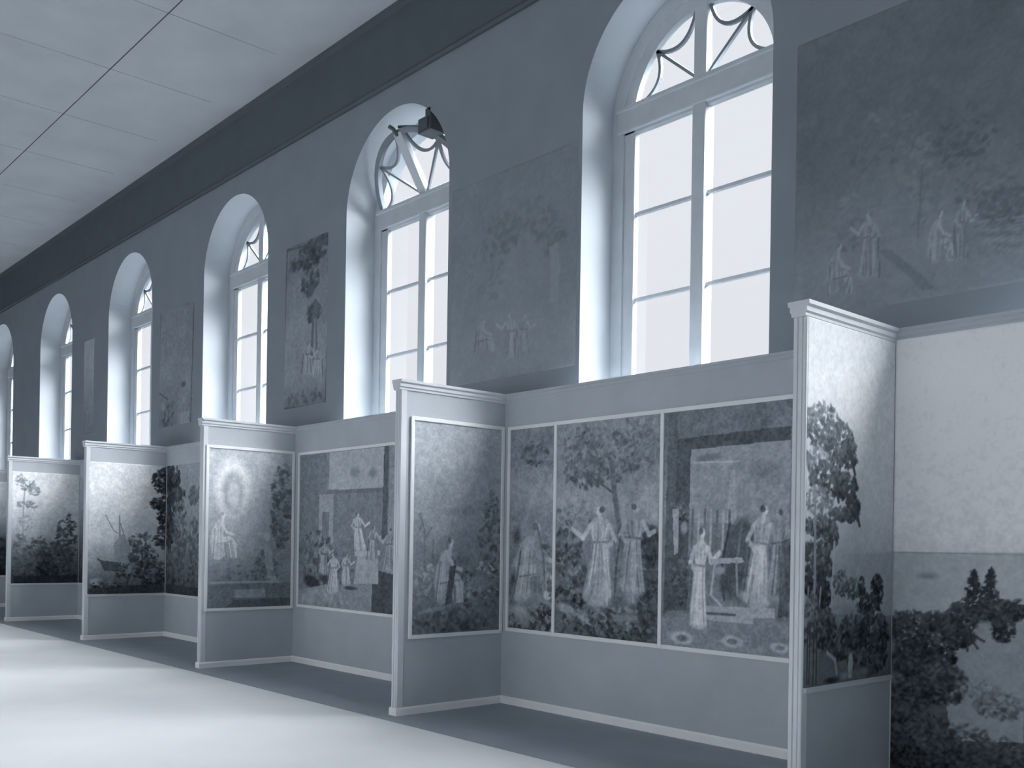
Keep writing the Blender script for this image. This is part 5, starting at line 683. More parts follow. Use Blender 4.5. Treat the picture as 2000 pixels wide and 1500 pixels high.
    ('e', -9.273, 1.437, 0.118, 0.053, 0.0, 0.757, 0.35, 0.9), ('e', -9.279, 1.454, 0.116, 0.052, 0.0, 0.781, 0.35, 0.9), ('e', -9.286, 1.47, 0.115, 0.051, 0.0, 0.758, 0.35, 0.9),
    ('e', -9.292, 1.487, 0.113, 0.05, 0.0, 0.77, 0.35, 0.9), ('e', -9.292, 1.487, 0.113, 0.05, 0.0, 0.737, 0.35, 0.9), ('e', -9.297, 1.507, 0.108, 0.048, 0.0, 0.763, 0.35, 0.9),
    ('e', -9.302, 1.527, 0.104, 0.046, 0.0, 0.786, 0.35, 0.9), ('e', -9.307, 1.547, 0.099, 0.044, 0.0, 0.768, 0.35, 0.9), ('e', -9.312, 1.567, 0.094, 0.042, 0.0, 0.753, 0.35, 0.9),
    ('e', -9.317, 1.587, 0.09, 0.04, 0.0, 0.732, 0.35, 0.9), ('e', -9.317, 1.587, 0.09, 0.04, 0.0, 0.73, 0.35, 0.9), ('e', -9.317, 1.6, 0.087, 0.039, 0.0, 0.749, 0.35, 0.9),
    ('e', -9.317, 1.613, 0.084, 0.037, 0.0, 0.739, 0.35, 0.9), ('e', -9.317, 1.626, 0.081, 0.036, 0.0, 0.744, 0.35, 0.9), ('e', -9.317, 1.64, 0.078, 0.035, 0.0, 0.742, 0.35, 0.9),
    ('e', -9.317, 1.653, 0.075, 0.033, 0.0, 0.751, 0.35, 0.9), ('e', -9.317, 1.653, 0.075, 0.033, 0.0, 0.759, 0.35, 0.9), ('e', -9.32, 1.667, 0.079, 0.035, 0.0, 0.756, 0.35, 0.9),
    ('e', -9.322, 1.681, 0.083, 0.037, 0.0, 0.741, 0.35, 0.9), ('e', -9.324, 1.695, 0.087, 0.039, 0.0, 0.762, 0.35, 0.9), ('e', -9.326, 1.709, 0.091, 0.04, 0.0, 0.774, 0.35, 0.9),
    ('e', -9.328, 1.723, 0.094, 0.042, 0.0, 0.786, 0.35, 0.9), ('e', -9.328, 1.723, 0.094, 0.042, 0.0, 0.73, 0.35, 0.9), ('e', -9.329, 1.726, 0.09, 0.04, 0.0, 0.761, 0.35, 0.9),
    ('e', -9.329, 1.73, 0.085, 0.038, 0.0, 0.781, 0.35, 0.9), ('e', -9.33, 1.733, 0.08, 0.036, 0.0, 0.743, 0.35, 0.9), ('e', -9.33, 1.737, 0.076, 0.034, 0.0, 0.731, 0.35, 0.9),
    ('e', -9.331, 1.74, 0.071, 0.031, 0.0, 0.772, 0.35, 0.9), ('l', [(-9.372, 1.636), (-9.379, 1.577), (-9.383, 1.518), (-9.383, 1.459), (-9.38, 1.4)], 0.011, 0.84, 0.7), ('l', [(-9.357, 1.636), (-9.358, 1.577), (-9.357, 1.518), (-9.355, 1.459), (-9.351, 1.4)], 0.011, 0.82, 0.7),
    ('l', [(-9.343, 1.636), (-9.328, 1.576), (-9.319, 1.517), (-9.317, 1.458), (-9.32, 1.4)], 0.011, 0.82, 0.7), ('l', [(-9.329, 1.635), (-9.325, 1.576), (-9.318, 1.517), (-9.308, 1.458), (-9.295, 1.4)], 0.011, 0.82, 0.7), ('l', [(-9.315, 1.635), (-9.294, 1.576), (-9.279, 1.517), (-9.27, 1.458), (-9.267, 1.4)], 0.011, 0.64, 0.7),
    ('l', [(-9.301, 1.635), (-9.289, 1.576), (-9.277, 1.517), (-9.263, 1.458), (-9.249, 1.4)], 0.011, 0.66, 0.7), ('l', [(-9.286, 1.635), (-9.257, 1.575), (-9.233, 1.517), (-9.217, 1.458), (-9.207, 1.399)], 0.011, 0.86, 0.7), ('l', [(-9.272, 1.634), (-9.239, 1.575), (-9.213, 1.516), (-9.192, 1.458), (-9.177, 1.399)], 0.011, 0.84, 0.7),
    ('l', [(-9.258, 1.634), (-9.232, 1.575), (-9.206, 1.516), (-9.179, 1.458), (-9.152, 1.399)], 0.011, 0.86, 0.7), ('l', [(-9.396, 1.733), (-9.388, 1.713), (-9.378, 1.693), (-9.367, 1.673), (-9.355, 1.653)], 0.011, 0.84, 0.7), ('l', [(-9.353, 1.732), (-9.339, 1.712), (-9.33, 1.692), (-9.326, 1.672), (-9.327, 1.653)], 0.011, 0.84, 0.7),
    ('l', [(-9.311, 1.731), (-9.312, 1.711), (-9.311, 1.692), (-9.306, 1.672), (-9.298, 1.652)], 0.011, 0.66, 0.7), ('l', [(-9.268, 1.73), (-9.279, 1.711), (-9.283, 1.691), (-9.28, 1.671), (-9.27, 1.652)], 0.011, 0.66, 0.7), ('l', [(-9.403, 1.654), (-9.36, 1.652), (-9.317, 1.649), (-9.274, 1.647), (-9.232, 1.644)], 0.011, 0.63, 0.7),
    ('l', [(-9.249, 1.725), (-9.179, 1.663), (-9.093, 1.7)], 0.018, 0.86, 0.85), ('l', [(-9.41, 1.729), (-9.448, 1.664), (-9.37, 1.623)], 0.019, 0.81, 0.8), ('l', [(-9.332, 1.742), (-9.329, 1.79)], 0.018, 0.82, 0.9),
    ('e', -9.329, 1.79, 0.035, 0.023, 0.0, 0.87, 0.35, 1.0), ('e', -9.35, 1.797, 0.031, 0.02, -0.3, 0.46, 0.5, 0.85), ('l', [(-9.311, 1.795), (-9.301, 1.795)], 0.006, 0.68, 0.6),
    ('l', [(-9.441, 1.655), (-9.438, 1.589), (-9.435, 1.523), (-9.432, 1.457), (-9.429, 1.391)], 0.011, 0.56, 0.7), ('e', -9.001, 1.312, 0.094, 0.042, 0.0, 0.651, 0.35, 0.9), ('e', -9.004, 1.326, 0.092, 0.042, 0.0, 0.656, 0.35, 0.9),
    ('e', -9.006, 1.34, 0.091, 0.041, 0.0, 0.654, 0.35, 0.9), ('e', -9.009, 1.354, 0.089, 0.04, 0.0, 0.635, 0.35, 0.9), ('e', -9.011, 1.368, 0.088, 0.04, 0.0, 0.674, 0.35, 0.9),
    ('e', -9.014, 1.382, 0.086, 0.039, 0.0, 0.663, 0.35, 0.9), ('e', -9.014, 1.382, 0.086, 0.039, 0.0, 0.666, 0.35, 0.9), ('e', -9.015, 1.399, 0.083, 0.038, 0.0, 0.667, 0.35, 0.9),
    ('e', -9.016, 1.416, 0.079, 0.036, 0.0, 0.648, 0.35, 0.9), ('e', -9.017, 1.434, 0.076, 0.034, 0.0, 0.659, 0.35, 0.9), ('e', -9.018, 1.451, 0.072, 0.033, 0.0, 0.642, 0.35, 0.9),
    ('e', -9.019, 1.468, 0.069, 0.031, 0.0, 0.682, 0.35, 0.9), ('e', -9.019, 1.468, 0.069, 0.031, 0.0, 0.633, 0.35, 0.9), ('e', -9.017, 1.479, 0.066, 0.03, 0.0, 0.679, 0.35, 0.9),
    ('e', -9.015, 1.49, 0.064, 0.029, 0.0, 0.641, 0.35, 0.9), ('e', -9.014, 1.501, 0.062, 0.028, 0.0, 0.632, 0.35, 0.9), ('e', -9.012, 1.512, 0.06, 0.027, 0.0, 0.682, 0.35, 0.9),
    ('e', -9.01, 1.523, 0.058, 0.026, 0.0, 0.681, 0.35, 0.9), ('e', -9.01, 1.523, 0.058, 0.026, 0.0, 0.637, 0.35, 0.9), ('e', -9.01, 1.535, 0.061, 0.027, 0.0, 0.65, 0.35, 0.9),
    ('e', -9.01, 1.547, 0.063, 0.029, 0.0, 0.686, 0.35, 0.9), ('e', -9.009, 1.559, 0.066, 0.03, 0.0, 0.638, 0.35, 0.9), ('e', -9.009, 1.571, 0.069, 0.031, 0.0, 0.657, 0.35, 0.9),
    ('e', -9.009, 1.583, 0.072, 0.033, 0.0, 0.657, 0.35, 0.9), ('e', -9.009, 1.583, 0.072, 0.033, 0.0, 0.658, 0.35, 0.9), ('e', -9.009, 1.586, 0.068, 0.031, 0.0, 0.659, 0.35, 0.9),
    ('e', -9.008, 1.588, 0.065, 0.029, 0.0, 0.641, 0.35, 0.9), ('e', -9.008, 1.591, 0.061, 0.028, 0.0, 0.675, 0.35, 0.9), ('e', -9.008, 1.594, 0.058, 0.026, 0.0, 0.647, 0.35, 0.9),
    ('e', -9.008, 1.597, 0.054, 0.024, 0.0, 0.668, 0.35, 0.9), ('l', [(-9.054, 1.509), (-9.062, 1.459), (-9.07, 1.408), (-9.08, 1.358), (-9.091, 1.308)], 0.011, 0.76, 0.7), ('l', [(-9.043, 1.509), (-9.051, 1.459), (-9.06, 1.408), (-9.07, 1.358), (-9.081, 1.308)], 0.011, 0.72, 0.7),
    ('l', [(-9.032, 1.509), (-9.038, 1.458), (-9.042, 1.408), (-9.044, 1.358), (-9.046, 1.308)], 0.011, 0.54, 0.7), ('l', [(-9.021, 1.509), (-9.021, 1.458), (-9.023, 1.408), (-9.027, 1.358), (-9.032, 1.308)], 0.011, 0.74, 0.7), ('l', [(-9.011, 1.508), (-9.006, 1.458), (-9.004, 1.408), (-9.003, 1.358), (-9.005, 1.308)], 0.011, 0.72, 0.7),
    ('l', [(-9.0, 1.508), (-8.989, 1.458), (-8.982, 1.408), (-8.98, 1.358), (-8.982, 1.308)], 0.011, 0.72, 0.7), ('l', [(-8.989, 1.508), (-8.98, 1.458), (-8.973, 1.408), (-8.968, 1.358), (-8.963, 1.308)], 0.011, 0.54, 0.7), ('l', [(-8.978, 1.508), (-8.964, 1.458), (-8.955, 1.408), (-8.95, 1.358), (-8.951, 1.308)], 0.011, 0.54, 0.7),
    ('l', [(-8.967, 1.508), (-8.953, 1.458), (-8.942, 1.408), (-8.934, 1.358), (-8.928, 1.309)], 0.011, 0.56, 0.7), ('l', [(-9.059, 1.591), (-9.053, 1.574), (-9.048, 1.557), (-9.043, 1.54), (-9.039, 1.524)], 0.011, 0.56, 0.7), ('l', [(-9.027, 1.59), (-9.018, 1.573), (-9.013, 1.557), (-9.013, 1.54), (-9.017, 1.523)], 0.011, 0.56, 0.7),
    ('l', [(-8.994, 1.59), (-9.001, 1.573), (-9.004, 1.557), (-9.002, 1.54), (-8.996, 1.523)], 0.011, 0.56, 0.7), ('l', [(-8.962, 1.589), (-8.972, 1.573), (-8.978, 1.556), (-8.979, 1.54), (-8.974, 1.523)], 0.011, 0.74, 0.7), ('l', [(-9.076, 1.524), (-9.043, 1.522), (-9.01, 1.52), (-8.978, 1.519), (-8.946, 1.517)], 0.011, 0.53, 0.7),
    ('l', [(-8.947, 1.585), (-8.902, 1.533), (-8.867, 1.548)], 0.015, 0.76, 0.85), ('l', [(-9.07, 1.587), (-9.108, 1.532), (-9.054, 1.498)], 0.015, 0.71, 0.8), ('l', [(-9.008, 1.599), (-9.0, 1.64)], 0.015, 0.72, 0.9),
    ('e', -9.0, 1.64, 0.029, 0.019, 0.0, 0.77, 0.35, 1.0), ('e', -9.016, 1.645, 0.026, 0.017, -0.3, 0.44, 0.5, 0.85), ('l', [(-8.985, 1.644), (-8.978, 1.644)], 0.006, 0.58, 0.6),
    ('l', [(-9.105, 1.524), (-9.112, 1.468), (-9.119, 1.412), (-9.126, 1.356), (-9.133, 1.3)], 0.011, 0.46, 0.7), ('e', -8.723, 1.206, 0.104, 0.048, 0.0, 0.633, 0.35, 0.9), ('e', -8.719, 1.224, 0.102, 0.047, 0.0, 0.646, 0.35, 0.9),
    ('e', -8.716, 1.241, 0.101, 0.047, 0.0, 0.643, 0.35, 0.9), ('e', -8.712, 1.259, 0.099, 0.046, 0.0, 0.602, 0.35, 0.9), ('e', -8.708, 1.276, 0.097, 0.045, 0.0, 0.641, 0.35, 0.9),
    ('e', -8.705, 1.294, 0.096, 0.044, 0.0, 0.607, 0.35, 0.9), ('e', -8.705, 1.294, 0.096, 0.044, 0.0, 0.594, 0.35, 0.9), ('e', -8.702, 1.315, 0.092, 0.043, 0.0, 0.618, 0.35, 0.9),
    ('e', -8.7, 1.336, 0.088, 0.041, 0.0, 0.604, 0.35, 0.9), ('e', -8.698, 1.358, 0.084, 0.039, 0.0, 0.641, 0.35, 0.9), ('e', -8.696, 1.379, 0.08, 0.037, 0.0, 0.618, 0.35, 0.9),
    ('e', -8.694, 1.4, 0.076, 0.035, 0.0, 0.603, 0.35, 0.9), ('e', -8.694, 1.4, 0.076, 0.035, 0.0, 0.599, 0.35, 0.9), ('e', -8.695, 1.414, 0.073, 0.034, 0.0, 0.607, 0.35, 0.9),
    ('e', -8.696, 1.428, 0.071, 0.033, 0.0, 0.634, 0.35, 0.9), ('e', -8.698, 1.442, 0.069, 0.032, 0.0, 0.601, 0.35, 0.9), ('e', -8.699, 1.456, 0.066, 0.031, 0.0, 0.643, 0.35, 0.9),
    ('e', -8.7, 1.47, 0.064, 0.03, 0.0, 0.608, 0.35, 0.9), ('e', -8.7, 1.47, 0.064, 0.03, 0.0, 0.626, 0.35, 0.9), ('e', -8.7, 1.484, 0.067, 0.031, 0.0, 0.63, 0.35, 0.9),
    ('e', -8.699, 1.499, 0.07, 0.033, 0.0, 0.591, 0.35, 0.9), ('e', -8.699, 1.514, 0.073, 0.034, 0.0, 0.608, 0.35, 0.9), ('e', -8.698, 1.529, 0.077, 0.035, 0.0, 0.62, 0.35, 0.9),
    ('e', -8.698, 1.543, 0.08, 0.037, 0.0, 0.603, 0.35, 0.9), ('e', -8.698, 1.543, 0.08, 0.037, 0.0, 0.604, 0.35, 0.9), ('e', -8.698, 1.547, 0.076, 0.035, 0.0, 0.591, 0.35, 0.9),
    ('e', -8.698, 1.551, 0.072, 0.033, 0.0, 0.649, 0.35, 0.9), ('e', -8.698, 1.554, 0.068, 0.031, 0.0, 0.618, 0.35, 0.9), ('e', -8.698, 1.558, 0.064, 0.03, 0.0, 0.621, 0.35, 0.9),
    ('e', -8.698, 1.562, 0.06, 0.028, 0.0, 0.61, 0.35, 0.9), ('l', [(-8.653, 1.451), (-8.645, 1.389), (-8.638, 1.327), (-8.631, 1.264), (-8.625, 1.203)], 0.01, 0.68, 0.7), ('l', [(-8.665, 1.451), (-8.662, 1.389), (-8.657, 1.326), (-8.648, 1.264), (-8.637, 1.202)], 0.01, 0.52, 0.7),
    ('l', [(-8.677, 1.451), (-8.679, 1.389), (-8.678, 1.326), (-8.672, 1.264), (-8.662, 1.202)], 0.01, 0.52, 0.7), ('l', [(-8.688, 1.451), (-8.689, 1.389), (-8.688, 1.326), (-8.687, 1.264), (-8.684, 1.202)], 0.01, 0.68, 0.7), ('l', [(-8.7, 1.451), (-8.697, 1.389), (-8.7, 1.326), (-8.707, 1.264), (-8.72, 1.201)], 0.011, 0.68, 0.7),
    ('l', [(-8.713, 1.451), (-8.726, 1.389), (-8.735, 1.326), (-8.741, 1.264), (-8.744, 1.201)], 0.011, 0.68, 0.7), ('l', [(-8.725, 1.451), (-8.741, 1.389), (-8.752, 1.326), (-8.757, 1.263), (-8.756, 1.201)], 0.011, 0.72, 0.7), ('l', [(-8.737, 1.451), (-8.742, 1.389), (-8.753, 1.326), (-8.768, 1.263), (-8.787, 1.201)], 0.011, 0.52, 0.7),
    ('l', [(-8.749, 1.451), (-8.763, 1.389), (-8.779, 1.326), (-8.795, 1.263), (-8.813, 1.2)], 0.011, 0.72, 0.7), ('l', [(-8.642, 1.552), (-8.651, 1.531), (-8.658, 1.511), (-8.664, 1.49), (-8.668, 1.469)], 0.01, 0.52, 0.7), ('l', [(-8.678, 1.552), (-8.683, 1.532), (-8.687, 1.511), (-8.69, 1.49), (-8.692, 1.469)], 0.01, 0.7, 0.7),
    ('l', [(-8.714, 1.553), (-8.721, 1.532), (-8.723, 1.511), (-8.722, 1.49), (-8.716, 1.47)], 0.011, 0.7, 0.7), ('l', [(-8.75, 1.553), (-8.749, 1.532), (-8.746, 1.512), (-8.744, 1.491), (-8.74, 1.47)], 0.011, 0.7, 0.7), ('l', [(-8.628, 1.469), (-8.664, 1.468), (-8.7, 1.466), (-8.736, 1.465), (-8.773, 1.463)], 0.01, 0.49, 0.7),
    ('l', [(-8.766, 1.549), (-8.821, 1.484), (-8.901, 1.527)], 0.019, 0.72, 0.85), ('l', [(-8.63, 1.547), (-8.593, 1.478), (-8.653, 1.437)], 0.019, 0.67, 0.8), ('l', [(-8.698, 1.564), (-8.704, 1.615)], 0.019, 0.68, 0.9),
    ('e', -8.704, 1.615, 0.032, 0.024, 0.0, 0.73, 0.35, 1.0), ('e', -8.686, 1.621, 0.029, 0.021, 0.3, 0.4, 0.5, 0.85), ('l', [(-8.72, 1.621), (-8.728, 1.621)], 0.006, 0.54, 0.6),
    ('l', [(-8.597, 1.469), (-8.598, 1.4), (-8.596, 1.331), (-8.59, 1.263), (-8.58, 1.194)], 0.01, 0.42, 0.7), ('e', -9.547, 1.017, 0.092, 0.04, 0.0, 0.698, 0.35, 0.9), ('e', -9.549, 1.03, 0.09, 0.039, 0.0, 0.685, 0.35, 0.9),
    ('e', -9.552, 1.043, 0.089, 0.039, 0.0, 0.697, 0.35, 0.9), ('e', -9.554, 1.057, 0.087, 0.038, 0.0, 0.721, 0.35, 0.9), ('e', -9.557, 1.07, 0.086, 0.038, 0.0, 0.698, 0.35, 0.9),
    ('e', -9.559, 1.083, 0.085, 0.037, 0.0, 0.71, 0.35, 0.9), ('e', -9.559, 1.083, 0.085, 0.037, 0.0, 0.677, 0.35, 0.9), ('e', -9.56, 1.099, 0.081, 0.035, 0.0, 0.703, 0.35, 0.9),
    ('e', -9.561, 1.115, 0.078, 0.034, 0.0, 0.726, 0.35, 0.9), ('e', -9.562, 1.131, 0.074, 0.032, 0.0, 0.708, 0.35, 0.9), ('e', -9.563, 1.147, 0.071, 0.031, 0.0, 0.693, 0.35, 0.9),
    ('e', -9.564, 1.164, 0.067, 0.029, 0.0, 0.672, 0.35, 0.9), ('e', -9.564, 1.164, 0.067, 0.029, 0.0, 0.67, 0.35, 0.9), ('e', -9.562, 1.174, 0.065, 0.028, 0.0, 0.689, 0.35, 0.9),
    ('e', -9.56, 1.185, 0.063, 0.027, 0.0, 0.679, 0.35, 0.9), ('e', -9.559, 1.195, 0.061, 0.026, 0.0, 0.684, 0.35, 0.9), ('e', -9.557, 1.206, 0.059, 0.026, 0.0, 0.682, 0.35, 0.9),
    ('e', -9.555, 1.216, 0.056, 0.025, 0.0, 0.691, 0.35, 0.9), ('e', -9.555, 1.216, 0.056, 0.025, 0.0, 0.699, 0.35, 0.9), ('e', -9.555, 1.227, 0.059, 0.026, 0.0, 0.696, 0.35, 0.9),
    ('e', -9.555, 1.239, 0.062, 0.027, 0.0, 0.681, 0.35, 0.9), ('e', -9.554, 1.25, 0.065, 0.028, 0.0, 0.702, 0.35, 0.9), ('e', -9.554, 1.261, 0.068, 0.03, 0.0, 0.714, 0.35, 0.9),
    ('e', -9.554, 1.272, 0.07, 0.031, 0.0, 0.726, 0.35, 0.9), ('e', -9.554, 1.272, 0.07, 0.031, 0.0, 0.67, 0.35, 0.9), ('e', -9.554, 1.275, 0.067, 0.029, 0.0, 0.701, 0.35, 0.9),
    ('e', -9.554, 1.278, 0.063, 0.028, 0.0, 0.721, 0.35, 0.9), ('e', -9.554, 1.281, 0.06, 0.026, 0.0, 0.683, 0.35, 0.9), ('e', -9.554, 1.283, 0.056, 0.025, 0.0, 0.671, 0.35, 0.9),
    ('e', -9.553, 1.286, 0.053, 0.023, 0.0, 0.712, 0.35, 0.9), ('l', [(-9.598, 1.202), (-9.612, 1.154), (-9.623, 1.106), (-9.631, 1.059), (-9.637, 1.011)], 0.012, 0.78, 0.7), ('l', [(-9.588, 1.202), (-9.596, 1.154), (-9.603, 1.107), (-9.61, 1.059), (-9.616, 1.012)], 0.012, 0.76, 0.7),
    ('l', [(-9.577, 1.202), (-9.574, 1.155), (-9.575, 1.107), (-9.581, 1.06), (-9.592, 1.012)], 0.012, 0.76, 0.7), ('l', [(-9.566, 1.202), (-9.571, 1.155), (-9.574, 1.107), (-9.575, 1.06), (-9.574, 1.013)], 0.012, 0.76, 0.7), ('l', [(-9.556, 1.202), (-9.548, 1.155), (-9.545, 1.108), (-9.546, 1.061), (-9.552, 1.013)], 0.012, 0.58, 0.7),
    ('l', [(-9.545, 1.202), (-9.545, 1.155), (-9.544, 1.108), (-9.541, 1.061), (-9.538, 1.014)], 0.012, 0.6, 0.7), ('l', [(-9.535, 1.202), (-9.52, 1.155), (-9.511, 1.108), (-9.506, 1.061), (-9.507, 1.014)], 0.012, 0.8, 0.7), ('l', [(-9.524, 1.203), (-9.507, 1.156), (-9.495, 1.109), (-9.488, 1.062), (-9.484, 1.015)], 0.012, 0.78, 0.7),
    ('l', [(-9.513, 1.203), (-9.502, 1.156), (-9.49, 1.109), (-9.478, 1.062), (-9.466, 1.015)], 0.012, 0.8, 0.7), ('l', [(-9.603, 1.279), (-9.6, 1.263), (-9.595, 1.247), (-9.59, 1.232), (-9.584, 1.216)], 0.012, 0.78, 0.7), ('l', [(-9.571, 1.279), (-9.563, 1.263), (-9.559, 1.248), (-9.559, 1.232), (-9.562, 1.216)], 0.012, 0.78, 0.7),
    ('l', [(-9.539, 1.279), (-9.544, 1.263), (-9.545, 1.248), (-9.545, 1.232), (-9.541, 1.216)], 0.012, 0.6, 0.7), ('l', [(-9.508, 1.279), (-9.518, 1.264), (-9.524, 1.248), (-9.525, 1.232), (-9.52, 1.217)], 0.012, 0.6, 0.7), ('l', [(-9.619, 1.215), (-9.587, 1.215), (-9.555, 1.214), (-9.524, 1.213), (-9.492, 1.212)], 0.012, 0.57, 0.7),
    ('l', [(-9.494, 1.276), (-9.45, 1.228), (-9.38, 1.26)], 0.015, 0.8, 0.85), ('l', [(-9.614, 1.275), (-9.651, 1.222), (-9.599, 1.191)], 0.015, 0.75, 0.8), ('l', [(-9.553, 1.288), (-9.545, 1.326)], 0.015, 0.76, 0.9),
    ('e', -9.545, 1.326, 0.028, 0.018, 0.0, 0.81, 0.35, 1.0), ('e', -9.561, 1.331, 0.025, 0.016, -0.3, 0.44, 0.5, 0.85), ('l', [(-9.531, 1.331), (-9.524, 1.331)], 0.007, 0.62, 0.6),
    ('l', [(-9.648, 1.215), (-9.654, 1.162), (-9.661, 1.109), (-9.668, 1.056), (-9.675, 1.003)], 0.012, 0.5, 0.7), ('e', -9.456, 0.962, 0.169, 0.029, 0.0, 0.4, 0.5, 1.0), ('p', [(-8.319, 2.589), (-7.796, 2.594), (-7.845, 0.583), (-8.369, 0.606)], 0.52, 1.0)],
    'white-bordered scene of small figures on temple steps, beside the pale niche print', border=0.034, bpos='LRTB', seed=8)
mural('boat', 'wing', -14.624, (-1.36, -0.216, 0.665, 2.59), 0.008, [(0.606, 0.34), (0.909, 0.52), (1.136, 0.66), (1.439, 0.8), (2.044, 0.86), (2.613, 0.86)], [
    ('e', -1.041, 1.592, 0.222, 0.525, 0.0, 0.86, 0.9, 0.5), ('l', [(-0.912, 1.817), (-0.891, 1.212)], 0.012, 0.58, 1.0), ('l', [(-1.112, 1.817), (-0.99, 1.591)], 0.009, 0.58, 1.0),
    ('l', [(-0.913, 1.742), (-0.783, 1.361)], 0.009, 0.58, 1.0), ('l', [(-0.99, 1.591), (-0.856, 1.514)], 0.007, 0.58, 1.0), ('p', [(-0.992, 1.403), (-0.856, 1.552), (-0.738, 1.322), (-0.787, 1.133), (-0.967, 1.139)], 0.66, 1.0),
    ('p', [(-1.194, 1.161), (-0.825, 1.119), (-0.879, 0.985), (-1.123, 1.01)], 0.44, 1.0), ('l', [(-1.216, 1.177), (-1.158, 1.13)], 0.015, 0.4, 1.0), ('l', [(-0.816, 1.21), (-0.924, 0.987)], 0.015, 0.7, 1.0),
    ('f', -0.592, 1.434, 0.185, 0.138, 0.5, 70, 0.038, 0.1, 0.8), ('f', -0.541, 1.202, 0.217, 0.169, 0.42, 120, 0.039, 0.12, 0.8), ('f', -0.751, 0.98, 0.228, 0.122, 0.42, 90, 0.038, 0.14, 0.8),
    ('f', -0.405, 0.967, 0.235, 0.232, 0.38, 150, 0.039, 0.1, 0.8), ('e', -1.235, 0.85, 0.116, 0.074, 0.0, 0.68, 0.6, 1.0), ('f', -1.016, 0.803, 0.296, 0.06, 0.4, 50, 0.037, 0.14, 0.8),
    ('p', [(-1.33, 0.751), (-0.249, 0.805), (-0.252, 0.618), (-1.325, 0.617)], 0.34, 0.9), ('l', [(-0.185, 1.348), (-0.184, 1.973), (-0.186, 2.363)], 0.047, 0.3, 1.0), ('f', -0.257, 2.362, 0.175, 0.202, 0.34, 120, 0.039, 0.08, 0.8),
    ('f', -0.217, 1.895, 0.127, 0.312, 0.34, 140, 0.039, 0.08, 0.8), ('f', -0.357, 2.011, 0.094, 0.077, 0.36, 40, 0.039, 0.1, 0.8), ('f', -0.27, 1.506, 0.111, 0.187, 0.38, 70, 0.039, 0.1, 0.8)],
    'pale unframed landscape mural with a stranded boat and bushes, on a wing', seed=9)
mural('tree3', 'back', -0.211, (-14.6, -10.84, 0.665, 2.59), 0.011, [(0.595, 0.34), (0.897, 0.4), (1.425, 0.56), (2.027, 0.62), (2.591, 0.64)], [
    ('l', [(-14.469, 1.31), (-14.48, 2.046), (-14.466, 2.432)], 0.08, 0.28, 1.0), ('f', -14.431, 2.353, 0.299, 0.278, 0.3, 160, 0.066, 0.08, 0.8), ('f', -14.293, 2.04, 0.295, 0.199, 0.34, 90, 0.065, 0.08, 0.8),
    ('f', -14.197, 2.151, 0.256, 0.091, 0.36, 40, 0.065, 0.08, 0.8), ('f', -14.494, 1.659, 0.226, 0.263, 0.32, 120, 0.066, 0.08, 0.8), ('f', -14.09, 1.577, 0.289, 0.455, 0.44, 120, 0.064, 0.08, 0.8),
    ('f', -13.609, 2.128, 0.172, 0.133, 0.46, 40, 0.062, 0.08, 0.8), ('f', -14.145, 1.045, 0.727, 0.305, 0.38, 200, 0.065, 0.08, 0.8), ('f', -13.605, 1.276, 0.241, 0.518, 0.42, 120, 0.062, 0.08, 0.8),
    ('p', [(-14.717, 0.8), (-13.416, 0.794), (-13.423, 0.618), (-14.725, 0.597)], 0.3, 0.9)],
    'landscape mural with a tall dark tree, around the corner from the boat mural', seed=10)
mural('mist', 'wing', -18.502000000000002, (-1.345, -0.216, 0.665, 2.62), 0.01, [(0.577, 0.32), (1.176, 0.52), (1.539, 0.74), (2.174, 0.88), (2.647, 0.88)], [
    ('e', -1.022, 1.722, 0.219, 0.541, 0.0, 0.84, 0.9, 0.5), ('l', [(-1.154, 1.274), (-1.153, 1.992), (-1.131, 2.351)], 0.014, 0.66, 1.0), ('f', -1.114, 2.396, 0.167, 0.09, 0.6, 40, 0.035, 0.06, 0.8),
    ('f', -0.964, 2.309, 0.119, 0.09, 0.62, 30, 0.035, 0.06, 0.8), ('f', -1.085, 2.046, 0.201, 0.063, 0.6, 40, 0.035, 0.06, 0.8), ('f', -1.123, 1.722, 0.134, 0.144, 0.7, 40, 0.035, 0.06, 0.8),
    ('f', -1.212, 2.484, 0.083, 0.09, 0.62, 20, 0.035, 0.06, 0.8), ('f', -1.196, 1.275, 0.116, 0.269, 0.52, 60, 0.043, 0.08, 0.8), ('f', -0.859, 1.267, 0.222, 0.218, 0.46, 90, 0.044, 0.08, 0.8),
    ('f', -0.604, 1.077, 0.313, 0.311, 0.38, 200, 0.045, 0.08, 0.8), ('f', -1.034, 0.865, 0.286, 0.126, 0.4, 90, 0.044, 0.08, 0.8), ('f', -0.423, 1.44, 0.176, 0.461, 0.4, 120, 0.045, 0.08, 0.8),
    ('f', -0.736, 0.899, 0.172, 0.146, 0.3, 80, 0.044, 0.08, 0.8), ('p', [(-1.302, 0.787), (-0.255, 0.806), (-0.258, 0.583), (-1.296, 0.599)], 0.3, 0.9)],
    'misty landscape mural with a thin pale tree over dark bushes, near the left edge', seed=11)
mural('back4', 'back', -0.211, (-18.48, -14.71, 0.665, 2.59), 0.03, [(0.66, 0.3), (1.2, 0.42), (2.0, 0.6), (2.6, 0.66)], [],
    'dim landscape mural mostly hidden behind the boat mural wing', seed=12)
mural('far5', 'wing', -22.380000000000003, (-1.345, -0.216, 0.665, 2.62), 0.016, [(0.66, 0.26), (1.2, 0.32), (1.5, 0.55), (1.9, 0.84), (2.6, 0.86)], [
    ('f', -0.428, 1.128, 0.296, 0.322, 0.32, 60, 0.062, 0.08, 0.8)],
    'landscape mural cut off at the left edge of the photo, pale sky above dark ground', seed=13)
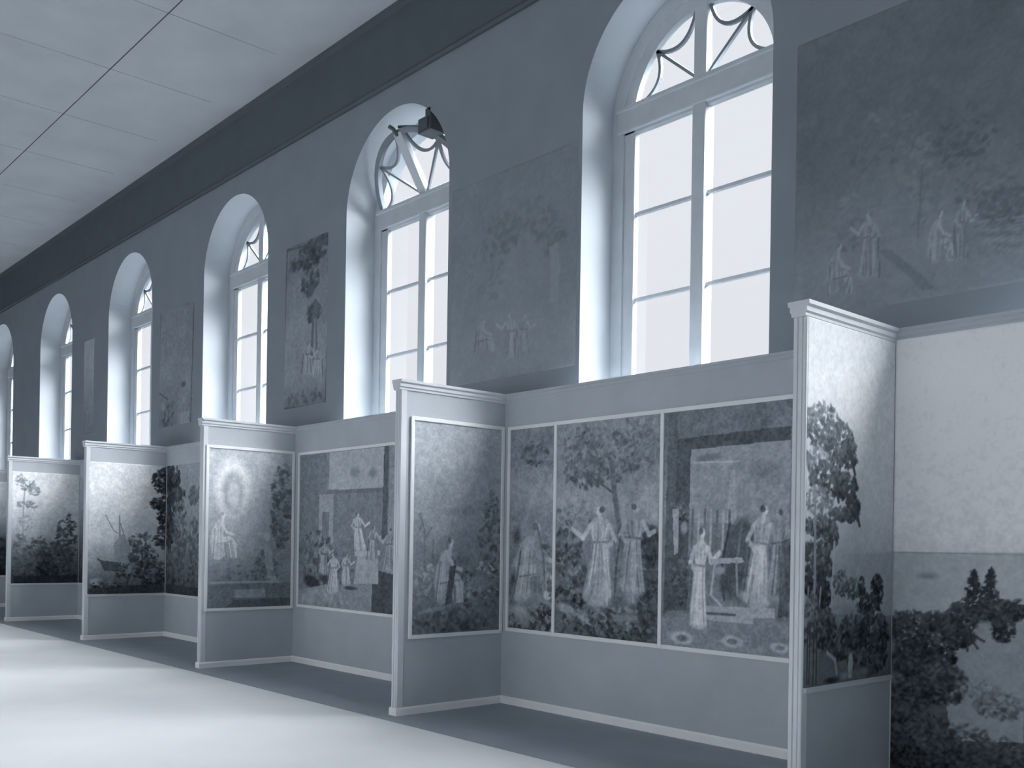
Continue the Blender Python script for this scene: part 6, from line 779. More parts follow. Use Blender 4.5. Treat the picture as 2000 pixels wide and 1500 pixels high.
mural('sea_wing', 'wing', -2.99, (-1.385, -0.365, 0.705, 2.8), 0.006, [(0.663, 0.46), (1.112, 0.58), (1.428, 0.7), (1.503, 0.76), (1.774, 0.82), (2.256, 0.86), (2.892, 0.86)], [
    ('p', [(-1.118, 1.456), (-0.349, 1.478), (-0.361, 1.078), (-1.128, 1.118)], 0.7, 1.0), ('e', -1.005, 1.428, 0.174, 0.048, 0.0, 0.74, 0.8, 0.7), ('f', -1.209, 2.194, 0.199, 0.135, 0.5, 260, 0.025, 0.1, 0.8),
    ('f', -1.014, 2.104, 0.162, 0.132, 0.48, 200, 0.026, 0.1, 0.8), ('f', -0.917, 2.055, 0.095, 0.079, 0.44, 90, 0.027, 0.1, 0.8), ('f', -1.269, 2.0, 0.142, 0.076, 0.56, 70, 0.025, 0.1, 0.8),
    ('f', -1.162, 1.888, 0.19, 0.1, 0.44, 220, 0.026, 0.1, 0.8), ('f', -0.963, 1.865, 0.141, 0.079, 0.42, 140, 0.027, 0.1, 0.8), ('f', -0.867, 1.731, 0.084, 0.079, 0.38, 110, 0.027, 0.1, 0.8),
    ('f', -0.997, 1.698, 0.14, 0.042, 0.44, 90, 0.026, 0.1, 0.8), ('f', -1.248, 1.767, 0.153, 0.076, 0.58, 90, 0.025, 0.1, 0.8), ('f', -1.225, 1.622, 0.165, 0.064, 0.44, 150, 0.025, 0.1, 0.8),
    ('f', -1.104, 1.563, 0.079, 0.077, 0.44, 80, 0.026, 0.1, 0.8), ('f', -1.257, 1.475, 0.142, 0.07, 0.42, 150, 0.025, 0.1, 0.8), ('f', -1.165, 1.386, 0.089, 0.053, 0.42, 70, 0.026, 0.1, 0.8),
    ('f', -1.278, 1.301, 0.12, 0.116, 0.34, 160, 0.025, 0.1, 0.8), ('f', -1.181, 1.209, 0.078, 0.106, 0.3, 120, 0.026, 0.1, 0.8), ('l', [(-0.904, 2.074), (-0.871, 2.003)], 0.018, 0.4, 1.0),
    ('l', [(-0.882, 2.014), (-0.848, 1.942)], 0.018, 0.4, 1.0), ('l', [(-0.842, 1.756), (-0.808, 1.683)], 0.018, 0.4, 1.0), ('l', [(-0.819, 1.71), (-0.785, 1.637)], 0.018, 0.4, 1.0),
    ('l', [(-0.946, 1.844), (-0.913, 1.772)], 0.018, 0.4, 1.0), ('l', [(-1.104, 1.572), (-1.072, 1.5)], 0.017, 0.4, 1.0), ('l', [(-1.062, 1.841), (-1.03, 1.77)], 0.017, 0.4, 1.0),
    ('l', [(-1.296, 1.04), (-1.277, 1.33), (-1.286, 1.767)], 0.017, 0.6, 1.0), ('l', [(-1.242, 1.037), (-1.213, 1.27)], 0.011, 0.62, 1.0), ('l', [(-1.361, 1.015), (-1.343, 1.274)], 0.01, 0.6, 1.0),
    ('l', [(-1.092, 1.176), (-1.071, 1.533)], 0.013, 0.74, 1.0), ('l', [(-1.173, 1.121), (-1.013, 1.154)], 0.013, 0.66, 1.0), ('f', -0.997, 1.292, 0.081, 0.078, 0.46, 70, 0.022, 0.1, 0.8),
    ('f', -0.845, 1.256, 0.072, 0.067, 0.46, 60, 0.023, 0.1, 0.8), ('f', -0.747, 1.253, 0.037, 0.074, 0.34, 50, 0.023, 0.1, 0.8), ('f', -0.559, 1.246, 0.077, 0.095, 0.32, 110, 0.024, 0.1, 0.8),
    ('f', -0.651, 1.156, 0.164, 0.063, 0.36, 110, 0.024, 0.1, 0.8), ('e', -0.896, 1.121, 0.155, 0.061, 0.0, 0.62, 0.7, 1.0), ('f', -1.159, 1.031, 0.112, 0.118, 0.36, 160, 0.026, 0.12, 0.8),
    ('f', -0.84, 0.996, 0.181, 0.104, 0.38, 220, 0.027, 0.12, 0.8), ('f', -0.593, 0.964, 0.191, 0.145, 0.34, 260, 0.029, 0.12, 0.8), ('f', -1.295, 1.069, 0.098, 0.174, 0.44, 100, 0.025, 0.12, 0.8),
    ('f', -1.02, 0.902, 0.174, 0.06, 0.36, 120, 0.026, 0.12, 0.8), ('f', -0.661, 0.812, 0.251, 0.081, 0.36, 160, 0.028, 0.12, 0.8), ('e', -1.17, 0.814, 0.156, 0.094, 0.0, 0.5, 0.25, 1.0),
    ('l', [(-1.134, 0.894), (-1.045, 0.845), (-1.024, 0.765)], 0.015, 0.66, 1.0), ('e', -1.082, 0.729, 0.103, 0.024, 0.0, 0.3, 0.6, 1.0), ('l', [(-1.348, 0.726), (-1.343, 1.072)], 0.007, 0.34, 1.0),
    ('l', [(-1.326, 0.724), (-1.322, 1.071)], 0.007, 0.34, 1.0), ('l', [(-1.283, 0.719), (-1.279, 1.068)], 0.007, 0.34, 1.0), ('l', [(-1.251, 0.716), (-1.246, 1.066)], 0.007, 0.34, 1.0),
    ('p', [(-0.892, 0.856), (-0.856, 0.878), (-0.839, 0.839), (-0.848, 0.724), (-0.896, 0.728)], 0.7, 1.0), ('e', -0.937, 0.745, 0.071, 0.03, 0.0, 0.58, 0.7, 1.0), ('e', -0.725, 0.755, 0.186, 0.043, 0.0, 0.52, 0.8, 1.0)],
    'unframed mural with a large overhanging tree beside a sea view, on the nearest wing', seed=14, grain=0.018, cloud=0.3)
mural('sea_back', 'back', -0.36, (-2.985, 3.15, 0.09, 2.815), 0.0085, [(0.158, 0.36), (0.717, 0.5), (1.09, 0.72), (1.462, 0.76), (1.481, 0.88), (1.555, 0.9), (1.772, 0.92), (2.266, 0.94), (2.822, 0.94)], [
    ('p', [(-3.139, 1.474), (-2.15, 1.486), (-2.158, 0.904), (-3.149, 0.841)], 0.76, 1.0), ('l', [(-3.001, 1.479), (-2.205, 1.481)], 0.007, 0.68, 1.0), ('e', -2.757, 1.337, 0.089, 0.031, 0.0, 0.64, 0.7, 1.0),
    ('e', -2.649, 1.214, 0.279, 0.081, 0.0, 0.74, 0.9, 0.6), ('p', [(-2.59, 1.031), (-2.409, 1.144), (-2.182, 1.195), (-2.193, 0.405), (-2.6, 0.352), (-2.656, 0.717)], 0.66, 1.0), ('f', -2.483, 1.357, 0.015, 0.021, 0.34, 26, 0.015, 0.07, 0.8),
    ('f', -2.483, 1.326, 0.026, 0.021, 0.34, 26, 0.015, 0.07, 0.8), ('f', -2.484, 1.295, 0.036, 0.021, 0.34, 26, 0.015, 0.07, 0.8), ('f', -2.484, 1.264, 0.047, 0.021, 0.34, 26, 0.015, 0.07, 0.8),
    ('f', -2.485, 1.233, 0.058, 0.021, 0.34, 26, 0.015, 0.07, 0.8), ('f', -2.485, 1.202, 0.068, 0.021, 0.34, 26, 0.015, 0.07, 0.8), ('f', -2.485, 1.171, 0.079, 0.021, 0.34, 26, 0.015, 0.07, 0.8),
    ('f', -2.486, 1.14, 0.09, 0.021, 0.34, 26, 0.015, 0.07, 0.8), ('f', -2.486, 1.109, 0.101, 0.021, 0.34, 26, 0.015, 0.07, 0.8), ('l', [(-2.482, 1.381), (-2.486, 1.102)], 0.006, 0.34, 1.0),
    ('f', -2.383, 1.375, 0.014, 0.021, 0.34, 26, 0.015, 0.07, 0.8), ('f', -2.383, 1.343, 0.025, 0.021, 0.34, 26, 0.015, 0.07, 0.8), ('f', -2.383, 1.311, 0.035, 0.021, 0.34, 26, 0.015, 0.07, 0.8),
    ('f', -2.384, 1.28, 0.046, 0.021, 0.34, 26, 0.015, 0.07, 0.8), ('f', -2.384, 1.248, 0.056, 0.021, 0.34, 26, 0.015, 0.07, 0.8), ('f', -2.385, 1.216, 0.067, 0.021, 0.34, 26, 0.015, 0.07, 0.8),
    ('f', -2.385, 1.184, 0.077, 0.021, 0.34, 26, 0.015, 0.07, 0.8), ('f', -2.386, 1.152, 0.088, 0.021, 0.34, 26, 0.015, 0.07, 0.8), ('f', -2.386, 1.12, 0.098, 0.021, 0.34, 26, 0.015, 0.07, 0.8),
    ('l', [(-2.382, 1.399), (-2.386, 1.112)], 0.006, 0.34, 1.0), ('f', -2.558, 1.124, 0.073, 0.061, 0.36, 150, 0.018, 0.11, 0.7), ('f', -2.323, 1.147, 0.143, 0.065, 0.36, 260, 0.017, 0.11, 0.7),
    ('f', -2.469, 1.097, 0.178, 0.055, 0.36, 200, 0.018, 0.11, 0.7), ('f', -2.238, 1.164, 0.067, 0.053, 0.36, 90, 0.017, 0.11, 0.7), ('f', -2.62, 1.06, 0.092, 0.068, 0.38, 140, 0.019, 0.11, 0.7),
    ('f', -2.874, 1.066, 0.131, 0.051, 0.4, 140, 0.019, 0.11, 0.7), ('f', -2.714, 1.056, 0.082, 0.063, 0.38, 120, 0.019, 0.11, 0.7), ('e', -2.411, 1.039, 0.07, 0.054, 0.0, 0.66, 0.5, 1.0),
    ('f', -2.31, 1.043, 0.068, 0.077, 0.36, 160, 0.017, 0.08, 0.8), ('f', -2.56, 0.986, 0.091, 0.067, 0.34, 150, 0.018, 0.08, 0.8), ('l', [(-2.524, 1.018), (-2.659, 0.956)], 0.009, 0.36, 1.0),
    ('l', [(-2.524, 1.018), (-2.629, 0.908)], 0.009, 0.36, 1.0), ('l', [(-2.524, 1.018), (-2.574, 0.899)], 0.009, 0.36, 1.0), ('l', [(-2.524, 1.018), (-2.513, 0.897)], 0.009, 0.36, 1.0),
    ('l', [(-2.524, 1.018), (-2.454, 0.919)], 0.009, 0.36, 1.0), ('l', [(-2.524, 1.018), (-2.418, 0.963)], 0.009, 0.36, 1.0), ('f', -2.91, 0.888, 0.145, 0.192, 0.34, 500, 0.023, 0.13, 0.6),
    ('f', -2.717, 0.869, 0.139, 0.188, 0.32, 500, 0.022, 0.13, 0.6), ('f', -2.815, 0.704, 0.226, 0.158, 0.34, 500, 0.022, 0.13, 0.6), ('f', -2.948, 0.565, 0.2, 0.161, 0.38, 300, 0.023, 0.13, 0.6),
    ('f', -2.657, 0.686, 0.155, 0.124, 0.38, 260, 0.022, 0.13, 0.6), ('f', -2.886, 0.315, 0.361, 0.192, 0.34, 600, 0.023, 0.13, 0.6), ('f', -2.51, 0.303, 0.329, 0.153, 0.38, 500, 0.021, 0.13, 0.6),
    ('f', -2.33, 0.596, 0.143, 0.089, 0.52, 160, 0.02, 0.13, 0.6), ('f', -2.431, 0.676, 0.106, 0.06, 0.6, 60, 0.018, 0.08, 0.8), ('e', -2.99, 0.884, 0.04, 0.084, 0.0, 0.64, 0.8, 1.0),
    ('e', -2.996, 0.722, 0.034, 0.13, 0.0, 0.56, 0.8, 1.0), ('l', [(-3.018, 0.833), (-3.036, 0.588)], 0.013, 0.38, 1.0)],
    'wide unframed sea mural with conifers and dark shrubs, at the photo edge right', seed=15, grain=0.018, cloud=0.3)
mural('wall_r', 'back', 0.0, (-3.95, -2.27, 3.14, 5.15), 0.012, [(3.066, 0.6), (3.541, 0.58), (3.88, 0.54), (4.219, 0.5), (4.727, 0.48)], [
    ('f', -3.285, 4.278, 0.293, 0.207, 0.5, 120, 0.032, 0.06, 0.6), ('f', -3.005, 3.917, 0.172, 0.301, 0.56, 120, 0.031, 0.06, 0.6), ('f', -2.61, 3.802, 0.188, 0.16, 0.5, 140, 0.028, 0.06, 0.6),
    ('f', -2.488, 3.639, 0.152, 0.126, 0.46, 140, 0.028, 0.06, 0.6), ('f', -3.521, 3.748, 0.116, 0.213, 0.54, 80, 0.033, 0.06, 0.6), ('f', -2.522, 3.426, 0.184, 0.095, 0.52, 120, 0.028, 0.06, 0.6),
    ('f', -2.733, 4.131, 0.194, 0.195, 0.44, 120, 0.029, 0.06, 0.6), ('l', [(-3.028, 3.553), (-3.003, 4.018)], 0.01, 0.48, 0.7), ('p', [(-3.765, 3.445), (-3.447, 3.552), (-3.08, 3.566), (-2.312, 3.405), (-2.316, 3.127), (-3.454, 3.122), (-3.769, 3.19)], 0.6, 0.5),
    ('p', [(-3.297, 3.516), (-2.981, 3.189), (-2.896, 3.188), (-3.206, 3.512)], 0.5, 0.7), ('e', -3.63, 3.303, 0.051, 0.037, 0.0, 0.63, 0.35, 0.9), ('e', -3.633, 3.323, 0.052, 0.038, 0.0, 0.646, 0.35, 0.9),
    ('e', -3.635, 3.342, 0.053, 0.038, 0.0, 0.617, 0.35, 0.9), ('e', -3.638, 3.362, 0.053, 0.039, 0.0, 0.611, 0.35, 0.9), ('e', -3.641, 3.382, 0.054, 0.039, 0.0, 0.618, 0.35, 0.9),
    ('e', -3.644, 3.401, 0.055, 0.04, 0.0, 0.652, 0.35, 0.9), ('e', -3.644, 3.401, 0.055, 0.04, 0.0, 0.644, 0.35, 0.9), ('e', -3.642, 3.419, 0.053, 0.039, 0.0, 0.64, 0.35, 0.9),
    ('e', -3.64, 3.437, 0.052, 0.038, 0.0, 0.615, 0.35, 0.9), ('e', -3.638, 3.455, 0.05, 0.036, 0.0, 0.649, 0.35, 0.9), ('e', -3.636, 3.473, 0.049, 0.035, 0.0, 0.664, 0.35, 0.9),
    ('e', -3.635, 3.491, 0.047, 0.034, 0.0, 0.665, 0.35, 0.9), ('e', -3.635, 3.491, 0.047, 0.034, 0.0, 0.621, 0.35, 0.9), ('e', -3.63, 3.503, 0.046, 0.033, 0.0, 0.647, 0.35, 0.9),
    ('e', -3.625, 3.515, 0.045, 0.032, 0.0, 0.611, 0.35, 0.9), ('e', -3.62, 3.528, 0.043, 0.032, 0.0, 0.613, 0.35, 0.9), ('e', -3.615, 3.54, 0.042, 0.031, 0.0, 0.667, 0.35, 0.9),
    ('e', -3.61, 3.552, 0.041, 0.03, 0.0, 0.625, 0.35, 0.9), ('e', -3.636, 3.416, 0.043, 0.031, 0.0, 0.69, 0.35, 0.9), ('e', -3.618, 3.415, 0.041, 0.03, 0.0, 0.674, 0.35, 0.9),
    ('e', -3.601, 3.414, 0.04, 0.029, 0.0, 0.671, 0.35, 0.9), ('e', -3.584, 3.414, 0.038, 0.028, 0.0, 0.695, 0.35, 0.9), ('e', -3.567, 3.413, 0.036, 0.027, 0.0, 0.673, 0.35, 0.9),
    ('e', -3.55, 3.412, 0.035, 0.025, 0.0, 0.705, 0.35, 0.9), ('e', -3.55, 3.412, 0.035, 0.025, 0.0, 0.679, 0.35, 0.9), ('e', -3.542, 3.403, 0.033, 0.025, 0.0, 0.675, 0.35, 0.9),
    ('e', -3.535, 3.393, 0.032, 0.024, 0.0, 0.664, 0.35, 0.9), ('e', -3.527, 3.384, 0.031, 0.023, 0.0, 0.676, 0.35, 0.9), ('e', -3.52, 3.374, 0.03, 0.022, 0.0, 0.697, 0.35, 0.9),
    ('e', -3.512, 3.365, 0.029, 0.021, 0.0, 0.658, 0.35, 0.9), ('e', -3.512, 3.365, 0.029, 0.021, 0.0, 0.683, 0.35, 0.9), ('e', -3.511, 3.347, 0.028, 0.021, 0.0, 0.682, 0.35, 0.9),
    ('e', -3.51, 3.33, 0.028, 0.021, 0.0, 0.68, 0.35, 0.9), ('e', -3.508, 3.312, 0.027, 0.02, 0.0, 0.695, 0.35, 0.9), ('e', -3.507, 3.295, 0.027, 0.02, 0.0, 0.651, 0.35, 0.9),
    ('e', -3.506, 3.277, 0.027, 0.02, 0.0, 0.667, 0.35, 0.9), ('l', [(-3.65, 3.538), (-3.655, 3.481), (-3.658, 3.424), (-3.66, 3.367), (-3.661, 3.31)], 0.006, 0.73, 0.7), ('l', [(-3.63, 3.525), (-3.628, 3.469), (-3.628, 3.414), (-3.63, 3.359), (-3.634, 3.304)], 0.006, 0.55, 0.7),
    ('l', [(-3.611, 3.513), (-3.609, 3.459), (-3.608, 3.406), (-3.607, 3.352), (-3.606, 3.298)], 0.006, 0.73, 0.7), ('l', [(-3.591, 3.501), (-3.591, 3.449), (-3.588, 3.397), (-3.585, 3.345), (-3.579, 3.293)], 0.006, 0.55, 0.7), ('l', [(-3.572, 3.488), (-3.57, 3.439), (-3.566, 3.388), (-3.56, 3.338), (-3.552, 3.287)], 0.006, 0.55, 0.7),
    ('l', [(-3.55, 3.412), (-3.543, 3.377), (-3.537, 3.341), (-3.533, 3.306), (-3.529, 3.27)], 0.006, 0.72, 0.7), ('l', [(-3.538, 3.41), (-3.536, 3.375), (-3.532, 3.34), (-3.525, 3.304), (-3.516, 3.268)], 0.006, 0.52, 0.7), ('l', [(-3.527, 3.407), (-3.517, 3.371), (-3.51, 3.335), (-3.505, 3.3), (-3.502, 3.265)], 0.006, 0.52, 0.7),
    ('l', [(-3.515, 3.405), (-3.508, 3.369), (-3.501, 3.333), (-3.494, 3.298), (-3.489, 3.262)], 0.006, 0.72, 0.7), ('l', [(-3.644, 3.394), (-3.613, 3.393), (-3.582, 3.392), (-3.551, 3.391), (-3.519, 3.39)], 0.006, 0.5, 0.7), ('l', [(-3.602, 3.543), (-3.564, 3.471), (-3.511, 3.443)], 0.014, 0.73, 0.8),
    ('l', [(-3.594, 3.558), (-3.589, 3.611)], 0.015, 0.7, 0.9), ('e', -3.589, 3.611, 0.019, 0.026, 0.0, 0.75, 0.35, 1.0), ('e', -3.598, 3.62, 0.017, 0.023, -0.3, 0.5, 0.5, 0.85),
    ('l', [(-3.582, 3.614), (-3.578, 3.613)], 0.003, 0.56, 0.6), ('l', [(-3.654, 3.515), (-3.661, 3.457), (-3.667, 3.398), (-3.669, 3.339), (-3.67, 3.28)], 0.007, 0.44, 0.7), ('e', -3.385, 3.375, 0.07, 0.052, 0.0, 0.624, 0.35, 0.9),
    ('e', -3.382, 3.392, 0.069, 0.051, 0.0, 0.648, 0.35, 0.9), ('e', -3.38, 3.409, 0.067, 0.05, 0.0, 0.596, 0.35, 0.9), ('e', -3.377, 3.426, 0.066, 0.05, 0.0, 0.649, 0.35, 0.9),
    ('e', -3.375, 3.443, 0.065, 0.049, 0.0, 0.603, 0.35, 0.9), ('e', -3.372, 3.459, 0.064, 0.048, 0.0, 0.601, 0.35, 0.9), ('e', -3.372, 3.459, 0.064, 0.048, 0.0, 0.627, 0.35, 0.9),
    ('e', -3.371, 3.48, 0.061, 0.046, 0.0, 0.622, 0.35, 0.9), ('e', -3.37, 3.501, 0.059, 0.044, 0.0, 0.646, 0.35, 0.9), ('e', -3.368, 3.521, 0.056, 0.042, 0.0, 0.642, 0.35, 0.9),
    ('e', -3.367, 3.542, 0.053, 0.04, 0.0, 0.597, 0.35, 0.9), ('e', -3.365, 3.563, 0.051, 0.038, 0.0, 0.648, 0.35, 0.9), ('e', -3.365, 3.563, 0.051, 0.038, 0.0, 0.598, 0.35, 0.9),
    ('e', -3.366, 3.576, 0.049, 0.037, 0.0, 0.629, 0.35, 0.9), ('e', -3.367, 3.59, 0.048, 0.036, 0.0, 0.611, 0.35, 0.9), ('e', -3.368, 3.604, 0.046, 0.034, 0.0, 0.649, 0.35, 0.9),
    ('e', -3.369, 3.618, 0.044, 0.033, 0.0, 0.592, 0.35, 0.9), ('e', -3.37, 3.632, 0.043, 0.032, 0.0, 0.604, 0.35, 0.9), ('e', -3.37, 3.632, 0.043, 0.032, 0.0, 0.592, 0.35, 0.9),
    ('e', -3.369, 3.646, 0.045, 0.034, 0.0, 0.631, 0.35, 0.9), ('e', -3.369, 3.661, 0.047, 0.035, 0.0, 0.65, 0.35, 0.9), ('e', -3.369, 3.676, 0.049, 0.037, 0.0, 0.624, 0.35, 0.9),
    ('e', -3.369, 3.69, 0.051, 0.038, 0.0, 0.591, 0.35, 0.9), ('e', -3.368, 3.705, 0.053, 0.04, 0.0, 0.611, 0.35, 0.9), ('e', -3.368, 3.705, 0.053, 0.04, 0.0, 0.645, 0.35, 0.9),
    ('e', -3.368, 3.708, 0.051, 0.038, 0.0, 0.604, 0.35, 0.9), ('e', -3.368, 3.712, 0.048, 0.036, 0.0, 0.612, 0.35, 0.9), ('e', -3.368, 3.715, 0.045, 0.034, 0.0, 0.649, 0.35, 0.9),
    ('e', -3.368, 3.719, 0.043, 0.032, 0.0, 0.604, 0.35, 0.9), ('e', -3.368, 3.723, 0.04, 0.03, 0.0, 0.64, 0.35, 0.9), ('l', [(-3.338, 3.606), (-3.332, 3.543), (-3.326, 3.481), (-3.32, 3.418), (-3.313, 3.355)], 0.007, 0.68, 0.7),
    ('l', [(-3.346, 3.608), (-3.341, 3.545), (-3.337, 3.483), (-3.335, 3.421), (-3.333, 3.36)], 0.007, 0.72, 0.7), ('l', [(-3.354, 3.61), (-3.356, 3.549), (-3.356, 3.487), (-3.353, 3.425), (-3.349, 3.363)], 0.007, 0.52, 0.7), ('l', [(-3.362, 3.612), (-3.359, 3.55), (-3.358, 3.488), (-3.359, 3.427), (-3.363, 3.366)], 0.007, 0.52, 0.7),
    ('l', [(-3.37, 3.614), (-3.377, 3.554), (-3.381, 3.493), (-3.38, 3.432), (-3.376, 3.369)], 0.007, 0.7, 0.7), ('l', [(-3.378, 3.616), (-3.379, 3.555), (-3.382, 3.494), (-3.387, 3.433), (-3.393, 3.373)], 0.007, 0.52, 0.7), ('l', [(-3.386, 3.618), (-3.396, 3.559), (-3.404, 3.499), (-3.408, 3.438), (-3.41, 3.377)], 0.007, 0.52, 0.7),
    ('l', [(-3.394, 3.62), (-3.4, 3.56), (-3.408, 3.5), (-3.417, 3.44), (-3.429, 3.381)], 0.007, 0.68, 0.7), ('l', [(-3.402, 3.622), (-3.41, 3.562), (-3.419, 3.502), (-3.429, 3.443), (-3.441, 3.383)], 0.007, 0.72, 0.7), ('l', [(-3.331, 3.704), (-3.337, 3.685), (-3.341, 3.666), (-3.345, 3.646), (-3.348, 3.627)], 0.007, 0.7, 0.7),
    ('l', [(-3.355, 3.71), (-3.361, 3.691), (-3.365, 3.672), (-3.366, 3.651), (-3.364, 3.631)], 0.007, 0.52, 0.7), ('l', [(-3.379, 3.716), (-3.379, 3.696), (-3.38, 3.676), (-3.38, 3.655), (-3.38, 3.635)], 0.007, 0.52, 0.7), ('l', [(-3.403, 3.723), (-3.404, 3.702), (-3.404, 3.682), (-3.401, 3.66), (-3.396, 3.639)], 0.007, 0.7, 0.7),
    ('l', [(-3.322, 3.62), (-3.346, 3.624), (-3.37, 3.629), (-3.394, 3.633), (-3.418, 3.637)], 0.007, 0.49, 0.7), ('l', [(-3.414, 3.721), (-3.45, 3.666), (-3.504, 3.721)], 0.014, 0.72, 0.85), ('l', [(-3.323, 3.697), (-3.298, 3.623), (-3.338, 3.592)], 0.014, 0.67, 0.8),
    ('l', [(-3.368, 3.725), (-3.373, 3.776)], 0.014, 0.68, 0.9), ('e', -3.373, 3.776, 0.021, 0.024, 0.0, 0.73, 0.35, 1.0), ('e', -3.361, 3.78, 0.019, 0.021, 0.3, 0.5, 0.5, 0.85),
    ('l', [(-3.383, 3.785), (-3.389, 3.786)], 0.003, 0.54, 0.6), ('l', [(-3.301, 3.615), (-3.299, 3.546), (-3.296, 3.478), (-3.293, 3.409), (-3.289, 3.341)], 0.007, 0.42, 0.7), ('e', -2.913, 3.387, 0.043, 0.034, 0.0, 0.669, 0.35, 0.9),
    ('e', -2.916, 3.406, 0.044, 0.035, 0.0, 0.684, 0.35, 0.9), ('e', -2.918, 3.424, 0.045, 0.035, 0.0, 0.707, 0.35, 0.9), ('e', -2.92, 3.442, 0.045, 0.036, 0.0, 0.669, 0.35, 0.9),
    ('e', -2.923, 3.46, 0.046, 0.036, 0.0, 0.689, 0.35, 0.9), ('e', -2.925, 3.478, 0.047, 0.037, 0.0, 0.663, 0.35, 0.9), ('e', -2.925, 3.478, 0.047, 0.037, 0.0, 0.683, 0.35, 0.9),
    ('e', -2.924, 3.495, 0.045, 0.036, 0.0, 0.67, 0.35, 0.9), ('e', -2.922, 3.511, 0.044, 0.035, 0.0, 0.683, 0.35, 0.9), ('e', -2.92, 3.528, 0.043, 0.034, 0.0, 0.68, 0.35, 0.9),
    ('e', -2.919, 3.544, 0.041, 0.033, 0.0, 0.651, 0.35, 0.9), ('e', -2.917, 3.561, 0.04, 0.032, 0.0, 0.653, 0.35, 0.9), ('e', -2.917, 3.561, 0.04, 0.032, 0.0, 0.708, 0.35, 0.9),
    ('e', -2.913, 3.572, 0.039, 0.031, 0.0, 0.689, 0.35, 0.9), ('e', -2.909, 3.583, 0.038, 0.03, 0.0, 0.674, 0.35, 0.9), ('e', -2.905, 3.595, 0.037, 0.029, 0.0, 0.694, 0.35, 0.9),
    ('e', -2.901, 3.606, 0.036, 0.028, 0.0, 0.668, 0.35, 0.9), ('e', -2.896, 3.617, 0.035, 0.028, 0.0, 0.693, 0.35, 0.9), ('e', -2.918, 3.491, 0.037, 0.029, 0.0, 0.715, 0.35, 0.9),
    ('e', -2.904, 3.49, 0.035, 0.028, 0.0, 0.725, 0.35, 0.9), ('e', -2.889, 3.49, 0.034, 0.027, 0.0, 0.698, 0.35, 0.9), ('e', -2.874, 3.489, 0.032, 0.026, 0.0, 0.74, 0.35, 0.9),
    ('e', -2.86, 3.488, 0.031, 0.025, 0.0, 0.696, 0.35, 0.9), ('e', -2.845, 3.488, 0.03, 0.023, 0.0, 0.744, 0.35, 0.9), ('e', -2.845, 3.488, 0.03, 0.023, 0.0, 0.733, 0.35, 0.9),
    ('e', -2.839, 3.479, 0.029, 0.023, 0.0, 0.702, 0.35, 0.9), ('e', -2.832, 3.47, 0.027, 0.022, 0.0, 0.691, 0.35, 0.9), ('e', -2.826, 3.461, 0.026, 0.021, 0.0, 0.731, 0.35, 0.9),
    ('e', -2.819, 3.452, 0.025, 0.02, 0.0, 0.729, 0.35, 0.9), ('e', -2.813, 3.443, 0.024, 0.019, 0.0, 0.727, 0.35, 0.9), ('e', -2.813, 3.443, 0.024, 0.019, 0.0, 0.695, 0.35, 0.9),
    ('e', -2.812, 3.427, 0.024, 0.019, 0.0, 0.74, 0.35, 0.9), ('e', -2.811, 3.411, 0.024, 0.019, 0.0, 0.692, 0.35, 0.9), ('e', -2.81, 3.395, 0.023, 0.019, 0.0, 0.719, 0.35, 0.9),
    ('e', -2.809, 3.379, 0.023, 0.018, 0.0, 0.735, 0.35, 0.9), ('e', -2.808, 3.363, 0.023, 0.018, 0.0, 0.722, 0.35, 0.9), ('l', [(-2.93, 3.604), (-2.933, 3.552), (-2.936, 3.499), (-2.938, 3.447), (-2.94, 3.394)], 0.005, 0.77, 0.7),
    ('l', [(-2.913, 3.592), (-2.913, 3.541), (-2.913, 3.49), (-2.914, 3.439), (-2.917, 3.388)], 0.005, 0.77, 0.7), ('l', [(-2.897, 3.581), (-2.896, 3.531), (-2.895, 3.482), (-2.894, 3.432), (-2.893, 3.383)], 0.005, 0.56, 0.7), ('l', [(-2.88, 3.569), (-2.88, 3.522), (-2.879, 3.474), (-2.875, 3.426), (-2.87, 3.377)], 0.005, 0.59, 0.7),
    ('l', [(-2.864, 3.558), (-2.862, 3.512), (-2.858, 3.465), (-2.853, 3.419), (-2.847, 3.372)], 0.005, 0.56, 0.7), ('l', [(-2.845, 3.488), (-2.844, 3.455), (-2.84, 3.423), (-2.835, 3.39), (-2.827, 3.356)], 0.005, 0.76, 0.7), ('l', [(-2.835, 3.485), (-2.831, 3.452), (-2.827, 3.42), (-2.822, 3.387), (-2.816, 3.354)], 0.005, 0.56, 0.7),
    ('l', [(-2.826, 3.483), (-2.819, 3.449), (-2.813, 3.416), (-2.808, 3.383), (-2.805, 3.351)], 0.005, 0.56, 0.7), ('l', [(-2.816, 3.48), (-2.807, 3.446), (-2.8, 3.413), (-2.795, 3.381), (-2.793, 3.348)], 0.005, 0.78, 0.7), ('l', [(-2.925, 3.471), (-2.901, 3.471), (-2.876, 3.47), (-2.848, 3.468), (-2.819, 3.467)], 0.005, 0.54, 0.7),
    ('l', [(-2.89, 3.608), (-2.858, 3.542), (-2.812, 3.516)], 0.012, 0.77, 0.8), ('l', [(-2.883, 3.622), (-2.879, 3.671)], 0.014, 0.74, 0.9), ('e', -2.879, 3.671, 0.017, 0.024, 0.0, 0.79, 0.35, 1.0),
    ('e', -2.886, 3.679, 0.015, 0.021, -0.3, 0.52, 0.5, 0.85), ('l', [(-2.872, 3.674), (-2.869, 3.673)], 0.003, 0.6, 0.6), ('l', [(-2.934, 3.583), (-2.934, 3.528), (-2.936, 3.473), (-2.94, 3.419), (-2.947, 3.366)], 0.006, 0.48, 0.7),
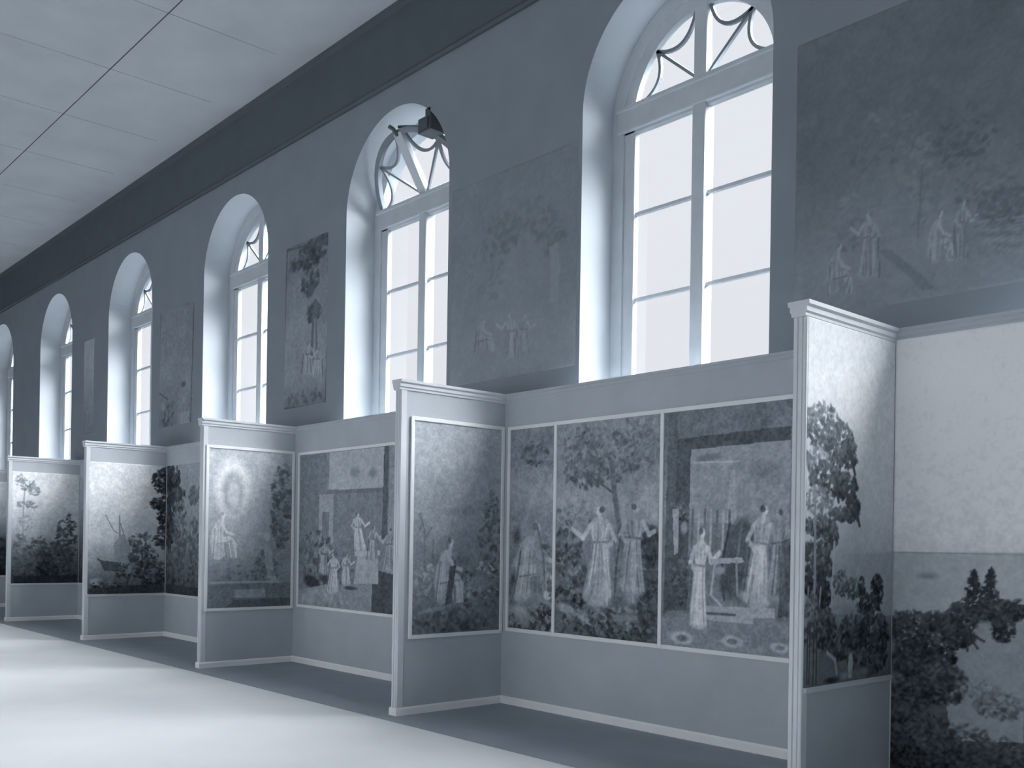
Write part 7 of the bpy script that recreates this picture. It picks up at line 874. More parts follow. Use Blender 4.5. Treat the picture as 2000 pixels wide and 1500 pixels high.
    ('e', -2.731, 3.36, 0.045, 0.036, 0.0, 0.599, 0.35, 0.9), ('e', -2.732, 3.375, 0.045, 0.036, 0.0, 0.602, 0.35, 0.9), ('e', -2.733, 3.391, 0.044, 0.035, 0.0, 0.604, 0.35, 0.9),
    ('e', -2.735, 3.406, 0.043, 0.035, 0.0, 0.624, 0.35, 0.9), ('e', -2.736, 3.421, 0.043, 0.034, 0.0, 0.624, 0.35, 0.9), ('e', -2.737, 3.436, 0.042, 0.034, 0.0, 0.62, 0.35, 0.9),
    ('e', -2.737, 3.436, 0.042, 0.034, 0.0, 0.617, 0.35, 0.9), ('e', -2.737, 3.454, 0.04, 0.032, 0.0, 0.613, 0.35, 0.9), ('e', -2.738, 3.472, 0.038, 0.031, 0.0, 0.62, 0.35, 0.9),
    ('e', -2.738, 3.49, 0.037, 0.029, 0.0, 0.622, 0.35, 0.9), ('e', -2.739, 3.508, 0.035, 0.028, 0.0, 0.638, 0.35, 0.9), ('e', -2.739, 3.527, 0.033, 0.027, 0.0, 0.603, 0.35, 0.9),
    ('e', -2.739, 3.527, 0.033, 0.027, 0.0, 0.599, 0.35, 0.9), ('e', -2.738, 3.538, 0.032, 0.026, 0.0, 0.644, 0.35, 0.9), ('e', -2.737, 3.55, 0.031, 0.025, 0.0, 0.597, 0.35, 0.9),
    ('e', -2.737, 3.561, 0.03, 0.024, 0.0, 0.623, 0.35, 0.9), ('e', -2.736, 3.573, 0.029, 0.023, 0.0, 0.634, 0.35, 0.9), ('e', -2.735, 3.584, 0.028, 0.022, 0.0, 0.608, 0.35, 0.9),
    ('e', -2.735, 3.584, 0.028, 0.022, 0.0, 0.594, 0.35, 0.9), ('e', -2.735, 3.597, 0.029, 0.024, 0.0, 0.601, 0.35, 0.9), ('e', -2.734, 3.609, 0.031, 0.025, 0.0, 0.646, 0.35, 0.9),
    ('e', -2.734, 3.621, 0.032, 0.026, 0.0, 0.602, 0.35, 0.9), ('e', -2.734, 3.634, 0.033, 0.027, 0.0, 0.617, 0.35, 0.9), ('e', -2.734, 3.646, 0.035, 0.028, 0.0, 0.618, 0.35, 0.9),
    ('e', -2.734, 3.646, 0.035, 0.028, 0.0, 0.624, 0.35, 0.9), ('e', -2.734, 3.65, 0.033, 0.027, 0.0, 0.639, 0.35, 0.9), ('e', -2.734, 3.653, 0.031, 0.025, 0.0, 0.635, 0.35, 0.9),
    ('e', -2.734, 3.656, 0.03, 0.024, 0.0, 0.632, 0.35, 0.9), ('e', -2.734, 3.659, 0.028, 0.022, 0.0, 0.642, 0.35, 0.9), ('e', -2.734, 3.662, 0.026, 0.021, 0.0, 0.605, 0.35, 0.9),
    ('l', [(-2.756, 3.574), (-2.764, 3.523), (-2.77, 3.472), (-2.774, 3.42), (-2.776, 3.367)], 0.005, 0.5, 0.7), ('l', [(-2.751, 3.573), (-2.758, 3.522), (-2.764, 3.47), (-2.766, 3.418), (-2.766, 3.365)], 0.005, 0.7, 0.7), ('l', [(-2.745, 3.571), (-2.746, 3.519), (-2.749, 3.466), (-2.753, 3.414), (-2.759, 3.363)], 0.005, 0.5, 0.7),
    ('l', [(-2.74, 3.57), (-2.745, 3.518), (-2.747, 3.466), (-2.748, 3.413), (-2.746, 3.36)], 0.005, 0.52, 0.7), ('l', [(-2.735, 3.568), (-2.731, 3.515), (-2.73, 3.462), (-2.731, 3.409), (-2.735, 3.357)], 0.005, 0.68, 0.7), ('l', [(-2.73, 3.567), (-2.729, 3.514), (-2.728, 3.461), (-2.727, 3.408), (-2.727, 3.355)], 0.005, 0.52, 0.7),
    ('l', [(-2.725, 3.566), (-2.724, 3.513), (-2.723, 3.46), (-2.72, 3.407), (-2.717, 3.353)], 0.005, 0.52, 0.7), ('l', [(-2.719, 3.564), (-2.716, 3.511), (-2.712, 3.457), (-2.707, 3.403), (-2.701, 3.349)], 0.005, 0.5, 0.7), ('l', [(-2.714, 3.563), (-2.706, 3.508), (-2.699, 3.454), (-2.695, 3.4), (-2.693, 3.347)], 0.005, 0.52, 0.7),
    ('l', [(-2.758, 3.661), (-2.753, 3.642), (-2.75, 3.623), (-2.749, 3.605), (-2.749, 3.588)], 0.005, 0.52, 0.7), ('l', [(-2.742, 3.657), (-2.743, 3.639), (-2.743, 3.622), (-2.741, 3.603), (-2.738, 3.585)], 0.005, 0.7, 0.7), ('l', [(-2.727, 3.652), (-2.728, 3.635), (-2.729, 3.618), (-2.729, 3.6), (-2.728, 3.582)], 0.005, 0.52, 0.7),
    ('l', [(-2.711, 3.648), (-2.712, 3.631), (-2.713, 3.613), (-2.715, 3.596), (-2.717, 3.579)], 0.005, 0.7, 0.7), ('l', [(-2.766, 3.592), (-2.751, 3.587), (-2.735, 3.581), (-2.719, 3.576), (-2.704, 3.57)], 0.005, 0.49, 0.7), ('l', [(-2.704, 3.642), (-2.683, 3.582), (-2.648, 3.608)], 0.012, 0.72, 0.85),
    ('l', [(-2.764, 3.658), (-2.782, 3.604), (-2.756, 3.562)], 0.012, 0.67, 0.8), ('l', [(-2.734, 3.664), (-2.729, 3.706)], 0.012, 0.68, 0.9), ('e', -2.729, 3.706, 0.014, 0.02, 0.0, 0.73, 0.35, 1.0),
    ('e', -2.737, 3.713, 0.013, 0.018, -0.3, 0.5, 0.5, 0.85), ('l', [(-2.722, 3.709), (-2.719, 3.708)], 0.003, 0.54, 0.6), ('l', [(-2.78, 3.596), (-2.783, 3.538), (-2.787, 3.48), (-2.79, 3.422), (-2.795, 3.363)], 0.006, 0.42, 0.7),
    ('l', [(-2.709, 3.603), (-2.339, 3.567)], 0.006, 0.48, 0.6), ('l', [(-2.683, 3.571), (-2.34, 3.53)], 0.006, 0.66, 0.6), ('l', [(-2.658, 3.538), (-2.34, 3.493)], 0.006, 0.48, 0.6),
    ('l', [(-2.633, 3.506), (-2.341, 3.455)], 0.006, 0.66, 0.6), ('l', [(-2.608, 3.474), (-2.341, 3.418)], 0.006, 0.48, 0.6), ('l', [(-2.584, 3.442), (-2.342, 3.381)], 0.006, 0.66, 0.6),
    ('l', [(-2.559, 3.41), (-2.342, 3.344)], 0.006, 0.48, 0.6), ('l', [(-2.535, 3.379), (-2.343, 3.307)], 0.006, 0.66, 0.6)],
    'dark figure-scene print high on the wall right of the largest window', seed=16, group='dim antique wall prints between the windows', contrast=0.85, grain=0.015)
mural('wall_12', 'back', 0.0, (-7.97, -6.17, 3.1, 5.12), 0.014, [(3.077, 0.64), (3.518, 0.62), (3.959, 0.58), (4.496, 0.56), (5.179, 0.56)], [
    ('f', -7.209, 4.502, 0.303, 0.199, 0.48, 90, 0.05, 0.05, 0.6), ('f', -6.837, 4.557, 0.429, 0.193, 0.5, 90, 0.048, 0.05, 0.6), ('f', -6.492, 4.328, 0.203, 0.188, 0.5, 50, 0.046, 0.05, 0.6),
    ('f', -7.451, 4.153, 0.315, 0.304, 0.54, 70, 0.052, 0.05, 0.6), ('p', [(-6.508, 4.237), (-6.412, 4.261), (-6.377, 4.019), (-6.398, 3.696), (-6.505, 3.717)], 0.64, 0.7), ('e', -7.065, 3.295, 0.104, 0.055, 0.0, 0.637, 0.35, 0.9),
    ('e', -7.061, 3.311, 0.102, 0.054, 0.0, 0.635, 0.35, 0.9), ('e', -7.057, 3.327, 0.101, 0.054, 0.0, 0.67, 0.35, 0.9), ('e', -7.054, 3.344, 0.099, 0.053, 0.0, 0.645, 0.35, 0.9),
    ('e', -7.05, 3.36, 0.097, 0.052, 0.0, 0.627, 0.35, 0.9), ('e', -7.047, 3.376, 0.096, 0.051, 0.0, 0.666, 0.35, 0.9), ('e', -7.047, 3.376, 0.096, 0.051, 0.0, 0.636, 0.35, 0.9),
    ('e', -7.045, 3.396, 0.092, 0.049, 0.0, 0.646, 0.35, 0.9), ('e', -7.043, 3.416, 0.088, 0.047, 0.0, 0.619, 0.35, 0.9), ('e', -7.041, 3.437, 0.084, 0.045, 0.0, 0.627, 0.35, 0.9),
    ('e', -7.038, 3.457, 0.08, 0.042, 0.0, 0.653, 0.35, 0.9), ('e', -7.036, 3.477, 0.076, 0.04, 0.0, 0.642, 0.35, 0.9), ('e', -7.036, 3.477, 0.076, 0.04, 0.0, 0.667, 0.35, 0.9),
    ('e', -7.038, 3.49, 0.073, 0.039, 0.0, 0.655, 0.35, 0.9), ('e', -7.039, 3.504, 0.071, 0.038, 0.0, 0.613, 0.35, 0.9), ('e', -7.04, 3.517, 0.069, 0.036, 0.0, 0.643, 0.35, 0.9),
    ('e', -7.042, 3.531, 0.066, 0.035, 0.0, 0.652, 0.35, 0.9), ('e', -7.043, 3.544, 0.064, 0.034, 0.0, 0.634, 0.35, 0.9), ('e', -7.043, 3.544, 0.064, 0.034, 0.0, 0.634, 0.35, 0.9),
    ('e', -7.043, 3.558, 0.067, 0.036, 0.0, 0.623, 0.35, 0.9), ('e', -7.042, 3.573, 0.07, 0.037, 0.0, 0.642, 0.35, 0.9), ('e', -7.042, 3.587, 0.073, 0.039, 0.0, 0.634, 0.35, 0.9),
    ('e', -7.042, 3.601, 0.077, 0.041, 0.0, 0.654, 0.35, 0.9), ('e', -7.041, 3.615, 0.08, 0.042, 0.0, 0.621, 0.35, 0.9), ('e', -7.041, 3.615, 0.08, 0.042, 0.0, 0.632, 0.35, 0.9),
    ('e', -7.041, 3.619, 0.076, 0.04, 0.0, 0.645, 0.35, 0.9), ('e', -7.041, 3.622, 0.072, 0.038, 0.0, 0.661, 0.35, 0.9), ('e', -7.041, 3.626, 0.068, 0.036, 0.0, 0.655, 0.35, 0.9),
    ('e', -7.041, 3.629, 0.064, 0.034, 0.0, 0.628, 0.35, 0.9), ('e', -7.041, 3.633, 0.06, 0.032, 0.0, 0.622, 0.35, 0.9), ('l', [(-6.996, 3.519), (-6.981, 3.456), (-6.972, 3.395), (-6.968, 3.335), (-6.969, 3.276)], 0.009, 0.52, 0.7),
    ('l', [(-7.007, 3.521), (-7.01, 3.461), (-7.008, 3.401), (-7.001, 3.34), (-6.989, 3.279)], 0.009, 0.72, 0.7), ('l', [(-7.019, 3.523), (-7.02, 3.463), (-7.018, 3.403), (-7.013, 3.342), (-7.005, 3.281)], 0.009, 0.74, 0.7), ('l', [(-7.031, 3.525), (-7.033, 3.465), (-7.033, 3.405), (-7.031, 3.345), (-7.027, 3.285)], 0.009, 0.74, 0.7),
    ('l', [(-7.043, 3.527), (-7.04, 3.466), (-7.04, 3.406), (-7.046, 3.347), (-7.056, 3.289)], 0.009, 0.74, 0.7), ('l', [(-7.055, 3.529), (-7.062, 3.47), (-7.067, 3.411), (-7.072, 3.351), (-7.076, 3.292)], 0.009, 0.54, 0.7), ('l', [(-7.067, 3.531), (-7.071, 3.471), (-7.079, 3.413), (-7.091, 3.354), (-7.106, 3.296)], 0.009, 0.52, 0.7),
    ('l', [(-7.079, 3.533), (-7.096, 3.475), (-7.11, 3.417), (-7.122, 3.359), (-7.133, 3.301)], 0.009, 0.54, 0.7), ('l', [(-7.091, 3.535), (-7.104, 3.477), (-7.119, 3.419), (-7.136, 3.361), (-7.156, 3.304)], 0.009, 0.54, 0.7), ('l', [(-6.985, 3.614), (-6.984, 3.594), (-6.988, 3.575), (-6.997, 3.556), (-7.011, 3.539)], 0.009, 0.72, 0.7),
    ('l', [(-7.021, 3.62), (-7.023, 3.601), (-7.026, 3.581), (-7.03, 3.562), (-7.035, 3.543)], 0.009, 0.72, 0.7), ('l', [(-7.057, 3.627), (-7.065, 3.608), (-7.068, 3.589), (-7.066, 3.568), (-7.059, 3.547)], 0.009, 0.72, 0.7), ('l', [(-7.093, 3.633), (-7.082, 3.611), (-7.076, 3.59), (-7.077, 3.57), (-7.083, 3.551)], 0.009, 0.72, 0.7),
    ('l', [(-6.971, 3.532), (-7.007, 3.537), (-7.043, 3.541), (-7.079, 3.545), (-7.115, 3.55)], 0.009, 0.51, 0.7), ('l', [(-7.11, 3.632), (-7.164, 3.578), (-7.245, 3.633)], 0.017, 0.74, 0.85), ('l', [(-6.974, 3.608), (-6.936, 3.535), (-6.996, 3.505)], 0.016, 0.69, 0.8),
    ('l', [(-7.041, 3.635), (-7.048, 3.685)], 0.017, 0.7, 0.9), ('e', -7.048, 3.685, 0.029, 0.023, 0.0, 0.75, 0.35, 1.0), ('e', -7.03, 3.688, 0.026, 0.02, 0.3, 0.54, 0.5, 0.85),
    ('l', [(-7.064, 3.693), (-7.072, 3.695)], 0.005, 0.56, 0.6), ('l', [(-6.94, 3.527), (-6.93, 3.459), (-6.924, 3.392), (-6.921, 3.326), (-6.922, 3.26)], 0.009, 0.44, 0.7), ('e', -6.851, 3.31, 0.089, 0.048, 0.0, 0.623, 0.35, 0.9),
    ('e', -6.854, 3.325, 0.088, 0.048, 0.0, 0.595, 0.35, 0.9), ('e', -6.856, 3.34, 0.087, 0.047, 0.0, 0.607, 0.35, 0.9), ('e', -6.859, 3.355, 0.085, 0.046, 0.0, 0.638, 0.35, 0.9),
    ('e', -6.861, 3.37, 0.084, 0.045, 0.0, 0.64, 0.35, 0.9), ('e', -6.863, 3.385, 0.083, 0.045, 0.0, 0.635, 0.35, 0.9), ('e', -6.863, 3.385, 0.083, 0.045, 0.0, 0.64, 0.35, 0.9),
    ('e', -6.864, 3.403, 0.079, 0.043, 0.0, 0.6, 0.35, 0.9), ('e', -6.865, 3.421, 0.076, 0.041, 0.0, 0.65, 0.35, 0.9), ('e', -6.866, 3.439, 0.072, 0.039, 0.0, 0.64, 0.35, 0.9),
    ('e', -6.867, 3.458, 0.069, 0.037, 0.0, 0.613, 0.35, 0.9), ('e', -6.868, 3.476, 0.066, 0.035, 0.0, 0.633, 0.35, 0.9), ('e', -6.868, 3.476, 0.066, 0.035, 0.0, 0.646, 0.35, 0.9),
    ('e', -6.867, 3.487, 0.063, 0.034, 0.0, 0.631, 0.35, 0.9), ('e', -6.865, 3.498, 0.061, 0.033, 0.0, 0.616, 0.35, 0.9), ('e', -6.863, 3.51, 0.059, 0.032, 0.0, 0.622, 0.35, 0.9),
    ('e', -6.862, 3.521, 0.057, 0.031, 0.0, 0.632, 0.35, 0.9), ('e', -6.86, 3.533, 0.055, 0.03, 0.0, 0.618, 0.35, 0.9), ('e', -6.86, 3.533, 0.055, 0.03, 0.0, 0.604, 0.35, 0.9),
    ('e', -6.86, 3.545, 0.058, 0.031, 0.0, 0.637, 0.35, 0.9), ('e', -6.86, 3.557, 0.061, 0.033, 0.0, 0.644, 0.35, 0.9), ('e', -6.859, 3.57, 0.063, 0.034, 0.0, 0.649, 0.35, 0.9),
    ('e', -6.859, 3.582, 0.066, 0.036, 0.0, 0.614, 0.35, 0.9), ('e', -6.859, 3.594, 0.069, 0.037, 0.0, 0.619, 0.35, 0.9), ('e', -6.859, 3.594, 0.069, 0.037, 0.0, 0.601, 0.35, 0.9),
    ('e', -6.859, 3.598, 0.065, 0.035, 0.0, 0.632, 0.35, 0.9), ('e', -6.859, 3.601, 0.062, 0.033, 0.0, 0.648, 0.35, 0.9), ('e', -6.859, 3.604, 0.059, 0.032, 0.0, 0.605, 0.35, 0.9),
    ('e', -6.858, 3.607, 0.055, 0.03, 0.0, 0.64, 0.35, 0.9), ('e', -6.858, 3.61, 0.052, 0.028, 0.0, 0.644, 0.35, 0.9), ('l', [(-6.902, 3.524), (-6.915, 3.474), (-6.927, 3.423), (-6.938, 3.372), (-6.948, 3.321)], 0.008, 0.68, 0.7),
    ('l', [(-6.892, 3.522), (-6.897, 3.471), (-6.905, 3.419), (-6.913, 3.368), (-6.923, 3.317)], 0.008, 0.5, 0.7), ('l', [(-6.881, 3.521), (-6.893, 3.47), (-6.899, 3.418), (-6.9, 3.366), (-6.896, 3.313)], 0.008, 0.7, 0.7), ('l', [(-6.871, 3.519), (-6.882, 3.468), (-6.887, 3.416), (-6.888, 3.364), (-6.883, 3.311)], 0.008, 0.52, 0.7),
    ('l', [(-6.86, 3.517), (-6.863, 3.465), (-6.863, 3.413), (-6.862, 3.36), (-6.857, 3.307)], 0.008, 0.68, 0.7), ('l', [(-6.85, 3.515), (-6.841, 3.461), (-6.836, 3.408), (-6.836, 3.356), (-6.84, 3.304)], 0.008, 0.72, 0.7), ('l', [(-6.84, 3.513), (-6.835, 3.46), (-6.831, 3.407), (-6.827, 3.354), (-6.823, 3.301)], 0.008, 0.68, 0.7),
    ('l', [(-6.829, 3.512), (-6.829, 3.459), (-6.824, 3.406), (-6.814, 3.352), (-6.799, 3.298)], 0.008, 0.68, 0.7), ('l', [(-6.819, 3.51), (-6.802, 3.455), (-6.789, 3.4), (-6.781, 3.347), (-6.778, 3.294)], 0.008, 0.5, 0.7), ('l', [(-6.907, 3.611), (-6.91, 3.594), (-6.908, 3.576), (-6.9, 3.557), (-6.888, 3.537)], 0.008, 0.52, 0.7),
    ('l', [(-6.876, 3.605), (-6.874, 3.587), (-6.872, 3.57), (-6.869, 3.552), (-6.867, 3.534)], 0.008, 0.52, 0.7), ('l', [(-6.845, 3.6), (-6.849, 3.583), (-6.851, 3.566), (-6.85, 3.548), (-6.846, 3.53)], 0.008, 0.52, 0.7), ('l', [(-6.814, 3.594), (-6.82, 3.578), (-6.824, 3.561), (-6.826, 3.544), (-6.826, 3.527)], 0.008, 0.7, 0.7),
    ('l', [(-6.923, 3.543), (-6.891, 3.536), (-6.86, 3.53), (-6.829, 3.523), (-6.798, 3.516)], 0.008, 0.49, 0.7), ('l', [(-6.8, 3.588), (-6.757, 3.526), (-6.689, 3.549)], 0.014, 0.72, 0.85), ('l', [(-6.918, 3.609), (-6.954, 3.557), (-6.902, 3.512)], 0.015, 0.67, 0.8),
    ('l', [(-6.858, 3.612), (-6.851, 3.653)], 0.014, 0.68, 0.9), ('e', -6.851, 3.653, 0.025, 0.02, 0.0, 0.73, 0.35, 1.0), ('e', -6.866, 3.661, 0.023, 0.018, -0.3, 0.54, 0.5, 0.85),
    ('l', [(-6.837, 3.655), (-6.83, 3.654)], 0.005, 0.54, 0.6), ('l', [(-6.951, 3.548), (-6.961, 3.491), (-6.969, 3.434), (-6.974, 3.376), (-6.977, 3.317)], 0.009, 0.42, 0.7), ('e', -7.508, 3.427, 0.087, 0.044, 0.0, 0.619, 0.35, 0.9),
    ('e', -7.513, 3.445, 0.088, 0.045, 0.0, 0.606, 0.35, 0.9), ('e', -7.518, 3.463, 0.089, 0.046, 0.0, 0.623, 0.35, 0.9), ('e', -7.523, 3.481, 0.091, 0.047, 0.0, 0.642, 0.35, 0.9),
    ('e', -7.528, 3.499, 0.092, 0.047, 0.0, 0.622, 0.35, 0.9), ('e', -7.533, 3.517, 0.094, 0.048, 0.0, 0.59, 0.35, 0.9), ('e', -7.533, 3.517, 0.094, 0.048, 0.0, 0.602, 0.35, 0.9),
    ('e', -7.53, 3.533, 0.091, 0.047, 0.0, 0.637, 0.35, 0.9), ('e', -7.527, 3.549, 0.088, 0.045, 0.0, 0.628, 0.35, 0.9), ('e', -7.524, 3.565, 0.086, 0.044, 0.0, 0.633, 0.35, 0.9),
    ('e', -7.52, 3.581, 0.083, 0.042, 0.0, 0.594, 0.35, 0.9), ('e', -7.517, 3.597, 0.08, 0.041, 0.0, 0.602, 0.35, 0.9), ('e', -7.517, 3.597, 0.08, 0.041, 0.0, 0.619, 0.35, 0.9),
    ('e', -7.509, 3.608, 0.078, 0.04, 0.0, 0.639, 0.35, 0.9), ('e', -7.501, 3.619, 0.076, 0.039, 0.0, 0.591, 0.35, 0.9), ('e', -7.493, 3.629, 0.074, 0.038, 0.0, 0.618, 0.35, 0.9),
    ('e', -7.484, 3.64, 0.072, 0.037, 0.0, 0.649, 0.35, 0.9), ('e', -7.476, 3.651, 0.07, 0.036, 0.0, 0.63, 0.35, 0.9), ('e', -7.519, 3.529, 0.073, 0.038, 0.0, 0.688, 0.35, 0.9),
    ('e', -7.49, 3.528, 0.07, 0.036, 0.0, 0.661, 0.35, 0.9), ('e', -7.46, 3.526, 0.067, 0.035, 0.0, 0.672, 0.35, 0.9), ('e', -7.431, 3.524, 0.065, 0.033, 0.0, 0.644, 0.35, 0.9),
    ('e', -7.402, 3.522, 0.062, 0.032, 0.0, 0.669, 0.35, 0.9), ('e', -7.373, 3.52, 0.059, 0.03, 0.0, 0.645, 0.35, 0.9), ('e', -7.373, 3.52, 0.059, 0.03, 0.0, 0.635, 0.35, 0.9),
    ('e', -7.36, 3.511, 0.057, 0.029, 0.0, 0.646, 0.35, 0.9), ('e', -7.347, 3.501, 0.055, 0.028, 0.0, 0.638, 0.35, 0.9), ('e', -7.334, 3.492, 0.053, 0.027, 0.0, 0.678, 0.35, 0.9),
    ('e', -7.322, 3.483, 0.051, 0.026, 0.0, 0.672, 0.35, 0.9), ('e', -7.309, 3.474, 0.048, 0.025, 0.0, 0.664, 0.35, 0.9), ('e', -7.309, 3.474, 0.048, 0.025, 0.0, 0.63, 0.35, 0.9),
    ('e', -7.307, 3.458, 0.048, 0.025, 0.0, 0.645, 0.35, 0.9), ('e', -7.304, 3.442, 0.047, 0.025, 0.0, 0.646, 0.35, 0.9), ('e', -7.302, 3.426, 0.046, 0.024, 0.0, 0.676, 0.35, 0.9),
    ('e', -7.3, 3.411, 0.046, 0.024, 0.0, 0.687, 0.35, 0.9), ('e', -7.298, 3.395, 0.045, 0.024, 0.0, 0.653, 0.35, 0.9), ('l', [(-7.543, 3.641), (-7.544, 3.589), (-7.547, 3.538), (-7.553, 3.487), (-7.562, 3.436)], 0.009, 0.53, 0.7),
    ('l', [(-7.51, 3.628), (-7.515, 3.579), (-7.518, 3.529), (-7.518, 3.479), (-7.515, 3.429)], 0.009, 0.5, 0.7), ('l', [(-7.477, 3.615), (-7.479, 3.568), (-7.479, 3.519), (-7.475, 3.471), (-7.468, 3.421)], 0.009, 0.71, 0.7), ('l', [(-7.444, 3.603), (-7.432, 3.554), (-7.425, 3.507), (-7.421, 3.46), (-7.422, 3.414)], 0.009, 0.71, 0.7),
    ('l', [(-7.411, 3.59), (-7.401, 3.544), (-7.392, 3.498), (-7.384, 3.452), (-7.376, 3.407)], 0.009, 0.53, 0.7), ('l', [(-7.373, 3.52), (-7.368, 3.488), (-7.361, 3.456), (-7.35, 3.423), (-7.337, 3.39)], 0.009, 0.7, 0.7), ('l', [(-7.353, 3.517), (-7.339, 3.483), (-7.327, 3.45), (-7.319, 3.418), (-7.314, 3.387)], 0.009, 0.72, 0.7),
    ('l', [(-7.334, 3.513), (-7.319, 3.48), (-7.307, 3.447), (-7.298, 3.415), (-7.291, 3.383)], 0.009, 0.72, 0.7), ('l', [(-7.314, 3.51), (-7.308, 3.478), (-7.298, 3.446), (-7.285, 3.413), (-7.269, 3.38)], 0.009, 0.7, 0.7), ('l', [(-7.533, 3.51), (-7.486, 3.508), (-7.435, 3.505), (-7.38, 3.501), (-7.321, 3.497)], 0.009, 0.48, 0.7),
    ('l', [(-7.463, 3.642), (-7.398, 3.574), (-7.307, 3.544)], 0.015, 0.71, 0.8), ('l', [(-7.449, 3.654), (-7.442, 3.702)], 0.017, 0.68, 0.9), ('e', -7.442, 3.702, 0.03, 0.023, 0.0, 0.73, 0.35, 1.0),
    ('e', -7.456, 3.711, 0.027, 0.02, -0.3, 0.54, 0.5, 0.85), ('l', [(-7.428, 3.704), (-7.422, 3.703)], 0.005, 0.54, 0.6), ('l', [(-7.551, 3.621), (-7.558, 3.568), (-7.565, 3.515), (-7.571, 3.462), (-7.576, 3.409)], 0.009, 0.42, 0.7)],
    'faint wooded print on the wall between the largest window and the open-fanlight window', seed=17, group='dim antique wall prints between the windows', contrast=0.7, grain=0.015)
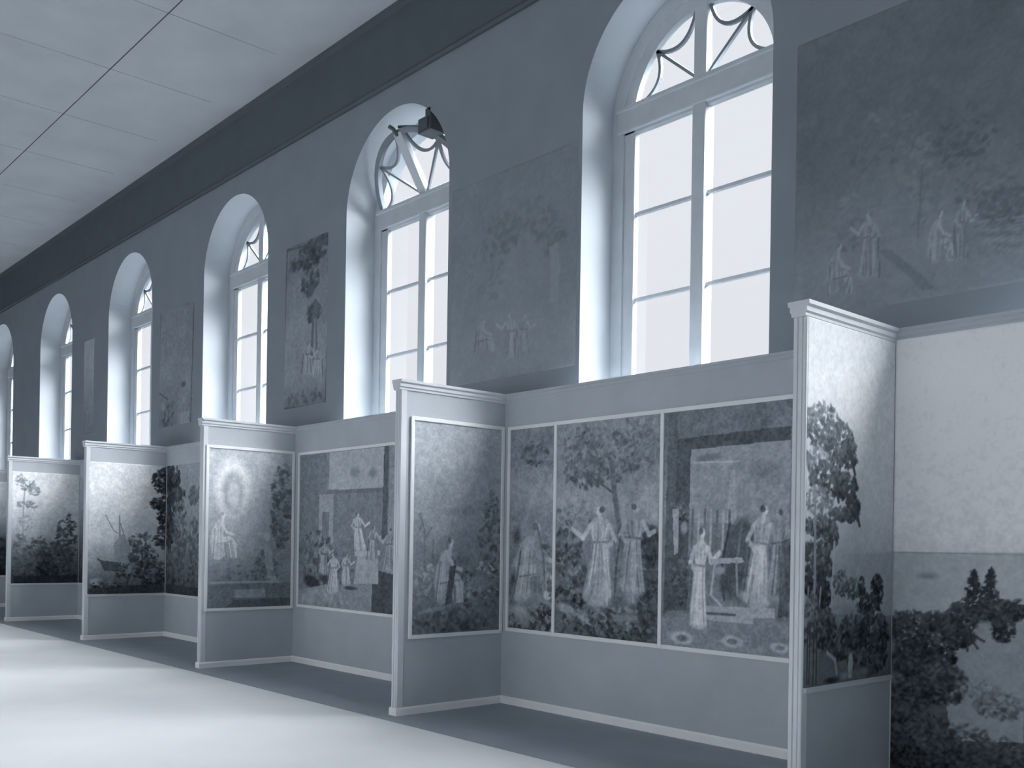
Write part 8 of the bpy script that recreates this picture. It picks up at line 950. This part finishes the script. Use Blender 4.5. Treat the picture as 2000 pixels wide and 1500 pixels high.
mural('wall_23', 'back', 0.0, (-11.43, -10.4, 3.18, 5.26), 0.012, [(3.133, 0.52), (3.338, 0.58), (3.849, 0.62), (4.74, 0.57), (5.249, 0.54)], [
    ('f', -10.814, 5.058, 0.323, 0.165, 0.4, 110, 0.056, 0.06, 0.8), ('f', -10.626, 5.142, 0.218, 0.188, 0.42, 60, 0.055, 0.06, 0.8), ('f', -10.799, 4.735, 0.198, 0.19, 0.44, 70, 0.056, 0.06, 0.8),
    ('f', -10.711, 4.336, 0.147, 0.126, 0.44, 50, 0.056, 0.06, 0.8), ('f', -11.07, 5.018, 0.256, 0.077, 0.44, 40, 0.058, 0.06, 0.8), ('l', [(-10.711, 4.336), (-10.754, 3.707)], 0.037, 0.48, 1.0),
    ('l', [(-10.658, 4.453), (-10.628, 3.815)], 0.028, 0.5, 1.0), ('e', -10.813, 3.599, 0.126, 0.052, 0.0, 0.644, 0.35, 0.9), ('e', -10.816, 3.614, 0.124, 0.051, 0.0, 0.639, 0.35, 0.9),
    ('e', -10.819, 3.629, 0.122, 0.05, 0.0, 0.605, 0.35, 0.9), ('e', -10.823, 3.644, 0.12, 0.049, 0.0, 0.623, 0.35, 0.9), ('e', -10.826, 3.659, 0.118, 0.049, 0.0, 0.623, 0.35, 0.9),
    ('e', -10.83, 3.674, 0.116, 0.048, 0.0, 0.616, 0.35, 0.9), ('e', -10.83, 3.674, 0.116, 0.048, 0.0, 0.594, 0.35, 0.9), ('e', -10.831, 3.692, 0.112, 0.046, 0.0, 0.604, 0.35, 0.9),
    ('e', -10.833, 3.71, 0.107, 0.044, 0.0, 0.618, 0.35, 0.9), ('e', -10.834, 3.728, 0.102, 0.042, 0.0, 0.611, 0.35, 0.9), ('e', -10.836, 3.746, 0.097, 0.04, 0.0, 0.606, 0.35, 0.9),
    ('e', -10.837, 3.763, 0.092, 0.038, 0.0, 0.635, 0.35, 0.9), ('e', -10.837, 3.763, 0.092, 0.038, 0.0, 0.593, 0.35, 0.9), ('e', -10.835, 3.775, 0.089, 0.037, 0.0, 0.619, 0.35, 0.9),
    ('e', -10.832, 3.786, 0.086, 0.035, 0.0, 0.622, 0.35, 0.9), ('e', -10.83, 3.797, 0.083, 0.034, 0.0, 0.613, 0.35, 0.9), ('e', -10.828, 3.808, 0.08, 0.033, 0.0, 0.593, 0.35, 0.9),
    ('e', -10.826, 3.819, 0.078, 0.032, 0.0, 0.603, 0.35, 0.9), ('e', -10.826, 3.819, 0.078, 0.032, 0.0, 0.601, 0.35, 0.9), ('e', -10.825, 3.832, 0.081, 0.033, 0.0, 0.647, 0.35, 0.9),
    ('e', -10.825, 3.844, 0.085, 0.035, 0.0, 0.627, 0.35, 0.9), ('e', -10.825, 3.856, 0.089, 0.037, 0.0, 0.597, 0.35, 0.9), ('e', -10.824, 3.868, 0.093, 0.038, 0.0, 0.625, 0.35, 0.9),
    ('e', -10.824, 3.881, 0.097, 0.04, 0.0, 0.603, 0.35, 0.9), ('e', -10.824, 3.881, 0.097, 0.04, 0.0, 0.609, 0.35, 0.9), ('e', -10.824, 3.884, 0.092, 0.038, 0.0, 0.616, 0.35, 0.9),
    ('e', -10.824, 3.887, 0.087, 0.036, 0.0, 0.602, 0.35, 0.9), ('e', -10.824, 3.89, 0.082, 0.034, 0.0, 0.62, 0.35, 0.9), ('e', -10.823, 3.893, 0.078, 0.032, 0.0, 0.617, 0.35, 0.9),
    ('e', -10.823, 3.896, 0.073, 0.03, 0.0, 0.648, 0.35, 0.9), ('l', [(-10.885, 3.813), (-10.891, 3.762), (-10.902, 3.711), (-10.92, 3.662), (-10.942, 3.613)], 0.013, 0.7, 0.7), ('l', [(-10.87, 3.811), (-10.869, 3.759), (-10.875, 3.707), (-10.886, 3.657), (-10.904, 3.607)], 0.013, 0.68, 0.7),
    ('l', [(-10.855, 3.808), (-10.857, 3.757), (-10.86, 3.705), (-10.865, 3.654), (-10.872, 3.603)], 0.013, 0.68, 0.7), ('l', [(-10.841, 3.806), (-10.835, 3.754), (-10.833, 3.702), (-10.837, 3.65), (-10.846, 3.6)], 0.013, 0.52, 0.7), ('l', [(-10.826, 3.804), (-10.815, 3.751), (-10.811, 3.698), (-10.814, 3.647), (-10.824, 3.597)], 0.013, 0.7, 0.7),
    ('l', [(-10.811, 3.802), (-10.811, 3.75), (-10.809, 3.698), (-10.805, 3.646), (-10.799, 3.593)], 0.013, 0.7, 0.7), ('l', [(-10.797, 3.8), (-10.78, 3.746), (-10.769, 3.692), (-10.762, 3.64), (-10.761, 3.588)], 0.013, 0.52, 0.7), ('l', [(-10.782, 3.798), (-10.767, 3.744), (-10.755, 3.69), (-10.745, 3.637), (-10.738, 3.585)], 0.013, 0.52, 0.7),
    ('l', [(-10.768, 3.796), (-10.752, 3.742), (-10.735, 3.688), (-10.718, 3.634), (-10.701, 3.58)], 0.013, 0.72, 0.7), ('l', [(-10.892, 3.899), (-10.896, 3.882), (-10.893, 3.864), (-10.882, 3.845), (-10.865, 3.825)], 0.013, 0.52, 0.7), ('l', [(-10.848, 3.892), (-10.849, 3.875), (-10.848, 3.857), (-10.843, 3.839), (-10.835, 3.821)], 0.013, 0.7, 0.7),
    ('l', [(-10.804, 3.885), (-10.8, 3.867), (-10.798, 3.85), (-10.801, 3.833), (-10.806, 3.817)], 0.013, 0.7, 0.7), ('l', [(-10.761, 3.879), (-10.757, 3.861), (-10.759, 3.844), (-10.766, 3.828), (-10.777, 3.812)], 0.013, 0.52, 0.7), ('l', [(-10.914, 3.832), (-10.869, 3.824), (-10.826, 3.817), (-10.782, 3.809), (-10.739, 3.801)], 0.013, 0.49, 0.7),
    ('l', [(-10.741, 3.872), (-10.681, 3.809), (-10.585, 3.829)], 0.017, 0.72, 0.85), ('l', [(-10.907, 3.897), (-10.958, 3.847), (-10.885, 3.801)], 0.017, 0.67, 0.8), ('l', [(-10.823, 3.898), (-10.812, 3.938)], 0.017, 0.68, 0.9),
    ('e', -10.812, 3.938, 0.033, 0.02, 0.0, 0.73, 0.35, 1.0), ('e', -10.834, 3.947, 0.03, 0.018, -0.3, 0.5, 0.5, 0.85), ('l', [(-10.793, 3.94), (-10.783, 3.938)], 0.007, 0.54, 0.6),
    ('l', [(-10.953, 3.838), (-10.957, 3.781), (-10.964, 3.724), (-10.975, 3.667), (-10.989, 3.611)], 0.013, 0.42, 0.7), ('e', -10.629, 3.541, 0.111, 0.046, 0.0, 0.615, 0.35, 0.9), ('e', -10.625, 3.554, 0.109, 0.045, 0.0, 0.628, 0.35, 0.9),
    ('e', -10.621, 3.566, 0.107, 0.045, 0.0, 0.619, 0.35, 0.9), ('e', -10.617, 3.579, 0.105, 0.044, 0.0, 0.646, 0.35, 0.9), ('e', -10.613, 3.591, 0.104, 0.043, 0.0, 0.64, 0.35, 0.9),
    ('e', -10.61, 3.604, 0.102, 0.042, 0.0, 0.627, 0.35, 0.9), ('e', -10.61, 3.604, 0.102, 0.042, 0.0, 0.634, 0.35, 0.9), ('e', -10.607, 3.619, 0.098, 0.041, 0.0, 0.664, 0.35, 0.9),
    ('e', -10.605, 3.634, 0.093, 0.039, 0.0, 0.649, 0.35, 0.9), ('e', -10.603, 3.65, 0.089, 0.037, 0.0, 0.619, 0.35, 0.9), ('e', -10.601, 3.665, 0.085, 0.035, 0.0, 0.67, 0.35, 0.9),
    ('e', -10.599, 3.68, 0.081, 0.034, 0.0, 0.658, 0.35, 0.9), ('e', -10.599, 3.68, 0.081, 0.034, 0.0, 0.661, 0.35, 0.9), ('e', -10.6, 3.691, 0.078, 0.032, 0.0, 0.612, 0.35, 0.9),
    ('e', -10.602, 3.701, 0.076, 0.031, 0.0, 0.626, 0.35, 0.9), ('e', -10.603, 3.712, 0.073, 0.03, 0.0, 0.652, 0.35, 0.9), ('e', -10.604, 3.722, 0.07, 0.029, 0.0, 0.625, 0.35, 0.9),
    ('e', -10.606, 3.733, 0.068, 0.028, 0.0, 0.656, 0.35, 0.9), ('e', -10.606, 3.733, 0.068, 0.028, 0.0, 0.669, 0.35, 0.9), ('e', -10.606, 3.743, 0.071, 0.03, 0.0, 0.665, 0.35, 0.9),
    ('e', -10.605, 3.754, 0.075, 0.031, 0.0, 0.623, 0.35, 0.9), ('e', -10.605, 3.765, 0.078, 0.032, 0.0, 0.647, 0.35, 0.9), ('e', -10.605, 3.776, 0.082, 0.034, 0.0, 0.662, 0.35, 0.9),
    ('e', -10.604, 3.787, 0.085, 0.035, 0.0, 0.661, 0.35, 0.9), ('e', -10.604, 3.787, 0.085, 0.035, 0.0, 0.659, 0.35, 0.9), ('e', -10.604, 3.79, 0.081, 0.034, 0.0, 0.648, 0.35, 0.9),
    ('e', -10.604, 3.792, 0.076, 0.032, 0.0, 0.656, 0.35, 0.9), ('e', -10.604, 3.795, 0.072, 0.03, 0.0, 0.654, 0.35, 0.9), ('e', -10.604, 3.798, 0.068, 0.028, 0.0, 0.648, 0.35, 0.9),
    ('e', -10.604, 3.8, 0.064, 0.026, 0.0, 0.657, 0.35, 0.9), ('l', [(-10.555, 3.712), (-10.545, 3.664), (-10.535, 3.617), (-10.527, 3.57), (-10.52, 3.523)], 0.013, 0.7, 0.7), ('l', [(-10.568, 3.713), (-10.565, 3.667), (-10.559, 3.62), (-10.549, 3.573), (-10.537, 3.526)], 0.013, 0.54, 0.7),
    ('l', [(-10.581, 3.715), (-10.572, 3.668), (-10.567, 3.621), (-10.566, 3.575), (-10.569, 3.53)], 0.013, 0.74, 0.7), ('l', [(-10.593, 3.717), (-10.6, 3.672), (-10.602, 3.626), (-10.6, 3.58), (-10.593, 3.533)], 0.013, 0.7, 0.7), ('l', [(-10.606, 3.719), (-10.616, 3.674), (-10.621, 3.629), (-10.622, 3.583), (-10.617, 3.536)], 0.013, 0.52, 0.7),
    ('l', [(-10.619, 3.721), (-10.621, 3.675), (-10.626, 3.63), (-10.634, 3.585), (-10.646, 3.54)], 0.013, 0.74, 0.7), ('l', [(-10.632, 3.723), (-10.636, 3.677), (-10.643, 3.632), (-10.652, 3.587), (-10.664, 3.543)], 0.013, 0.54, 0.7), ('l', [(-10.645, 3.724), (-10.651, 3.679), (-10.663, 3.635), (-10.68, 3.591), (-10.702, 3.548)], 0.013, 0.74, 0.7),
    ('l', [(-10.658, 3.726), (-10.678, 3.683), (-10.697, 3.639), (-10.714, 3.595), (-10.729, 3.551)], 0.013, 0.72, 0.7), ('l', [(-10.545, 3.785), (-10.56, 3.772), (-10.57, 3.758), (-10.574, 3.743), (-10.572, 3.728)], 0.013, 0.72, 0.7), ('l', [(-10.583, 3.79), (-10.58, 3.775), (-10.582, 3.76), (-10.587, 3.745), (-10.597, 3.731)], 0.013, 0.54, 0.7),
    ('l', [(-10.621, 3.796), (-10.613, 3.78), (-10.611, 3.764), (-10.614, 3.749), (-10.623, 3.735)], 0.013, 0.54, 0.7), ('l', [(-10.66, 3.802), (-10.666, 3.788), (-10.667, 3.772), (-10.661, 3.756), (-10.649, 3.739)], 0.013, 0.72, 0.7), ('l', [(-10.53, 3.721), (-10.568, 3.726), (-10.606, 3.73), (-10.644, 3.734), (-10.683, 3.739)], 0.013, 0.51, 0.7),
    ('l', [(-10.677, 3.801), (-10.734, 3.761), (-10.82, 3.805)], 0.015, 0.74, 0.85), ('l', [(-10.532, 3.78), (-10.491, 3.723), (-10.556, 3.701)], 0.015, 0.69, 0.8), ('l', [(-10.604, 3.802), (-10.611, 3.841)], 0.015, 0.7, 0.9),
    ('e', -10.611, 3.841, 0.029, 0.018, 0.0, 0.75, 0.35, 1.0), ('e', -10.592, 3.843, 0.026, 0.016, 0.3, 0.5, 0.5, 0.85), ('l', [(-10.628, 3.847), (-10.637, 3.849)], 0.007, 0.56, 0.6),
    ('l', [(-10.496, 3.717), (-10.486, 3.664), (-10.479, 3.613), (-10.476, 3.562), (-10.477, 3.511)], 0.013, 0.44, 0.7), ('f', -10.93, 3.281, 0.453, 0.09, 0.5, 50, 0.057, 0.06, 0.8), ('l', [(-11.393, 5.234), (-11.454, 3.209)], 0.02, 0.44, 0.9),
    ('l', [(-10.349, 5.165), (-10.406, 3.159)], 0.018, 0.44, 0.9), ('l', [(-11.455, 3.195), (-10.406, 3.152)], 0.02, 0.44, 0.9), ('l', [(-11.393, 5.234), (-10.349, 5.153)], 0.02, 0.44, 0.9)],
    'narrow print of a tree over small figures on the wall left of the open-fanlight window', seed=18, group='dim antique wall prints between the windows', grain=0.02)
mural('wall_34a', 'back', 0.0, (-15.46, -14.78, 3.25, 5.1), 0.014, [(3.204, 0.54), (4.008, 0.6), (5.131, 0.58)], [
    ('l', [(-15.432, 5.076), (-15.499, 3.314)], 0.021, 0.46, 0.8), ('l', [(-15.121, 3.682), (-15.439, 3.8)], 0.021, 0.48, 1.0), ('f', -15.09, 3.437, 0.236, 0.209, 0.5, 40, 0.069, 0.1, 0.8),
    ('e', -15.285, 3.579, 0.1, 0.097, 0.0, 0.62, 0.5, 1.0)],
    'left of two narrow prints side by side on the wall between two arched windows', seed=19, group='dim antique wall prints between the windows', grain=0.02)
mural('wall_34b', 'back', 0.0, (-14.76, -14.2, 3.25, 5.08), 0.014, [(3.149, 0.58), (3.93, 0.6), (5.114, 0.58)], [
    ('l', [(-14.197, 5.044), (-14.262, 3.2)], 0.019, 0.44, 0.9), ('e', -14.535, 3.852, 0.112, 0.062, 0.0, 0.46, 0.6, 1.0), ('e', -14.506, 3.614, 0.093, 0.094, 0.0, 0.64, 0.6, 1.0),
    ('p', [(-14.644, 3.432), (-14.327, 3.424), (-14.335, 3.207), (-14.652, 3.213)], 0.64, 1.0), ('f', -14.523, 3.146, 0.223, 0.047, 0.48, 20, 0.053, 0.1, 0.8)],
    'right of two narrow prints side by side on the wall between two arched windows', seed=20, group='dim antique wall prints between the windows', grain=0.02)
mural('wall_45', 'back', 0.0, (-18.98, -18.46, 3.4, 5.13), 0.016, [(3.522, 0.58), (4.466, 0.7), (5.124, 0.72)], [],
    'pale narrow print on the wall between the two farthest visible windows', seed=21, group='dim antique wall prints between the windows', grain=0.02)
